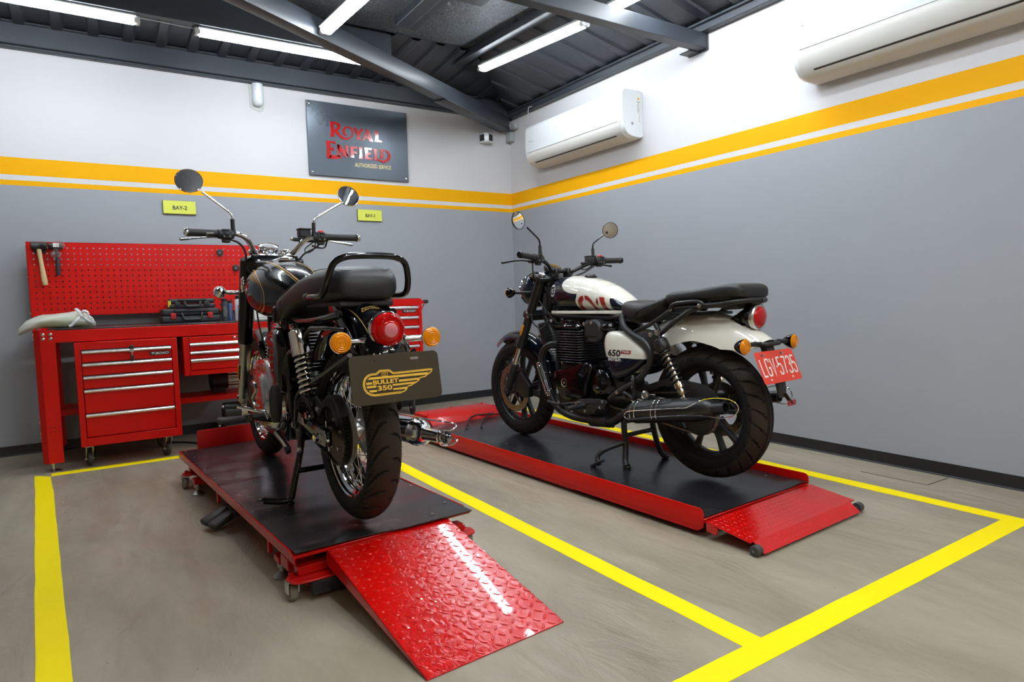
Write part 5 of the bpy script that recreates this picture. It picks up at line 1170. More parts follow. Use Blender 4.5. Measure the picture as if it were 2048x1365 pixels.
# side cover
sc = [(.537, .708), (.47, .717), (.406, .701), (.335, .667), (.283, .625), (.273, .603), (.28, .569), (.338, .518), (.42, .478), (.495, .463), (.515, .485), (.545, .574), (.56, .651)]
for s_ in (1, -1):
    m_ = MB(NAVY); sm_ = [(p.x, p.y) for p in cr_path([(a, b_, 0) for a, b_ in sc], 4, True)]
    cx, cz = .42, .60; rings = []
    for k, h in ((1.0, .10), (1.0, .135), (.985, .146), (.93, .155), (.78, .162), (.45, .166), (.05, .167)): rings.append([(cx+(x-cx)*k, s_*h, cz+(z-cz)*k) for x, z in sm_])
    m_.loft(rings); sd_ = MB(NAVY); sd_.merge(m_)
    m_.split((0, 0, .581), (0, 0, 1), WHITE_PAINT)
    T_ = lambda t, w_, h, cx_, cz_, b_=.02, sh=.0: (lambda Q: ([(-x*s_+cx_, y+cz_) for x, y in Q[0]], Q[1]))(text_polys(t, w_, h, b_, shear=sh))
    wrap(m_, T_('650', .092, .036, .470, .605, .03, .12), DECAL_BLACK, sd_, lambda u, v: (u, s_*.2, v), (0, s_, 0), .0012, .02)
    wrap(m_, T_('SHOTGUN', .094, .018, .470, .571, .025, .12), DECAL_WHITE, sd_, lambda u, v: (u, s_*.2, v), (0, s_, 0), .0014, .02)
    wrap(m_, ([(.418, .622), (.352, .622), (.357, .604), (.423, .604)], [(0, 1, 2, 3)]), DECAL_RED, sd_, lambda u, v: (u, s_*.2, v), (0, s_, 0), .0012, .02)
    wrap(m_, T_('TWIN', .052, .011, .3875, .613, .02, .3), DECAL_WHITE, sd_, lambda u, v: (u, s_*.2, v), (0, s_, 0), .0018, .02)
    obj('side_cover', m_, K, sharp=50)
# engine
EB = mat('satin black engine', (0.013, 0.013, 0.014), .36, bump=.06, bscale=140)
m_ = MB(EB); m_.b2((.66, -.12, .26), (.97, .12, .54), .03); m_.b2((.48, -.11, .30), (.70, .11, .50), .03); m_.prism([(.62, .19), (.97, .19), (1.02, .26), (.98, .32), (.6, .30)], -.09, .09, .012); en = obj('engine', m_, K)
m_ = MB(EB)
for k in range(13):
    z = .535+k*.0145; o_ = .012*k/13
    m_.box((.85+o_, 0, z), (.235, .345 if k < 11 else .33, .0042), .02 if False else .002, None, 1)
m_.b2((.76, -.13, .52), (.955, .13, .735), .02); obj('cylinder_fins', m_, en)
m_ = MB(GLOSS_BLACK); m_.b2((.755, -.165, .715), (.975, .165, .752), .015); m_.loft([[(.86+.095*k*math.copysign(abs(math.cos(a))**.7, math.cos(a)), .15*k*math.copysign(abs(math.sin(a))**.7, math.sin(a)), z) for a in [2*PI*j/28 for j in range(28)]] for k, z in ((1, .748), (1, .765), (.9, .778), (.5, .782))]); obj('cylinder_head', m_, en)
for s_ in (1, -1):
    ol = [(p.x, p.y) for p in cr_path([(a, b_, 0) for a, b_ in [(.962, .469), (.924, .483), (.811, .502), (.735, .537), (.687, .544), (.651, .525), (.653, .488), (.685, .417), (.709, .343), (.817, .315), (.885, .317), (.929, .359), (.962, .418)]], 4, True)]
    m_ = MB(GLOSS_BLACK); cx, cz = .82, .425; m_.loft([[(cx+(x-cx)*k, s_*h, cz+(z-cz)*k) for x, z in ol] for k, h in ((1, .09), (1, .148), (.985, .158), (.93, .166), (.7, .170), (.02, .171))]); eo = obj('crankcase_cover', m_, en)
    m_ = MB(ALU); m_.lathe([(0, 0), (.026, 0), (.026, .004), (.021, .005), (.020, .0035), (.008, .004), (.007, .006), (0, .006)], (.862, s_*.166, .414), (0, s_, 0), 30)
    for k in range(12): a = 2*PI*k/12; m_.ball((.862+.0235*math.cos(a), s_*.171, .414+.0235*math.sin(a)), .0018, 6)
    obj('round_badge', m_, eo)
    m_ = MB(GLOSS_BLACK); m_.lathe([(.085, 0), (.085, .03), (.075, .045), (.05, .054), (0, .056)], (.615, s_*.09, .425), (0, s_, 0), 34); m_.ball((.615, s_*.13, .40), (.012, .03, .012), 10); obj('transmission_cover', m_, en)
    m_ = MB(MATT_BLACK); m_.lathe([(0, 0), (.055, 0), (.066, -.012), (.066, -.07), (0, -.08)], (.652, s_*.142, .712), (0, s_, .0), 30); m_.b2((.66, s_*.08-.02, .66), (.75, s_*.08+.045, .775), .018); m_.use(ALLOY)
    for dz in (-.028, .0): m_.b2((.62, s_*.146-.003, .685+dz), (.70, s_*.146+.002, .693+dz), .001)
    bo = obj('throttle_body_cover', m_, en); bolts(bo, [(.715, s_*.142, .752), (.655, s_*.142, .757)], (0, s_, 0), r=.0085)
    m_ = MB(GLOSS_BLACK); m_.ball((.565, s_*.09, .735), (.055, .06, .035), 20); obj('filter_cover', m_, en)
    q = lambda L: [(x, s_*y, z) for x, y, z in L]
    # header pipe, collector, silencer
    m_ = MB(SATIN_BLACK); m_.tube(cr_path(q([(.955, .10, .625), (1.0, .115, .628), (1.06, .13, .605), (1.092, .138, .55), (1.088, .14, .48), (1.06, .14, .41), (1.03, .135, .33), (.985, .12, .255), (.91, .10, .215), (.8, .10, .205), (.62, .12, .215), (.5, .15, .235), (.40, .185, .285), (.33, .2, .31)]), 6), .0215, 16)
    m_.tube(q([(.70, .11, .21), (.55, .13, .225)]), .034, 18); hp = obj('exhaust_pipe', m_, K)
    m_ = MB(CHROME)   # oval wire plate guard
    ax = V3(.12*-1, 0, 0); a = V3(1.095, s_*.168, .515); b_ = V3(1.0, s_*.168, .325); d_ = (b_-a).normalized(); n_ = d_.cross(V3(0, s_, 0)); ov = []
    for k in range(13): t = PI*k/12; ov.append(a+d_*.024-d_*.024*math.sin(t)+n_*.019*math.cos(t))
    for k in range(13): t = PI*k/12; ov.append(b_-d_*.024+d_*.024*math.sin(t)-n_*.019*math.cos(t))
    m_.tube(ov, .0028, 8, True); ov2 = [V3(a.x, 0, a.z)*0+(p-(a+b_)/2)*.62+(a+b_)/2+V3(0, s_*.004, 0) for p in ov]
    ov2 = [(a+b_)/2+d_*((p-(a+b_)/2).dot(d_)*.9)+n_*((p-(a+b_)/2).dot(n_)*.45)+V3(0, s_*.003, 0) for p in ov]; m_.tube(ov2, .0022, 8, True)
    for t in (.3, .8): p = a+(b_-a)*t; m_.tube([V3(p.x, s_*.166, p.z), V3(p.x-.005, s_*.15, p.z-.003), V3(p.x-.012, s_*.14, p.z)], .003, 6)
    obj('pipe_guard', m_, hp)
    a = V3(.335, s_*.205, .310); b_ = V3(-.235, s_*.215, .404); d_ = (b_-a).normalized(); L_ = (b_-a).length; m_ = MB(SATIN_BLACK)
    m_.lathe([(0, -.03), (.024, -.03), (.028, 0), (.05, .03), (.055, .05), (.056, .43), (.054, .45), (.044, .49), (.032, .51), (.028, .515), (.028, L_-.008), (.0265, L_), (.022, L_), (.021, L_-.04), (0, L_-.04)], a, d_, 40)
    m_.use(MATT_BLACK); sh = []
    for t in [k/10 for k in range(11)]:
        c_ = a+d_*(.06+.24*t); w_ = 1.25-.35*t; sh.append([c_+V3(0, s_*math.sin(g)*.0585, 0)+d_.cross(V3(0, 1, 0)).normalized()*-1*0+V3(0, 0, math.cos(g)*.0585) for g in [w_*(-.3+1.0*j/10)*1.2 for j in range(11)]])
    m_.loft(sh, False, False); mu = obj('silencer', m_, K)
    m_ = MB(CHROME); yy = s_*.272; loop = cr_path([(.305, yy, .30), (.30, yy, .322), (.27, yy, .335), (.118, yy, .362), (-.02, yy, .385), (-.072, yy, .394), (-.12, yy, .42), (-.17, yy-.01*s_, .443), (-.235, yy-.03*s_, .45), (-.28, yy-.045*s_, .44), (-.298, yy-.055*s_, .41), (-.28, yy-.045*s_, .376), (-.23, yy-.02*s_, .364), (-.16, yy-.005*s_, .366), (-.072, yy, .357), (.1, yy, .33), (.26, yy, .298)], 4, True)
    m_.tube(loop, .0028, 8, True)
    for cx in (.262, .125):
        for o_ in (-.014, .014):
            c_ = a+d_*((a.x-cx-o_)/-d_.x*-1 if False else (cx+o_-a.x)/d_.x); m_.tube([c_+V3(0, s_*.064*math.sin(g), .064*math.cos(g)) for g in [(-.15+2.15*j/12) for j in range(13)]], .0026, 8)
    m_.box(a+d_*.085+V3(0, s_*.008, .064), (.03, .012, .008), .002); m_.box(a+d_*.225+V3(0, s_*.008, .064), (.03, .012, .008), .002); obj('silencer_guard', m_, mu)
# oil cooler, lower bracket, shifter, pegs, stand
m_ = MB(EB); m_.prism([(1.15, .745), (1.112, .752), (1.072, .62), (1.11, .612)], -.115, .115, .004)
for k in range(11): z = .628+k*.0105; x = 1.096+(z-.62)*.29; m_.b2((x-.022, -.122, z-.0015), (x+.026, .122, z+.0015))
obj('oil_cooler', m_, K)
for s_ in (1, -1):
    q = lambda L: [(x, s_*y, z) for x, y, z in L]
    m_ = MB(FR); m_.prism([(.80, .300), (.764, .318), (.735, .335), (.60, .348), (.548, .348), (.538, .325), (.548, .296), (.60, .290), (.62, .268), (.70, .262), (.776, .272), (.80, .285)], s_*.155, s_*.172, .004)
    m_.use(DECAL_BLACK); m_.prism([(.76, .305), (.72, .322), (.62, .33), (.63, .305), (.72, .29)], s_*.1722, s_*.1735, .0004); br_ = obj('footrest_bracket', m_, K); bolts(br_, [(.555, s_*.172, .338), (.575, s_*.172, .302), (.78, s_*.172, .285), (.69, s_*.172, .272), (.81, s_*.16, .255)], (0, s_, 0), r=.0075)
    m_ = MB(MATT_BLACK); m_.cyl((.70, s_*.17, .30), (.70, s_*.30, .297), .0135, n=14); m_.b2((.685, min(s_*.20, s_*.30), .29), (.72, max(s_*.20, s_*.30), .31), .005); obj('footrest', m_, K)
    m_ = MB(FR); m_.tube(round_path(q([(.40, .165, .385), (.40, .175, .405), (.36, .172, .39), (.335, .172, .37), (.325, .175, .41), (.33, .18, .45)]), .015), .009, 10); m_.b2((.318, min(s_*.172, s_*.192), .425), (.338, max(s_*.172, s_*.192), .50), .006); m_.use(ZINC)
    for z in (.44, .46, .48): m_.lathe([(.0035, 0), (0, .002)], (.328, s_*.192, z), (0, s_, 0), 8)
    obj('pillion_footrest', m_, K)
    m_ = MB(ZINC); m_.lathe([(0, 0), (.024, 0), (.024, .008), (.015, .014), (.014, .009), (0, .009)], (.262, s_*.165, .402), (0, s_, 0), 24); obj('frame_plug', m_, K)
m_ = MB(SATIN_BLACK); m_.tube([(.75, .19, .312), (.84, .21, .298), (.90, .235, .304)], .006, 10); m_.use(MATT_BLACK); m_.tube([(.835, .225, .300), (.875, .235, .300), (.905, .24, .305), (.925, .24, .308)], .0095, 12); m_.use(ZINC); m_.cyl((.74, .172, .312), (.74, .195, .312), .008, n=12); obj('gear_lever', m_, K)
m_ = MB(FR)
m_.tube(round_path([(.462, .11, .245), (.455, .115, .18), (.44, .12, .11), (.425, .145, .03), (.40, .155, .012)], .03), .016, 12); m_.tube(round_path([(.462, -.11, .245), (.455, -.115, .18), (.44, -.12, .11), (.42, -.14, .03), (.40, -.15, .012)], .03), .016, 12)
m_.tube([(.455, -.11, .16), (.455, .11, .16)], .012, 12); m_.tube([(.462, -.12, .235), (.462, .12, .235)], .014, 12); m_.tube(cr_path([(.445, .125, .125), (.47, .16, .115), (.515, .215, .085), (.535, .24, .05), (.515, .245, .014)], 5), .013, 12); m_.box((.525, .25, .022), (.085, .036, .012), .003, Matrix.Rotation(.5, 4, 'Y')); m_.b2((.385, .14, .0), (.425, .168, .016), .004); m_.b2((.385, -.168, .0), (.425, -.14, .016), .004)
cs = obj('centre_stand', m_, K); m_ = MB(DULL_STEEL); m_.spring((.34, -.085, .225), (.36, -.095, .13), .010, .0022, 12, 6, 10); m_.tube([(.36, -.095, .13), (.365, -.098, .10), (.385, -.1, .1)], .003, 6); obj('stand_spring', m_, cs)
# front end
fd = V3(-.455, 0, .89).normalized()
def fp(z, y): t = (z-FA.z)/fd.z; return V3(FA.x-.0, y, FA.z)+fd*t+V3(-.0, 0, 0)
for s_ in (1, -1):
    y = s_*.118; m_ = MB(SATIN_BLACK)
    m_.cyl(fp(.30, y)+V3(.0, 0, 0), fp(.485, y), .027, .026, n=24); m_.box(FA+V3(0, y, .0), (.05, .036, .07), .012); m_.use(STEEL); m_.cyl(fp(.48, y), fp(.60, y), .0195, n=22); m_.use(SATIN_BLACK)
    m_.cyl(fp(.595, y), fp(.63, y), .031, n=24); m_.cyl(fp(.62, y), fp(.985, y), .0275, n=24); m_.cyl(fp(.98, y), fp(1.035, y), .026, n=24); m_.use(CHROME); m_.cyl(fp(1.035, y), fp(1.047, y), .021, n=24)
    o = obj('fork_leg', m_, K); bolts(o, [(FA.x-.002, y+s_*.018, FA.z)], (0, s_, 0), .013, m0=ZINC); m_ = MB(AMBER); p = fp(.705, y)+V3(.0, s_*.029, 0); m_.box(p, (.016, .005, .075), .002, Matrix.Rotation(-.47, 4, 'Y')); obj('side_reflector', m_, o)
m_ = MB(SATIN_BLACK); m_.box(fp(.795, 0), (.07, .30, .045), .012, Matrix.Rotation(-.47, 4, 'Y')); m_.box(fp(1.02, 0), (.075, .30, .03), .01, Matrix.Rotation(-.47, 4, 'Y')); m_.cyl(fp(.79, 0), fp(1.03, 0), .026, n=20); tc = obj('triple_clamp', m_, K); bolts(tc, [fp(.80, .151)+V3(-.02, 0, -.012), fp(.80, .151)+V3(-.015, 0, .014)], r=.0075, m0=ZINC)
m_ = MB(NAVY); m_.ball((1.285, 0, .955), (.085, .105, .115), 26); m_.b2((1.15, -.09, 1.0), (1.28, .09, 1.06), .03); m_.use(CHROME); m_.lathe([(.088, 0), (.094, .004), (.088, .012)], (1.345, 0, .95), (1, 0, -.08), 32, True); m_.use(mat('lamp glass', (0.6, 0.6, 0.62), .1, .3, coat=1)); m_.lathe([(.088, .004), (.05, .02), (0, .026)], (1.345, 0, .95), (1, 0, -.08), 30); obj('headlight', m_, K)
m_ = MB(SATIN_BLACK); m_.lathe([(0, -.03), (.048, -.028), (.055, -.01), (.055, .004), (.05, .01), (0, .01)], (1.13, 0, 1.085), (-.35, 0, 1), 32); m_.use(GLOSS_BLACK); m_.lathe([(.049, .010), (0, .0115)], (1.13, 0, 1.085), (-.35, 0, 1), 32); obj('instrument', m_, K)
m_ = MB(SATIN_BLACK); bp_ = [(.975, .32, 1.135), (.99, .22, 1.125), (1.01, .15, 1.10), (1.045, .09, 1.065), (1.055, .05, 1.06), (1.055, -.05, 1.06), (1.045, -.09, 1.062), (1.01, -.15, 1.092), (.985, -.22, 1.115), (.965, -.32, 1.118)]
m_.tube(cr_path(bp_, 6), .0125, 12); m_.b2((1.03, .035, 1.02), (1.08, .06, 1.08), .006); m_.b2((1.03, -.06, 1.02), (1.08, -.035, 1.08), .006); hb = obj('handlebar', m_, K)
grip_set(hb, (.983, .268, 1.137), (.962, .385, 1.147), GLOSS_BLACK, [(1.03, .25, 1.115), (1.05, .30, 1.122), (1.065, .36, 1.118), (1.07, .43, 1.108)], SATIN_BLACK, (.988, .232, 1.13), None, 1)
grip_set(hb, (.965, -.282, 1.12), (.935, -.395, 1.122), GLOSS_BLACK, [(1.0, -.25, 1.10), (1.02, -.30, 1.10), (1.01, -.34, 1.095), (.99, -.365, 1.09)], SATIN_BLACK, (.97, -.245, 1.122), mat('red switch', sr(190, 30, 34), .4), -1, True)
mirror_part(hb, [(.99, .215, 1.16), (.992, .215, 1.235), (1.0, .30, 1.305)], (1.012, .352, 1.342), .050, (-1, -.12, .08), GLOSS_BLACK, ((.99, .215, 1.145), (.992, .215, 1.205)))
mirror_part(hb, [(.985, -.205, 1.15), (.987, -.205, 1.225), (.985, -.30, 1.282)], (.978, -.352, 1.312), .050, (-1, .55, -.1), GLOSS_BLACK, ((.985, -.205, 1.135), (.987, -.205, 1.195)))
m_ = MB(HOSE); m_.tube(cr_path([(1.02, -.24, 1.10), (1.05, -.2, 1.07), (1.09, -.16, 1.08), (1.08, -.12, 1.05), (1.16, -.08, .98)], 6), .004, 8); m_.tube(cr_path([(1.02, .25, 1.11), (1.08, .2, 1.06), (1.14, .14, .99), (1.16, .10, .9), (1.08, .08, .8), (1.0, .08, .74)], 6), .004, 8); m_.tube(cr_path([(.98, -.21, 1.09), (1.0, -.14, 1.05), (1.04, -.08, 1.02), (1.12, -.05, .96)], 6), .0055, 8); m_.tube(cr_path([(1.2, .10, .9), (1.19, .13, .8), (1.15, .14, .74), (1.09, .13, .72), (1.06, .1, .77)], 6), .0045, 8); obj('cables', m_, hb)
for s_ in (1, -1): lamp_pod('indicator', K, (1.20, s_*.10, .935), (1.228, s_*.262, .938), (1, s_*.12, 0), .031, GLOSS_BLACK, MATT_BLACK, AMBER, .04, .0105)
ang = lambda a, R: (FA.x+R*math.cos(math.radians(a)), FA.z+R*math.sin(math.radians(a)))
m_ = MB(NAVY); fender(m_, [ang(a, .375) for a in range(52, 172, 8)], lambda t: .062*min(1, .75+1.6*t), lambda t: .05+.01*math.sin(PI*t)); ff = obj('front_fender', m_, K, sharp=50)
m_ = MB(FR)
for s_ in (1, -1): m_ = MB(FR); m_.prism([(1.41, .63), (1.36, .66), (1.30, .66), (1.36, .58)], s_*.062, s_*.10, .003); m_.tube([(1.44, s_*.10, .40), (1.33, s_*.066, .60)], .007, 8); obj('fender_bracket', m_, ff)
m_ = MB(SATIN_BLACK); m_.prism([(1.385, .415), (1.34, .44), (1.25, .35), (1.26, .28), (1.32, .27), (1.41, .33)], .075, .115, .008); m_.bar((1.42, .10, .40), (1.36, .11, .45), .02, .02, .005); cp_ = obj('brake_caliper', m_, K)
# ---
# ================================================================== LEFT MOTORCYCLE (black, chrome, wire wheels)
B = thing('motorcycle', 'black and chrome classic motorcycle with gold pinstripes and a brown BULLET 350 plate', 'motorcycle', (-2.8757, -3.2575, .1688), 1.5856)
RA = V3(0, 0, .3387); FA = V3(1.39, 0, .331)
def wire_wheel(name, c, R, w_, rimR, rw, tread, hub_r, hub_h, hairs, offs):
    m_ = MB(CHROME); h = rw/2
    m_.lathe([(rimR+.008, -h), (rimR+.001, -h-.002), (rimR-.005, -h+.002), (rimR-.008, -h+.012), (rimR-.02, -h*.55), (rimR-.018, -h*.35), (rimR-.024, -h*.2), (rimR-.025, 0), (rimR-.024, h*.2), (rimR-.018, h*.35), (rimR-.02, h*.55), (rimR-.008, h-.012), (rimR-.005, h-.002), (rimR+.001, h+.002), (rimR+.008, h), (rimR+.002, h-.006), (rimR+.002, -h+.006)], (0, 0, 0), (0, 1, 0), 96, True)
    o = obj(name, m_, B, c)
    m_ = MB(ALU); m_.lathe([(0, -hub_h-.012), (.022, -hub_h-.012), (.024, -hub_h), (hub_r, -hub_h), (hub_r, -hub_h+.006), (hub_r*.62, -hub_h+.012), (hub_r*.55, 0), (hub_r*.62, hub_h-.012), (hub_r, hub_h-.006), (hub_r, hub_h), (.024, hub_h), (.022, hub_h+.012), (0, hub_h+.012)], (0, 0, 0), (0, 1, 0), 40); obj('hub', m_, o)
    obj('tyre', make_tyre(R, w_, rimR, tread, 900, 48, hairs=hairs), o)
    n_ = 36; base = None
    for k in range(n_):
        s_ = 1 if k % 2 else -1; a = 2*PI*(k+.5)/n_; q = (1 if (k//2) % 2 else -1)
        hp = V3((hub_r-.006)*math.cos(a+q*.95), s_*(hub_h-.003), (hub_r-.006)*math.sin(a+q*.95)); rp_ = V3((rimR-.022)*math.cos(a), s_*.006, (rimR-.022)*math.sin(a))
        m_ = MB(STEEL); m_.cyl(hp, rp_, .0016, n=6); d_ = (hp-rp_).normalized(); m_.cyl(rp_, rp_+d_*.014, .0032, .0026, 8); obj('spoke', m_, o)
    return o
rw = wire_wheel('rear_wheel', RA, .325, .12, .236, .082, leaf_tread(24, .5, .10, .92, 1.25, .0085, .32), .085, .034, 130, 0)
fw = wire_wheel('front_wheel', FA, .331, .10, .248, .066, slash_tread(34, .2, .9, .6, .004, .33, True), .075, .032, 60, 0)
disc(rw, -.085, .125, .085, DISC); disc(fw, .062, .15, .105, DISC)
m_ = MB(mat('grey brake drum', (0.3, 0.28, 0.25), .38, .9)); m_.lathe([(0, .036), (.112, .036), (.118, .042), (.118, .056), (.105, .06), (0, .06)], RA, (0, 1, 0), 48); obj('cush_drive', m_, B)
sprocket(B, (0, RA.z), .104, .076, 40, mat('dark sprocket steel', (0.05, 0.045, 0.04), .4, .9))
chain_part(B, (0, RA.z), .110, (.54, .36), .036, .076, mat('oily chain', (0.04, 0.036, 0.03), .35, .8))
# swingarm, axle
m_ = MB(GLOSS_BLACK)
for s_ in (1, -1):
    m_.bar((.48, s_*.10, .375), (.10, s_*.122, .352), .028, .05, .008); m_.bar((.12, s_*.122, .352), (-.06, s_*.122, .338), .024, .06, .008)
m_.cyl((.48, -.13, .375), (.48, .13, .375), .024, n=18); sw = obj('swingarm', m_, B)
m_ = MB(DULL_STEEL); m_.prism([(.05, .372), (-.055, .37), (-.075, .34), (-.055, .312), (.05, .312), (.07, .34)], .134, .140, .002); m_.use(CHROME); m_.bolt((0, .14, RA.z), (0, 1, 0), .016, .022); m_.cyl((-.08, .134, .338), (-.04, .134, .338), .005, n=8); obj('chain_adjuster', m_, sw)
m_ = MB(DECAL_WHITE); m_.bar((.30, .1365, .372), (.20, .139, .366), .001, .028, 0); m_.use(GREY_PRINT)
for k in range(4): m_.bar((.295, .1385, .380-k*.0055), (.205, .1405, .375-k*.0055), .0008, .0018, 0)
obj('instruction_label', m_, sw)
m_ = MB(MATT_BLACK); ar = [(.118*math.cos(math.radians(a)), RA.z+.142*math.sin(math.radians(a))) for a in range(35, 150, 10)]
rings = []
for x, z in ar: rings.append([(x, .055, z), (x, .06, z+.008), (x, .095, z+.008), (x, .106, z-.002), (x, .108, z-.030), (x, .104, z-.030), (x, .102, z-.004), (x, .06, z+.002)])
m_.loft(rings); m_.b2((.06, .058, .435), (.30, .10, .452), .006); m_.prism([(.30, .452), (.12, .472), (.07, .445), (.11, .40), (.30, .435)], .10, .106, .003); cg = obj('chain_guard', m_, B); bolts(cg, [(.11, .107, .425)], r=.009)
# shock absorbers
for s_ in (1, -1):
    a = V3(.135, s_*.162, .742); b_ = V3(.035, s_*.150, .418); d_ = (b_-a).normalized(); m_ = MB(CHROME)
    m_.lathe([(0, .010), (.024, .010), (.0355, .020), (.036, .108), (.034, .114), (.0, .114)], a, d_, 32); m_.use(GLOSS_BLACK); m_.cyl(a-d_*.012, a+d_*.014, .016, n=16); m_.cyl(a+d_*.11, a+d_*.30, .0145, n=18); m_.lathe([(0, .262), (.027, .262), (.027, .268), (.018, .275), (.018, .31), (0, .31)], a, d_, 22); m_.cyl(a+d_*.30, b_, .011, n=12)
    m_.box(b_, (.03, .03, .03), .008); o = obj('shock_absorber', m_, B); q = MB(CHROME); q.spring(a+d_*.115, a+d_*.26, .0280, .0052, 7.2, 10, 18); obj('spring', q, o)
    q = MB(CHROME); q.bolt(a+V3(0, s_*.016, 0), (0, s_, 0), .011, .012); q.bolt(b_+V3(0, s_*.015, 0), (0, s_, 0), .013, .014); obj('mounting_bolt', q, o)
# frame, stays and footrest tubes
m_ = MB(GLOSS_BLACK)
for s_ in (1, -1):
    q = lambda L: [(x, s_*y, z) for x, y, z in L]
    m_.tube(cr_path(q([(1.08, .03, .93), (.9, .06, .90), (.6, .08, .80), (.45, .10, .77), (.2, .11, .76), (-.05, .11, .775), (-.16, .10, .79)]), 5), .014, 12)
    m_.tube(round_path(q([(-.215, .10, .735), (-.10, .125, .740), (.045, .142, .738), (.12, .165, .665), (.205, .182, .640), (.222, .182, .60), (.232, .178, .50), (.262, .165, .38)]), .03), .0085, 12)
    m_.tube(round_path(q([(-.29, .115, .655), (.135, .16, .500), (.175, .168, .47), (.20, .165, .40), (.27, .15, .355)]), .04), .0085, 12)
    m_.tube(q([(.44, .12, .77), (.46, .12, .55), (.48, .12, .375)]), .014, 12); m_.tube(q([(.48, .12, .36), (.55, .11, .24), (.95, .10, .22), (1.0, .05, .35), (1.09, .03, .85)]), .0135, 12)
    m_.tube(q([(.40, .13, .50), (.30, .165, .40)]), .01, 10)
m_.cyl((1.12, 0, .82), (1.04, 0, 1.02), .032, n=20); fo = obj('frame', m_, B); bolts(fo, [(.262, .178, .385), (.44, .135, .755)], r=.012, m0=CHROME, h=.012); bolts(fo, [(.33, .12, .23), (.36, .13, .33)], r=.012, h=.012)
# rear mudguard
path = [(.30, .60), (.235, .70), (.13, .775), (.0, .822), (-.10, .832), (-.18, .822), (-.255, .792), (-.315, .745), (-.358, .685), (-.375, .63)]
m_ = MB(GLOSS_BLACK); fender(m_, path, lambda t: .088, lambda t: interp([(0, .06), (.3, .105), (.6, .095), (.8, .07), (1, .05)], t)[0], n=22); tg_ = MB(GLOSS_BLACK); tg_.merge(m_)
for V2, F2 in royal_enfield(.062, .034): wrap(m_, (V2, F2), GOLD, tg_, lambda u, v: (-.215+v*.85, .01-u, .80), (-.45, 0, 1), .0008, .02)
for y in (-.055, .055): wrap(m_, ribbon([(y*1.0, .14), (y*1.05, .05), (y*1.05, -.05), (y, -.12)], .0022), GOLD, tg_, lambda u, v: (-.22+v, u, .80), (-.3, 0, 1), .0008, .02)
rf = obj('rear_mudguard', m_, B, sharp=50)
for s_ in (1, -1):
    pl_ = [(-.03, .800), (-.06, .825), (-.115, .822), (-.20, .76), (-.275, .70), (-.30, .66), (-.27, .655), (-.18, .70), (-.10, .76), (-.06, .785)]
    m_ = MB(GLOSS_BLACK); m_.prism(pl_, s_*.092, s_*.099, .002); obj('mudguard_bracket', m_, B)
# tail lamp, indicators, show plate
c = V3(-.33, 0, .735); m_ = MB(GLOSS_BLACK); m_.lathe([(.03, -.10), (.045, -.085), (.052, -.05), (.057, -.01), (.058, 0)], c, (-1, 0, -.03), 44); m_.b2((-.29, -.035, .69), (-.22, .035, .78), .012); tl = obj('tail_light', m_, B)
q = MB(CHROME); q.lathe([(.057, -.014), (.0615, -.01), (.063, -.002), (.0615, .006), (.0585, .010), (.0565, .006)], c, (-1, 0, -.03), 52); obj('bezel', q, tl)
q = MB(RED_LENS); q.lathe([(.0572, .004), (.056, .020), (.048, .030), (.032, .034), (.031, .036), (.024, .039), (0, .040)], c, (-1, 0, -.03), 48)
for k in range(4): r_ = .035+.0052*k; q.lathe([(r_, .0335-k*.001), (r_+.0016, .0352-k*.0012), (r_+.0032, .033-k*.0016)], c, (-1, 0, -.03), 44)
obj('lens', q, tl); q = MB(RED_CENTRE); q.lathe([(.055, .003), (.032, -.004), (.028, .008), (0, .01)], c, (-1, 0, -.03), 36); obj('lens_reflector', q, tl)
q = MB(mat('pale red lens disc', sr(196, 110, 118), .25, coat=1.0)); q.lathe([(.0235, .0395), (.022, .0405), (0, .0413)], c, (-1, 0, -.03), 36); obj('lens_centre', q, tl)
for s_ in (1, -1):
    m_ = MB(MATT_BLACK); m_.box((-.30, s_*.058, .697), (.03, .045, .03), .006); m_.bolt((-.30, s_*.06, .713), (0, 0, 1), .009, .007); obj('indicator_mount', m_, tl)
    lamp_pod('indicator', B, (-.305, s_*.075, .698), (-.335, s_*.160, .701), (-1, s_*.04, .0), .035, CHROME, CHROME, AMBER, .042, .0125)
PLB = mat('dark olive brown show plate', sr(58, 50, 36), .6, spec=.2, bump=.05, bscale=300); m_ = MB(PLB)
pc = V3(-.3985, 0, .581); tiltp = math.atan2(.03, .16); pu = V3(0, -1, 0); pv = V3(math.sin(tiltp), 0, math.cos(tiltp)); pn = V3(-math.cos(tiltp), 0, math.sin(tiltp))
def pl(u, v, h=.0): return pc+pu*u+pv*v+pn*h
PT = Matrix((pu, pv, pn)).transposed().to_4x4(); PT.translation = pc
m_.prism(rrect(.312, .158, .018, 7), -.0015, .0015, .0006, 'xy', 1, PT); np_ = obj('show_plate', m_, B)
GOLDP = mat('printed gold emblem', sr(222, 176, 52), .4, var=.25, vscale=26)
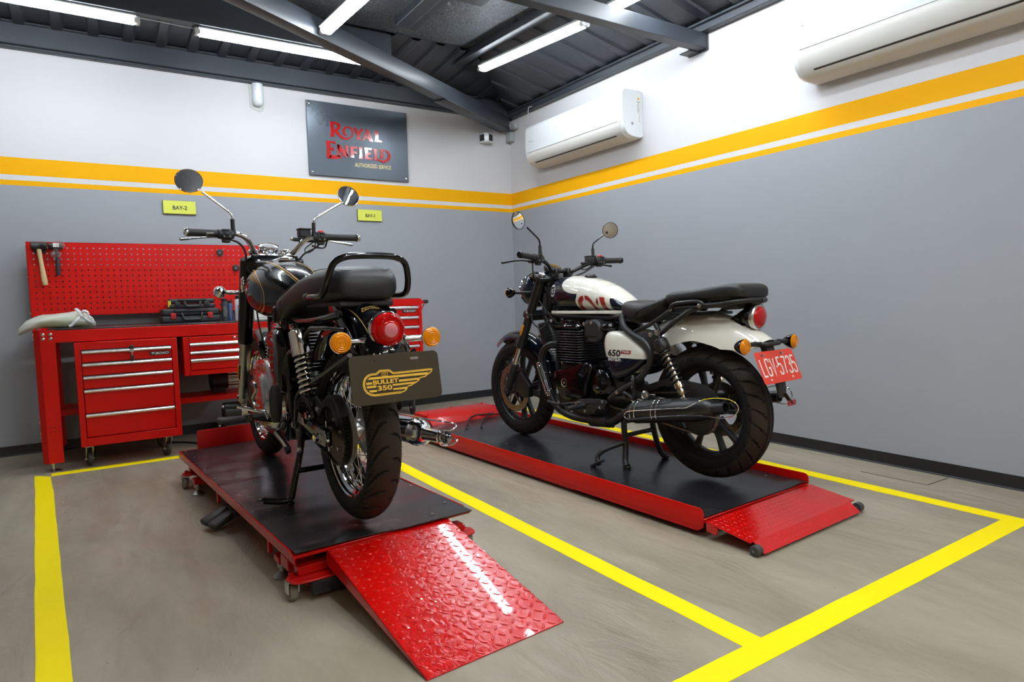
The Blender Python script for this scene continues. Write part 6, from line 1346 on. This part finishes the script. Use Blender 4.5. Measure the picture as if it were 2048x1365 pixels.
m_ = MB(GOLDP); EM = {'top': [(-.0684,.0172),(-.0568,.0259),(-.0253,.0252),(-.0118,.0146),(.1227,.016)],'left': [(-.0685,.0167),(-.0853,.0169),(-.0972,.0138),(-.1067,.0064),(-.1129,-.0042),(-.1148,-.0163),(-.1124,-.0287),(-.1058,-.0395),(-.0953,-.0467),(-.0817,-.0501),(.0085,-.0494)],'tip1': [(.1207,.0161),(.1272,.0162),(.1263,.011),(.1187,.0043),(.108,-.0006),(.1001,-.0057),(.0873,-.0079),(.0804,-.0078)],'tip2': [(.0803,-.0084),(.0755,-.0157),(.0651,-.022),(.0546,-.0258),(.048,-.0298),(.0335,-.0322)],'tip3': [(.0324,-.0336),(.0277,-.0415),(.0195,-.0471),(.0084,-.0499)],'bar1': [(-.1008,.0007),(-.0937,.0076),(.1155,.0071),(.1058,-.0005)],'bar2l': [(-.106,-.0072),(-.0848,-.0076),(-.0858,-.0149),(-.107,-.015)],'bar2r': [(.0047,-.0083),(.0775,-.0082),(.0737,-.0148),(.0037,-.015)],'bar3l': [(-.1068,-.0189),(-.0723,-.0192),(-.0745,-.0259),(-.1044,-.026)],'bar3r': [(-.0197,-.0202),(.0654,-.0197),(.0546,-.0258),(-.019,-.0262)],'bar4l': [(-.101,-.0328),(-.0729,-.0332),(-.0713,-.0397),(-.0944,-.04)],'bar4r': [(-.0191,-.0339),(.0316,-.0335),(.0268,-.0402),(-.0205,-.0395)],'crown': [(-.052,.0205),(-.0476,.017),(-.0408,.0222),(-.0358,.0169),(-.0301,.02),(-.034,.0077),(-.0507,.0079)],'BUL': [(-.0841,-.0064),(.003,-.0106),(-.0398,-.0019),(-.0421,-.0171)],'t350': [(-.0699,-.0298),(-.0213,-.0312),(-.0443,-.0195),(-.0471,-.039)],'slots': [(-.0717,.0588),(.0678,.0583)]}
P3 = lambda h: (lambda u, v: pl(u, v, h))
for k, w_ in (('top', .0066), ('left', .0068), ('tip1', .0036), ('tip2', .0036), ('tip3', .0036)): flat(m_, ribbon(EM[k], w_), P3(.0022))
for k in EM:
    if k.startswith('bar'): flat(m_, (EM[k], [(0, 1, 2, 3)]), P3(.0022))
flat(m_, text_polys('BULLET', .087, .0140, .035), lambda u, v: pl(u-.0405, v-.0098, .0030)); flat(m_, text_polys('350', .0500, .0165, .035), lambda u, v: pl(u-.0457, v-.0293, .0030))
flat(m_, ribbon(EM['crown'], .0013, True), P3(.0024))
for k in (-.0465, -.0425, -.0385): flat(m_, ribbon([(k, .009), (k, .018)], .001), P3(.0024))
m_.use(PLB)
for k in ('top', 'left'): flat(m_, ribbon([(x, y+(.0014 if k == 'top' else 0)) for x, y in EM[k]], .0007), P3(.0026))
flat(m_, ([(-.087, -.0012), (.0045, -.0012), (.0045, -.0188), (-.087, -.0188)], [(0, 1, 2, 3)]), P3(.0026)); flat(m_, ([(-.0735, -.0185), (-.0185, -.0185), (-.0185, -.0405), (-.0735, -.0405)], [(0, 1, 2, 3)]), P3(.0026))
obj('emblem', m_, np_, recalc=False)
m_ = MB(DECAL_BLACK); flat(m_, (rrect(.030, .008, .0035), [tuple(range(24))]), lambda u, v: pl(u-.0717, v+.0588, .0019)); m_.use(CHROME); flat(m_, (rrect(.030, .008, .0035), [tuple(range(24))]), lambda u, v: pl(u+.0678, v+.0583, .0019)); m_.use(PLB); m_.box(pl(-.0717, .0595, .0022), (.002, .006, .006), .001); obj('plate_slots', m_, np_)
m_ = MB(SATIN_BLACK); m_.bar((-.345, 0, .70), (-.392, 0, .56), .05, .006, .002, up=(1, 0, 0)); obj('plate_bracket', m_, B)
# seat
m_ = MB(LEATHER)
ST = [(.612, .05, .80, .755), (.60, .09, .83, .715), (.565, .125, .857, .705), (.50, .148, .872, .715), (.42, .15, .888, .752), (.34, .147, .904, .785), (.26, .146, .922, .803), (.16, .147, .940, .814), (.05, .146, .951, .82), (-.05, .140, .957, .824), (-.12, .130, .955, .828), (-.165, .115, .942, .832), (-.19, .095, .922, .838), (-.20, .06, .90, .85)]
loft_body(m_, ST, 44, 3.0, 6, top_e=3.2)
for s_ in (1, -1):
    seam = [(x, s_*w_*.86, zb+(zt-zb)*.93) for x, w_, zt, zb in ST[2:-2]]; m_.tube(cr_path(seam, 6), .0014, 6)
    m_.tube(cr_path([(.40, s_*.10, .895), (.405, s_*.145, .85), (.42, s_*.152, .80), (.43, s_*.145, .765)], 5), .0012, 6)
m_.tube(cr_path([(-.168, y, .938) for y in (-.09, -.03, .03, .09)], 5), .0012, 6)
se = obj('seat', m_, B, sharp=60)
m_ = MB(MATT_BLACK); m_.b2((-.17, -.10, .812), (.45, .10, .835), .006); m_.use(GLOSS_BLACK); m_.tube(round_path([(.525, .150, .815), (.480, .156, .815), (.480, .156, .755), (.525, .150, .755)], .014, 4, True), .005, 10, True); obj('seat_base', m_, se)
m_ = MB(GLOSS_BLACK)
m_.tube(cr_path([(-.0, .158, .850), (-.05, .158, .850), (-.13, .155, .852), (-.17, .153, .868), (-.198, .146, .910), (-.215, .130, .958), (-.225, .10, .978), (-.228, .05, .985), (-.228, -.05, .985), (-.225, -.10, .978), (-.215, -.130, .958), (-.198, -.146, .910), (-.17, -.153, .868), (-.13, -.155, .852), (-.05, -.158, .85), (-.0, -.158, .85)], 5), .0115, 14)
m_.use(MATT_BLACK)
for s_ in (1, -1): m_.lathe([(0, 0), (.014, 0), (.015, .02), (.013, .028), (.0, .03)], (-.01, s_*.158, .85), (1, 0, 0), 18); m_.cyl((-.0, s_*.14, .85), (-.0, s_*.17, .85), .007, n=12)
obj('grab_rail', m_, B)
# tank
TST = [(1.135, .03, .985, .90), (1.12, .075, 1.005, .86), (1.08, .12, 1.025, .80), (1.01, .158, 1.038, .768), (.93, .174, 1.042, .757), (.85, .170, 1.037, .755), (.76, .153, 1.024, .757), (.67, .130, 1.002, .76), (.58, .105, .97, .765), (.50, .078, .93, .775), (.45, .05, .895, .79), (.435, .02, .87, .81)]
m_ = MB(GLOSS_BLACK); loft_body(m_, TST, 56, 2.2, 6, top_e=2.05); tk = MB(GLOSS_BLACK); tk.merge(m_)
for s_ in (1, -1):
    for w_, o_ in ((.0058, .0), (.0020, .0085)):
        wrap(m_, ribbon([(1.06, s_*(.052+o_)), (.98, s_*(.062+o_)), (.88, s_*(.070+o_)), (.76, s_*(.070+o_)), (.64, s_*(.060+o_)), (.54, s_*(.046+o_)), (.46, s_*(.026+o_))], w_), GOLD, tk, lambda u, v: (u, v, .95), (0, 0, 1), .0006, .012)
    for k, w_ in ((1.0, .0055), (.90, .0018)):
        lp_ = [(.915+(x-.915)*k, .905+(z-.905)*k) for x, z in cr_and([(1.09, .93), (1.05, .985), (.96, 1.0), (.86, .985), (.76, .935), (.715, .885), (.74, .835), (.82, .805), (.94, .795), (1.05, .82), (1.095, .87)])]
        wrap(m_, ribbon(lp_, w_, True), GOLD, tk, lambda u, v, s_=s_: (u, s_*.18, v), (0, s_, .12), .0006, .012)
    wrap(m_, ribbon([(.60, .79), (.50, .80)], .003), GOLD, tk, lambda u, v, s_=s_: (u, s_*.12, v), (0, s_, 0), .0006, .012)
ft = obj('fuel_tank', m_, B, sharp=60)
for s_ in (1, -1):
    q = MB(CHROME)
    for k in range(5):
        z = .955-k*.014; q.bar((1.03, s_*(.164-.002*k), z-.004), (.925+.012*k, s_*(.182-.003*k), z+.004), .004, .009, .001)
    q.box((1.03, s_*.168, .925), (.02, .008, .07), .003); q.use(SIGN_GOLD); q.box((1.005, s_*.174, .915), (.03, .005, .016), .002); obj('tank_emblem', q, ft)
q = MB(CHROME); q.lathe([(0, 0), (.04, 0), (.04, .008), (.034, .013), (.02, .016), (0, .017)], (.84, 0, 1.036), (-.05, 0, 1), 36); obj('fuel_cap', q, ft)
# side covers (boxes with gold line and wing badge)
for s_ in (1, -1):
    ol = cr_and([(.585, .690), (.545, .722), (.46, .728), (.395, .705), (.355, .645), (.365, .56), (.40, .48), (.455, .455), (.51, .50), (.555, .58)]); m_ = MB(GLOSS_BLACK); cx, cz = .47, .60
    m_.loft([[(cx+(x-cx)*k, s_*h, cz+(z-cz)*k) for x, z in ol] for k, h in ((1, .07), (1, .145), (.985, .158), (.92, .170), (.78, .178), (.4, .182), (.03, .183))]); sd_ = MB(GLOSS_BLACK); sd_.merge(m_)
    lp_ = [(cx+(x-cx)*.74, cz+(z-cz)*.78) for x, z in ol]; wrap(m_, ribbon(lp_, .0022, True), GOLD, sd_, lambda u, v, s_=s_: (u, s_*.2, v), (0, s_, 0), .0006, .015)
    so = obj('side_cover', m_, B, sharp=50); q = MB(CHROME)
    for k in range(4): q.bar((.555, s_*(.168), .640-k*.013), (.50+.01*k, s_*.186, .646-k*.013), .004, .008, .001)
    obj('side_emblem', q, so)
# engine
POL = mat('polished alloy casing', (0.6, 0.59, 0.57), .16, 1.0, rvar=.05, vscale=20)
m_ = MB(EB); m_.b2((.56, -.11, .22), (.92, .11, .52), .03); m_.b2((.42, -.09, .26), (.6, .09, .48), .02); en = obj('engine', m_, B)
m_ = MB(DULL_STEEL)
for k in range(11): m_.box((.74, 0, .535+k*.0155), (.22, .235, .005), .002, None, 1)
m_.use(EB); m_.b2((.66, -.085, .50), (.82, .085, .70), .02); obj('cylinder_fins', m_, en)
m_ = MB(POL); m_.b2((.645, -.10, .695), (.835, .10, .75), .02, 3); obj('rocker_cover', m_, en)
for s_ in (1, -1):
    ol = cr_and([(.93, .42), (.90, .52), (.80, .575), (.66, .585), (.56, .55), (.49, .47), (.475, .37), (.52, .29), (.66, .265), (.82, .275), (.90, .33)]); m_ = MB(POL); cx, cz = .70, .42
    m_.loft([[(cx+(x-cx)*k, s_*h, cz+(z-cz)*k) for x, z in ol] for k, h in ((1, .10), (1, .150), (.985, .162), (.94, .170), (.80, .174), (.62, .176), (.55, .187), (.48, .192), (.3, .195), (.02, .196))]); eo = obj('crankcase_cover', m_, en)
    bolts(eo, [(.70+.215*math.cos(a), s_*.168, .42+.135*math.sin(a)) for a in (0.2, 1.0, 1.8, 2.6, 3.4, 4.2, 5.0, 5.7)], (0, s_, 0), r=.006)
    m_ = MB(POL); m_.tube(cr_path([(.83, s_*.190, .46), (.80, s_*.194, .475), (.74, s_*.197, .47), (.72, s_*.198, .44), (.76, s_*.198, .42), (.79, s_*.197, .395), (.75, s_*.197, .37), (.70, s_*.197, .375)], 5), .006, 8); obj('raised_emblem', m_, eo)
m_ = MB(CHROME); m_.tube(cr_path([(.84, -.03, .66), (.93, -.05, .66), (1.0, -.09, .58), (1.0, -.13, .42), (.93, -.165, .30), (.80, -.185, .245), (.55, -.19, .255), (.36, -.192, .295)], 6), .0215, 16); hp = obj('exhaust_pipe', m_, B)
a = V3(.38, -.192, .297); b_ = V3(-.345, -.198, .345); d_ = (b_-a).normalized(); L_ = (b_-a).length; m_ = MB(CHROME)
m_.lathe([(0, -.03), (.022, -.03), (.024, 0), (.042, .06), (.050, .10), (.050, .50), (.0525, .503), (.0525, .512), (.050, .516), (.049, .53), (.043, .552), (.032, .568), (.025, .574), (.0235, .585), (.0235, L_-.004), (.0245, L_), (.0205, L_), (.0195, L_-.05), (0, L_-.05)], a, d_, 44)
m_.use(DECAL_BLACK); m_.cyl(a+d_*(L_-.06), a+d_*(L_-.05), .0197, n=24); mu = obj('silencer', m_, B)
m_ = MB(CHROME); sh = []
for t in [k/10 for k in range(11)]:
    c_ = a+d_*(.10+.39*t); w_ = 1.3-.5*t*t; sh.append([c_+V3(0, -math.sin(g)*.0545, math.cos(g)*.0545) for g in [w_*(-.5+1.1*j/10) for j in range(11)]])
m_.loft(sh, False, False); q = [(.36, -.25, .34)]
m_.tube(cr_path([a+d_*.2+V3(0, -.02, .055), a+d_*.56+V3(0, -.035, .045), a+d_*.66+V3(0, -.062, .038), a+d_*.70+V3(0, -.058, .030), a+d_*.705+V3(0, -.03, .020), a+d_*.71+V3(0, .012, .025), a+d_*.71+V3(0, .027, .0), a+d_*.71+V3(0, .012, -.026), a+d_*.70+V3(0, -.02, -.034), a+d_*.69+V3(0, -.055, -.032), a+d_*.67+V3(0, -.072, -.022), a+d_*.55+V3(0, -.05, -.02)], 4), .0027, 8); obj('silencer_guard', m_, mu)
# foot controls
m_ = MB(MATT_BLACK); m_.cyl((.55, .19, .352), (.55, .275, .350), .012, n=12); m_.box((.55, .335, .350), (.042, .115, .026), .009, Matrix.Rotation(.03, 4, 'X'), 3); m_.use(GLOSS_BLACK); m_.tube([(.54, .10, .30), (.55, .17, .33), (.55, .24, .348)], .012, 12); m_.b2((.53, .255, .335), (.575, .285, .365), .004); m_.use(CHROME); m_.ball((.535, .385, .335), .005, 8); obj('footrest', m_, B)
m_ = MB(MATT_BLACK); m_.cyl((.55, -.19, .352), (.55, -.275, .350), .012, n=12); m_.box((.55, -.32, .350), (.042, .095, .026), .009, None, 3); obj('footrest', m_, B)
m_ = MB(CHROME); m_.tube([(.55, .20, .366), (.60, .235, .372), (.64, .300, .392)], .0075, 10); m_.use(MATT_BLACK); m_.tube([(.64, .296, .391), (.645, .345, .395)], .010, 12); m_.use(CHROME); m_.ball((.645, .35, .395), .006, 8); m_.tube([(.53, .19, .366), (.50, .20, .34), (.55, .2, .366)], .006, 8); obj('gear_lever', m_, B)
for s_ in (1, -1):
    m_ = MB(MATT_BLACK); rr = []
    for t, k in ((0, .55), (.02, .9), (.05, 1.05), (.10, 1.05), (.13, .9), (.15, .5)): rr.append([(.345+.019*k*math.cos(g), s_*(.205)+.024*k*math.sin(g), .352+t) for g in [2*PI*j/16 for j in range(16)]])
    m_.loft(rr); obj('pillion_footrest', m_, B, sharp=60)
m_ = MB(GLOSS_BLACK); m_.tube(round_path([(.40, .085, .30), (.375, .11, .20), (.355, .145, .09), (.352, .16, .022), (.36, .20, .020), (.385, .262, .030)], .02), .0135, 12); m_.box((.388, .275, .036), (.05, .036, .012), .004, Matrix.Rotation(.25, 4, 'Y'))
m_.tube(round_path([(.40, -.085, .30), (.375, -.11, .20), (.355, -.145, .09), (.35, -.165, .014)], .02), .0135, 12); m_.tube([(.363, .125, .135), (.363, -.125, .135)], .0115, 12); m_.tube([(.39, .10, .265), (.39, -.10, .265)], .013, 12)
m_.b2((.34, .15, .0), (.375, .175, .02), .004); m_.b2((.33, -.18, .0), (.372, -.15, .016), .004); cs = obj('centre_stand', m_, B)
m_ = MB(DULL_STEEL); m_.spring((.43, .10, .30), (.405, .10, .215), .009, .0022, 11, 6, 10); m_.use(MATT_BLACK); m_.cyl((.405, .10, .225), (.40, .10, .195), .012, n=14); m_.use(DULL_STEEL); m_.tube([(.40, .10, .195), (.395, .10, .16), (.37, .11, .155)], .0025, 6); obj('stand_spring', m_, cs)
m_ = MB(ALU); m_.tube([(.62, .14, .255), (.52, .14, .235), (.44, .14, .215)], [.014, .011, .013], 12); m_.use(MATT_BLACK); m_.cyl((.435, .135, .215), (.435, .155, .21), .017, n=18); obj('side_stand', m_, B)
# front end
fd = V3(-.315, 0, .77).normalized()
def fp(z, y): t = (z-FA.z)/fd.z; return V3(FA.x, y, FA.z)+fd*t
FORKA = mat('brushed fork lower', (0.45, 0.43, 0.38), .3, 1.0, rvar=.08, vscale=12)
for s_ in (1, -1):
    y = s_*.120; m_ = MB(FORKA); m_.cyl(fp(.31, y), fp(.64, y), .0275, .029, n=26); m_.box(FA+V3(0, y, -.01), (.05, .04, .06), .012); m_.use(CHROME); m_.cyl(FA+V3(0, y+s_*.02, 0), FA+V3(0, y+s_*.032, 0), .012, n=14); m_.use(GLOSS_BLACK); m_.lathe([(0, 0), (.036, 0), (.0375, .01), (.0375, .44), (.034, .455), (0, .455)], fp(.635, y), fd, 30)
    o = obj('fork_leg', m_, B); m_ = MB(AMBER); p = fp(.475, y)+V3(-.004, s_*.030, 0); m_.box(p, (.022, .008, .075), .003, Matrix.Rotation(-.39, 4, 'Y')); m_.use(MATT_BLACK); m_.box(p-V3(-.002, s_*.004, 0), (.028, .008, .082), .003, Matrix.Rotation(-.39, 4, 'Y')); obj('side_reflector', m_, o)
m_ = MB(GLOSS_BLACK); m_.ball((1.17, 0, .985), (.115, .108, .115), 32); m_.b2((1.03, -.135, .97), (1.16, .135, 1.08), .04, 3); m_.use(CHROME); m_.lathe([(.095, 0), (.102, .006), (.095, .016)], (1.26, 0, .97), (1, 0, -.06), 36, True); m_.use(mat('lamp glass', (0.6, 0.6, 0.62), .1, .3, coat=1)); m_.lathe([(.095, .006), (.05, .024), (0, .03)], (1.26, 0, .97), (1, 0, -.06), 30); hl = obj('headlight', m_, B)
m_ = MB(CHROME); m_.lathe([(0, -.03), (.044, -.028), (.05, -.012), (.0515, .0), (.049, .006), (.043, .007), (.042, .003)], (1.125, .01, 1.125), (-.42, 0, 1), 40); m_.use(DECAL_WHITE); m_.lathe([(.042, .002), (.030, .0015)], (1.125, .01, 1.125), (-.42, 0, 1), 36); m_.use(DECAL_BLACK); m_.lathe([(.03, .0018), (0, .001)], (1.125, .01, 1.125), (-.42, 0, 1), 36); obj('speedometer', m_, B)
m_ = MB(CHROME)
for y in (-.075, .085): m_.ball((1.12, y, 1.095), (.035, .03, .018), 18)
m_.box((1.10, .0, 1.075), (.10, .20, .016), .007); 
for y in (-.04, .04): m_.b2((1.05, y-.014, 1.045), (1.10, y+.014, 1.092), .006); m_.bolt((1.065, y, 1.092), (0, 0, 1), .007, .008); m_.bolt((1.092, y, 1.092), (0, 0, 1), .007, .008)
obj('top_clamp', m_, B)
bp_ = [(.955, .33, 1.167), (.975, .24, 1.170), (.985, .18, 1.168), (1.005, .135, 1.145), (1.05, .098, 1.095), (1.075, .07, 1.072), (1.08, .03, 1.068), (1.08, -.03, 1.068), (1.075, -.07, 1.072), (1.05, -.098, 1.095), (1.005, -.135, 1.145), (.985, -.18, 1.168), (.975, -.24, 1.170), (.955, -.33, 1.167)]
m_ = MB(CHROME); m_.tube(cr_path(bp_, 6), .0128, 16); hb = obj('handlebar', m_, B)
BTN = mat('red switch', sr(190, 30, 34), .4)
grip_set(hb, (.972, .266, 1.168), (.950, .408, 1.168), CHROME, [(1.035, .245, 1.16), (1.045, .30, 1.158), (1.035, .37, 1.150), (1.025, .425, 1.143)], STEEL, (.972, .238, 1.165), None, 1)
grip_set(hb, (.968, -.240, 1.165), (.945, -.40, 1.162), CHROME, [(1.035, -.215, 1.15), (1.045, -.27, 1.152), (1.035, -.34, 1.142), (1.02, -.395, 1.132)], STEEL, (.968, -.212, 1.163), BTN, -1, False)
m_ = MB(MATT_BLACK); m_.b2((1.0, -.175, 1.165), (1.05, -.115, 1.205), .006); m_.b2((.997, -.178, 1.203), (1.053, -.112, 1.211), .003); m_.cyl((1.03, -.20, 1.15), (1.03, -.09, 1.155), .010, n=14); m_.use(ZINC); m_.bolt((1.03, -.085, 1.155), (0, 1, 0), .007, .01); obj('brake_reservoir', m_, hb)
mirror_part(hb, [(.975, .205, 1.19), (.975, .205, 1.262), (.99, .328, 1.360)], (1.01, .378, 1.411), .060, (-1, .12, .36), CHROME, ((.975, .205, 1.165), (.975, .205, 1.238)))
mirror_part(hb, [(.97, -.178, 1.19), (.97, -.181, 1.255), (.985, -.335, 1.345)], (.995, -.378, 1.384), .058, (-1, -.08, .34), CHROME, ((.97, -.178, 1.165), (.97, -.18, 1.235)))
m_ = MB(HOSE)
m_.tube(cr_path([(1.03, .23, 1.155), (1.03, .17, 1.13), (1.04, .14, 1.08), (1.1, .13, 1.0), (1.12, .10, .92), (1.05, .07, .86)], 6), .0055, 8)
m_.tube(cr_path([(1.0, -.19, 1.145), (1.03, -.15, 1.11), (1.0, -.145, 1.085), (.98, -.175, 1.10), (1.0, -.195, 1.14)], 6), .003, 8)
m_.tube(cr_path([(.985, -.22, 1.14), (1.0, -.19, 1.11), (1.03, -.14, 1.08), (1.07, -.11, 1.03), (1.1, -.08, .98)], 6), .0045, 8)
m_.tube(cr_path([(.99, -.25, 1.145), (1.0, -.24, 1.115), (.99, -.20, 1.112), (.98, -.17, 1.12)], 6), .0045, 8)
m_.tube(cr_path([(1.1, .09, .80), (1.02, .10, .72), (.96, .10, .66), (.90, .09, .6)], 6), .004, 8); obj('cables', m_, hb)
for s_ in (1, -1):
    o = lamp_pod('indicator', B, (1.16, s_*.10, .888), (1.172, s_*.245, .896), (1, s_*.05, 0), .031, CHROME, CHROME, AMBER, .045, .0115)
ang = lambda a, R: (FA.x+R*math.cos(math.radians(a)), FA.z+R*math.sin(math.radians(a)))
m_ = MB(GLOSS_BLACK); fender(m_, [ang(a, .372) for a in range(46, 190, 9)], lambda t: .062, lambda t: .045); ff = obj('front_mudguard', m_, B, sharp=50)
m_ = MB(SATIN_BLACK); m_.tube([(1.39, .105, .31), (1.20, .085, .235), (1.09, .066, .20)], .006, 8); obj('mudguard_stay', m_, ff)
m_ = MB(SATIN_BLACK); m_.tube([(1.39, -.105, .31), (1.20, -.085, .235), (1.09, -.066, .20)], .006, 8); obj('mudguard_stay', m_, ff)
m_ = MB(SATIN_BLACK); m_.prism([(1.31, .44), (1.26, .46), (1.18, .38), (1.19, .31), (1.25, .30), (1.34, .36)], .075, .112, .008); obj('brake_caliper', m_, B)
bpy.context.view_layer.update()
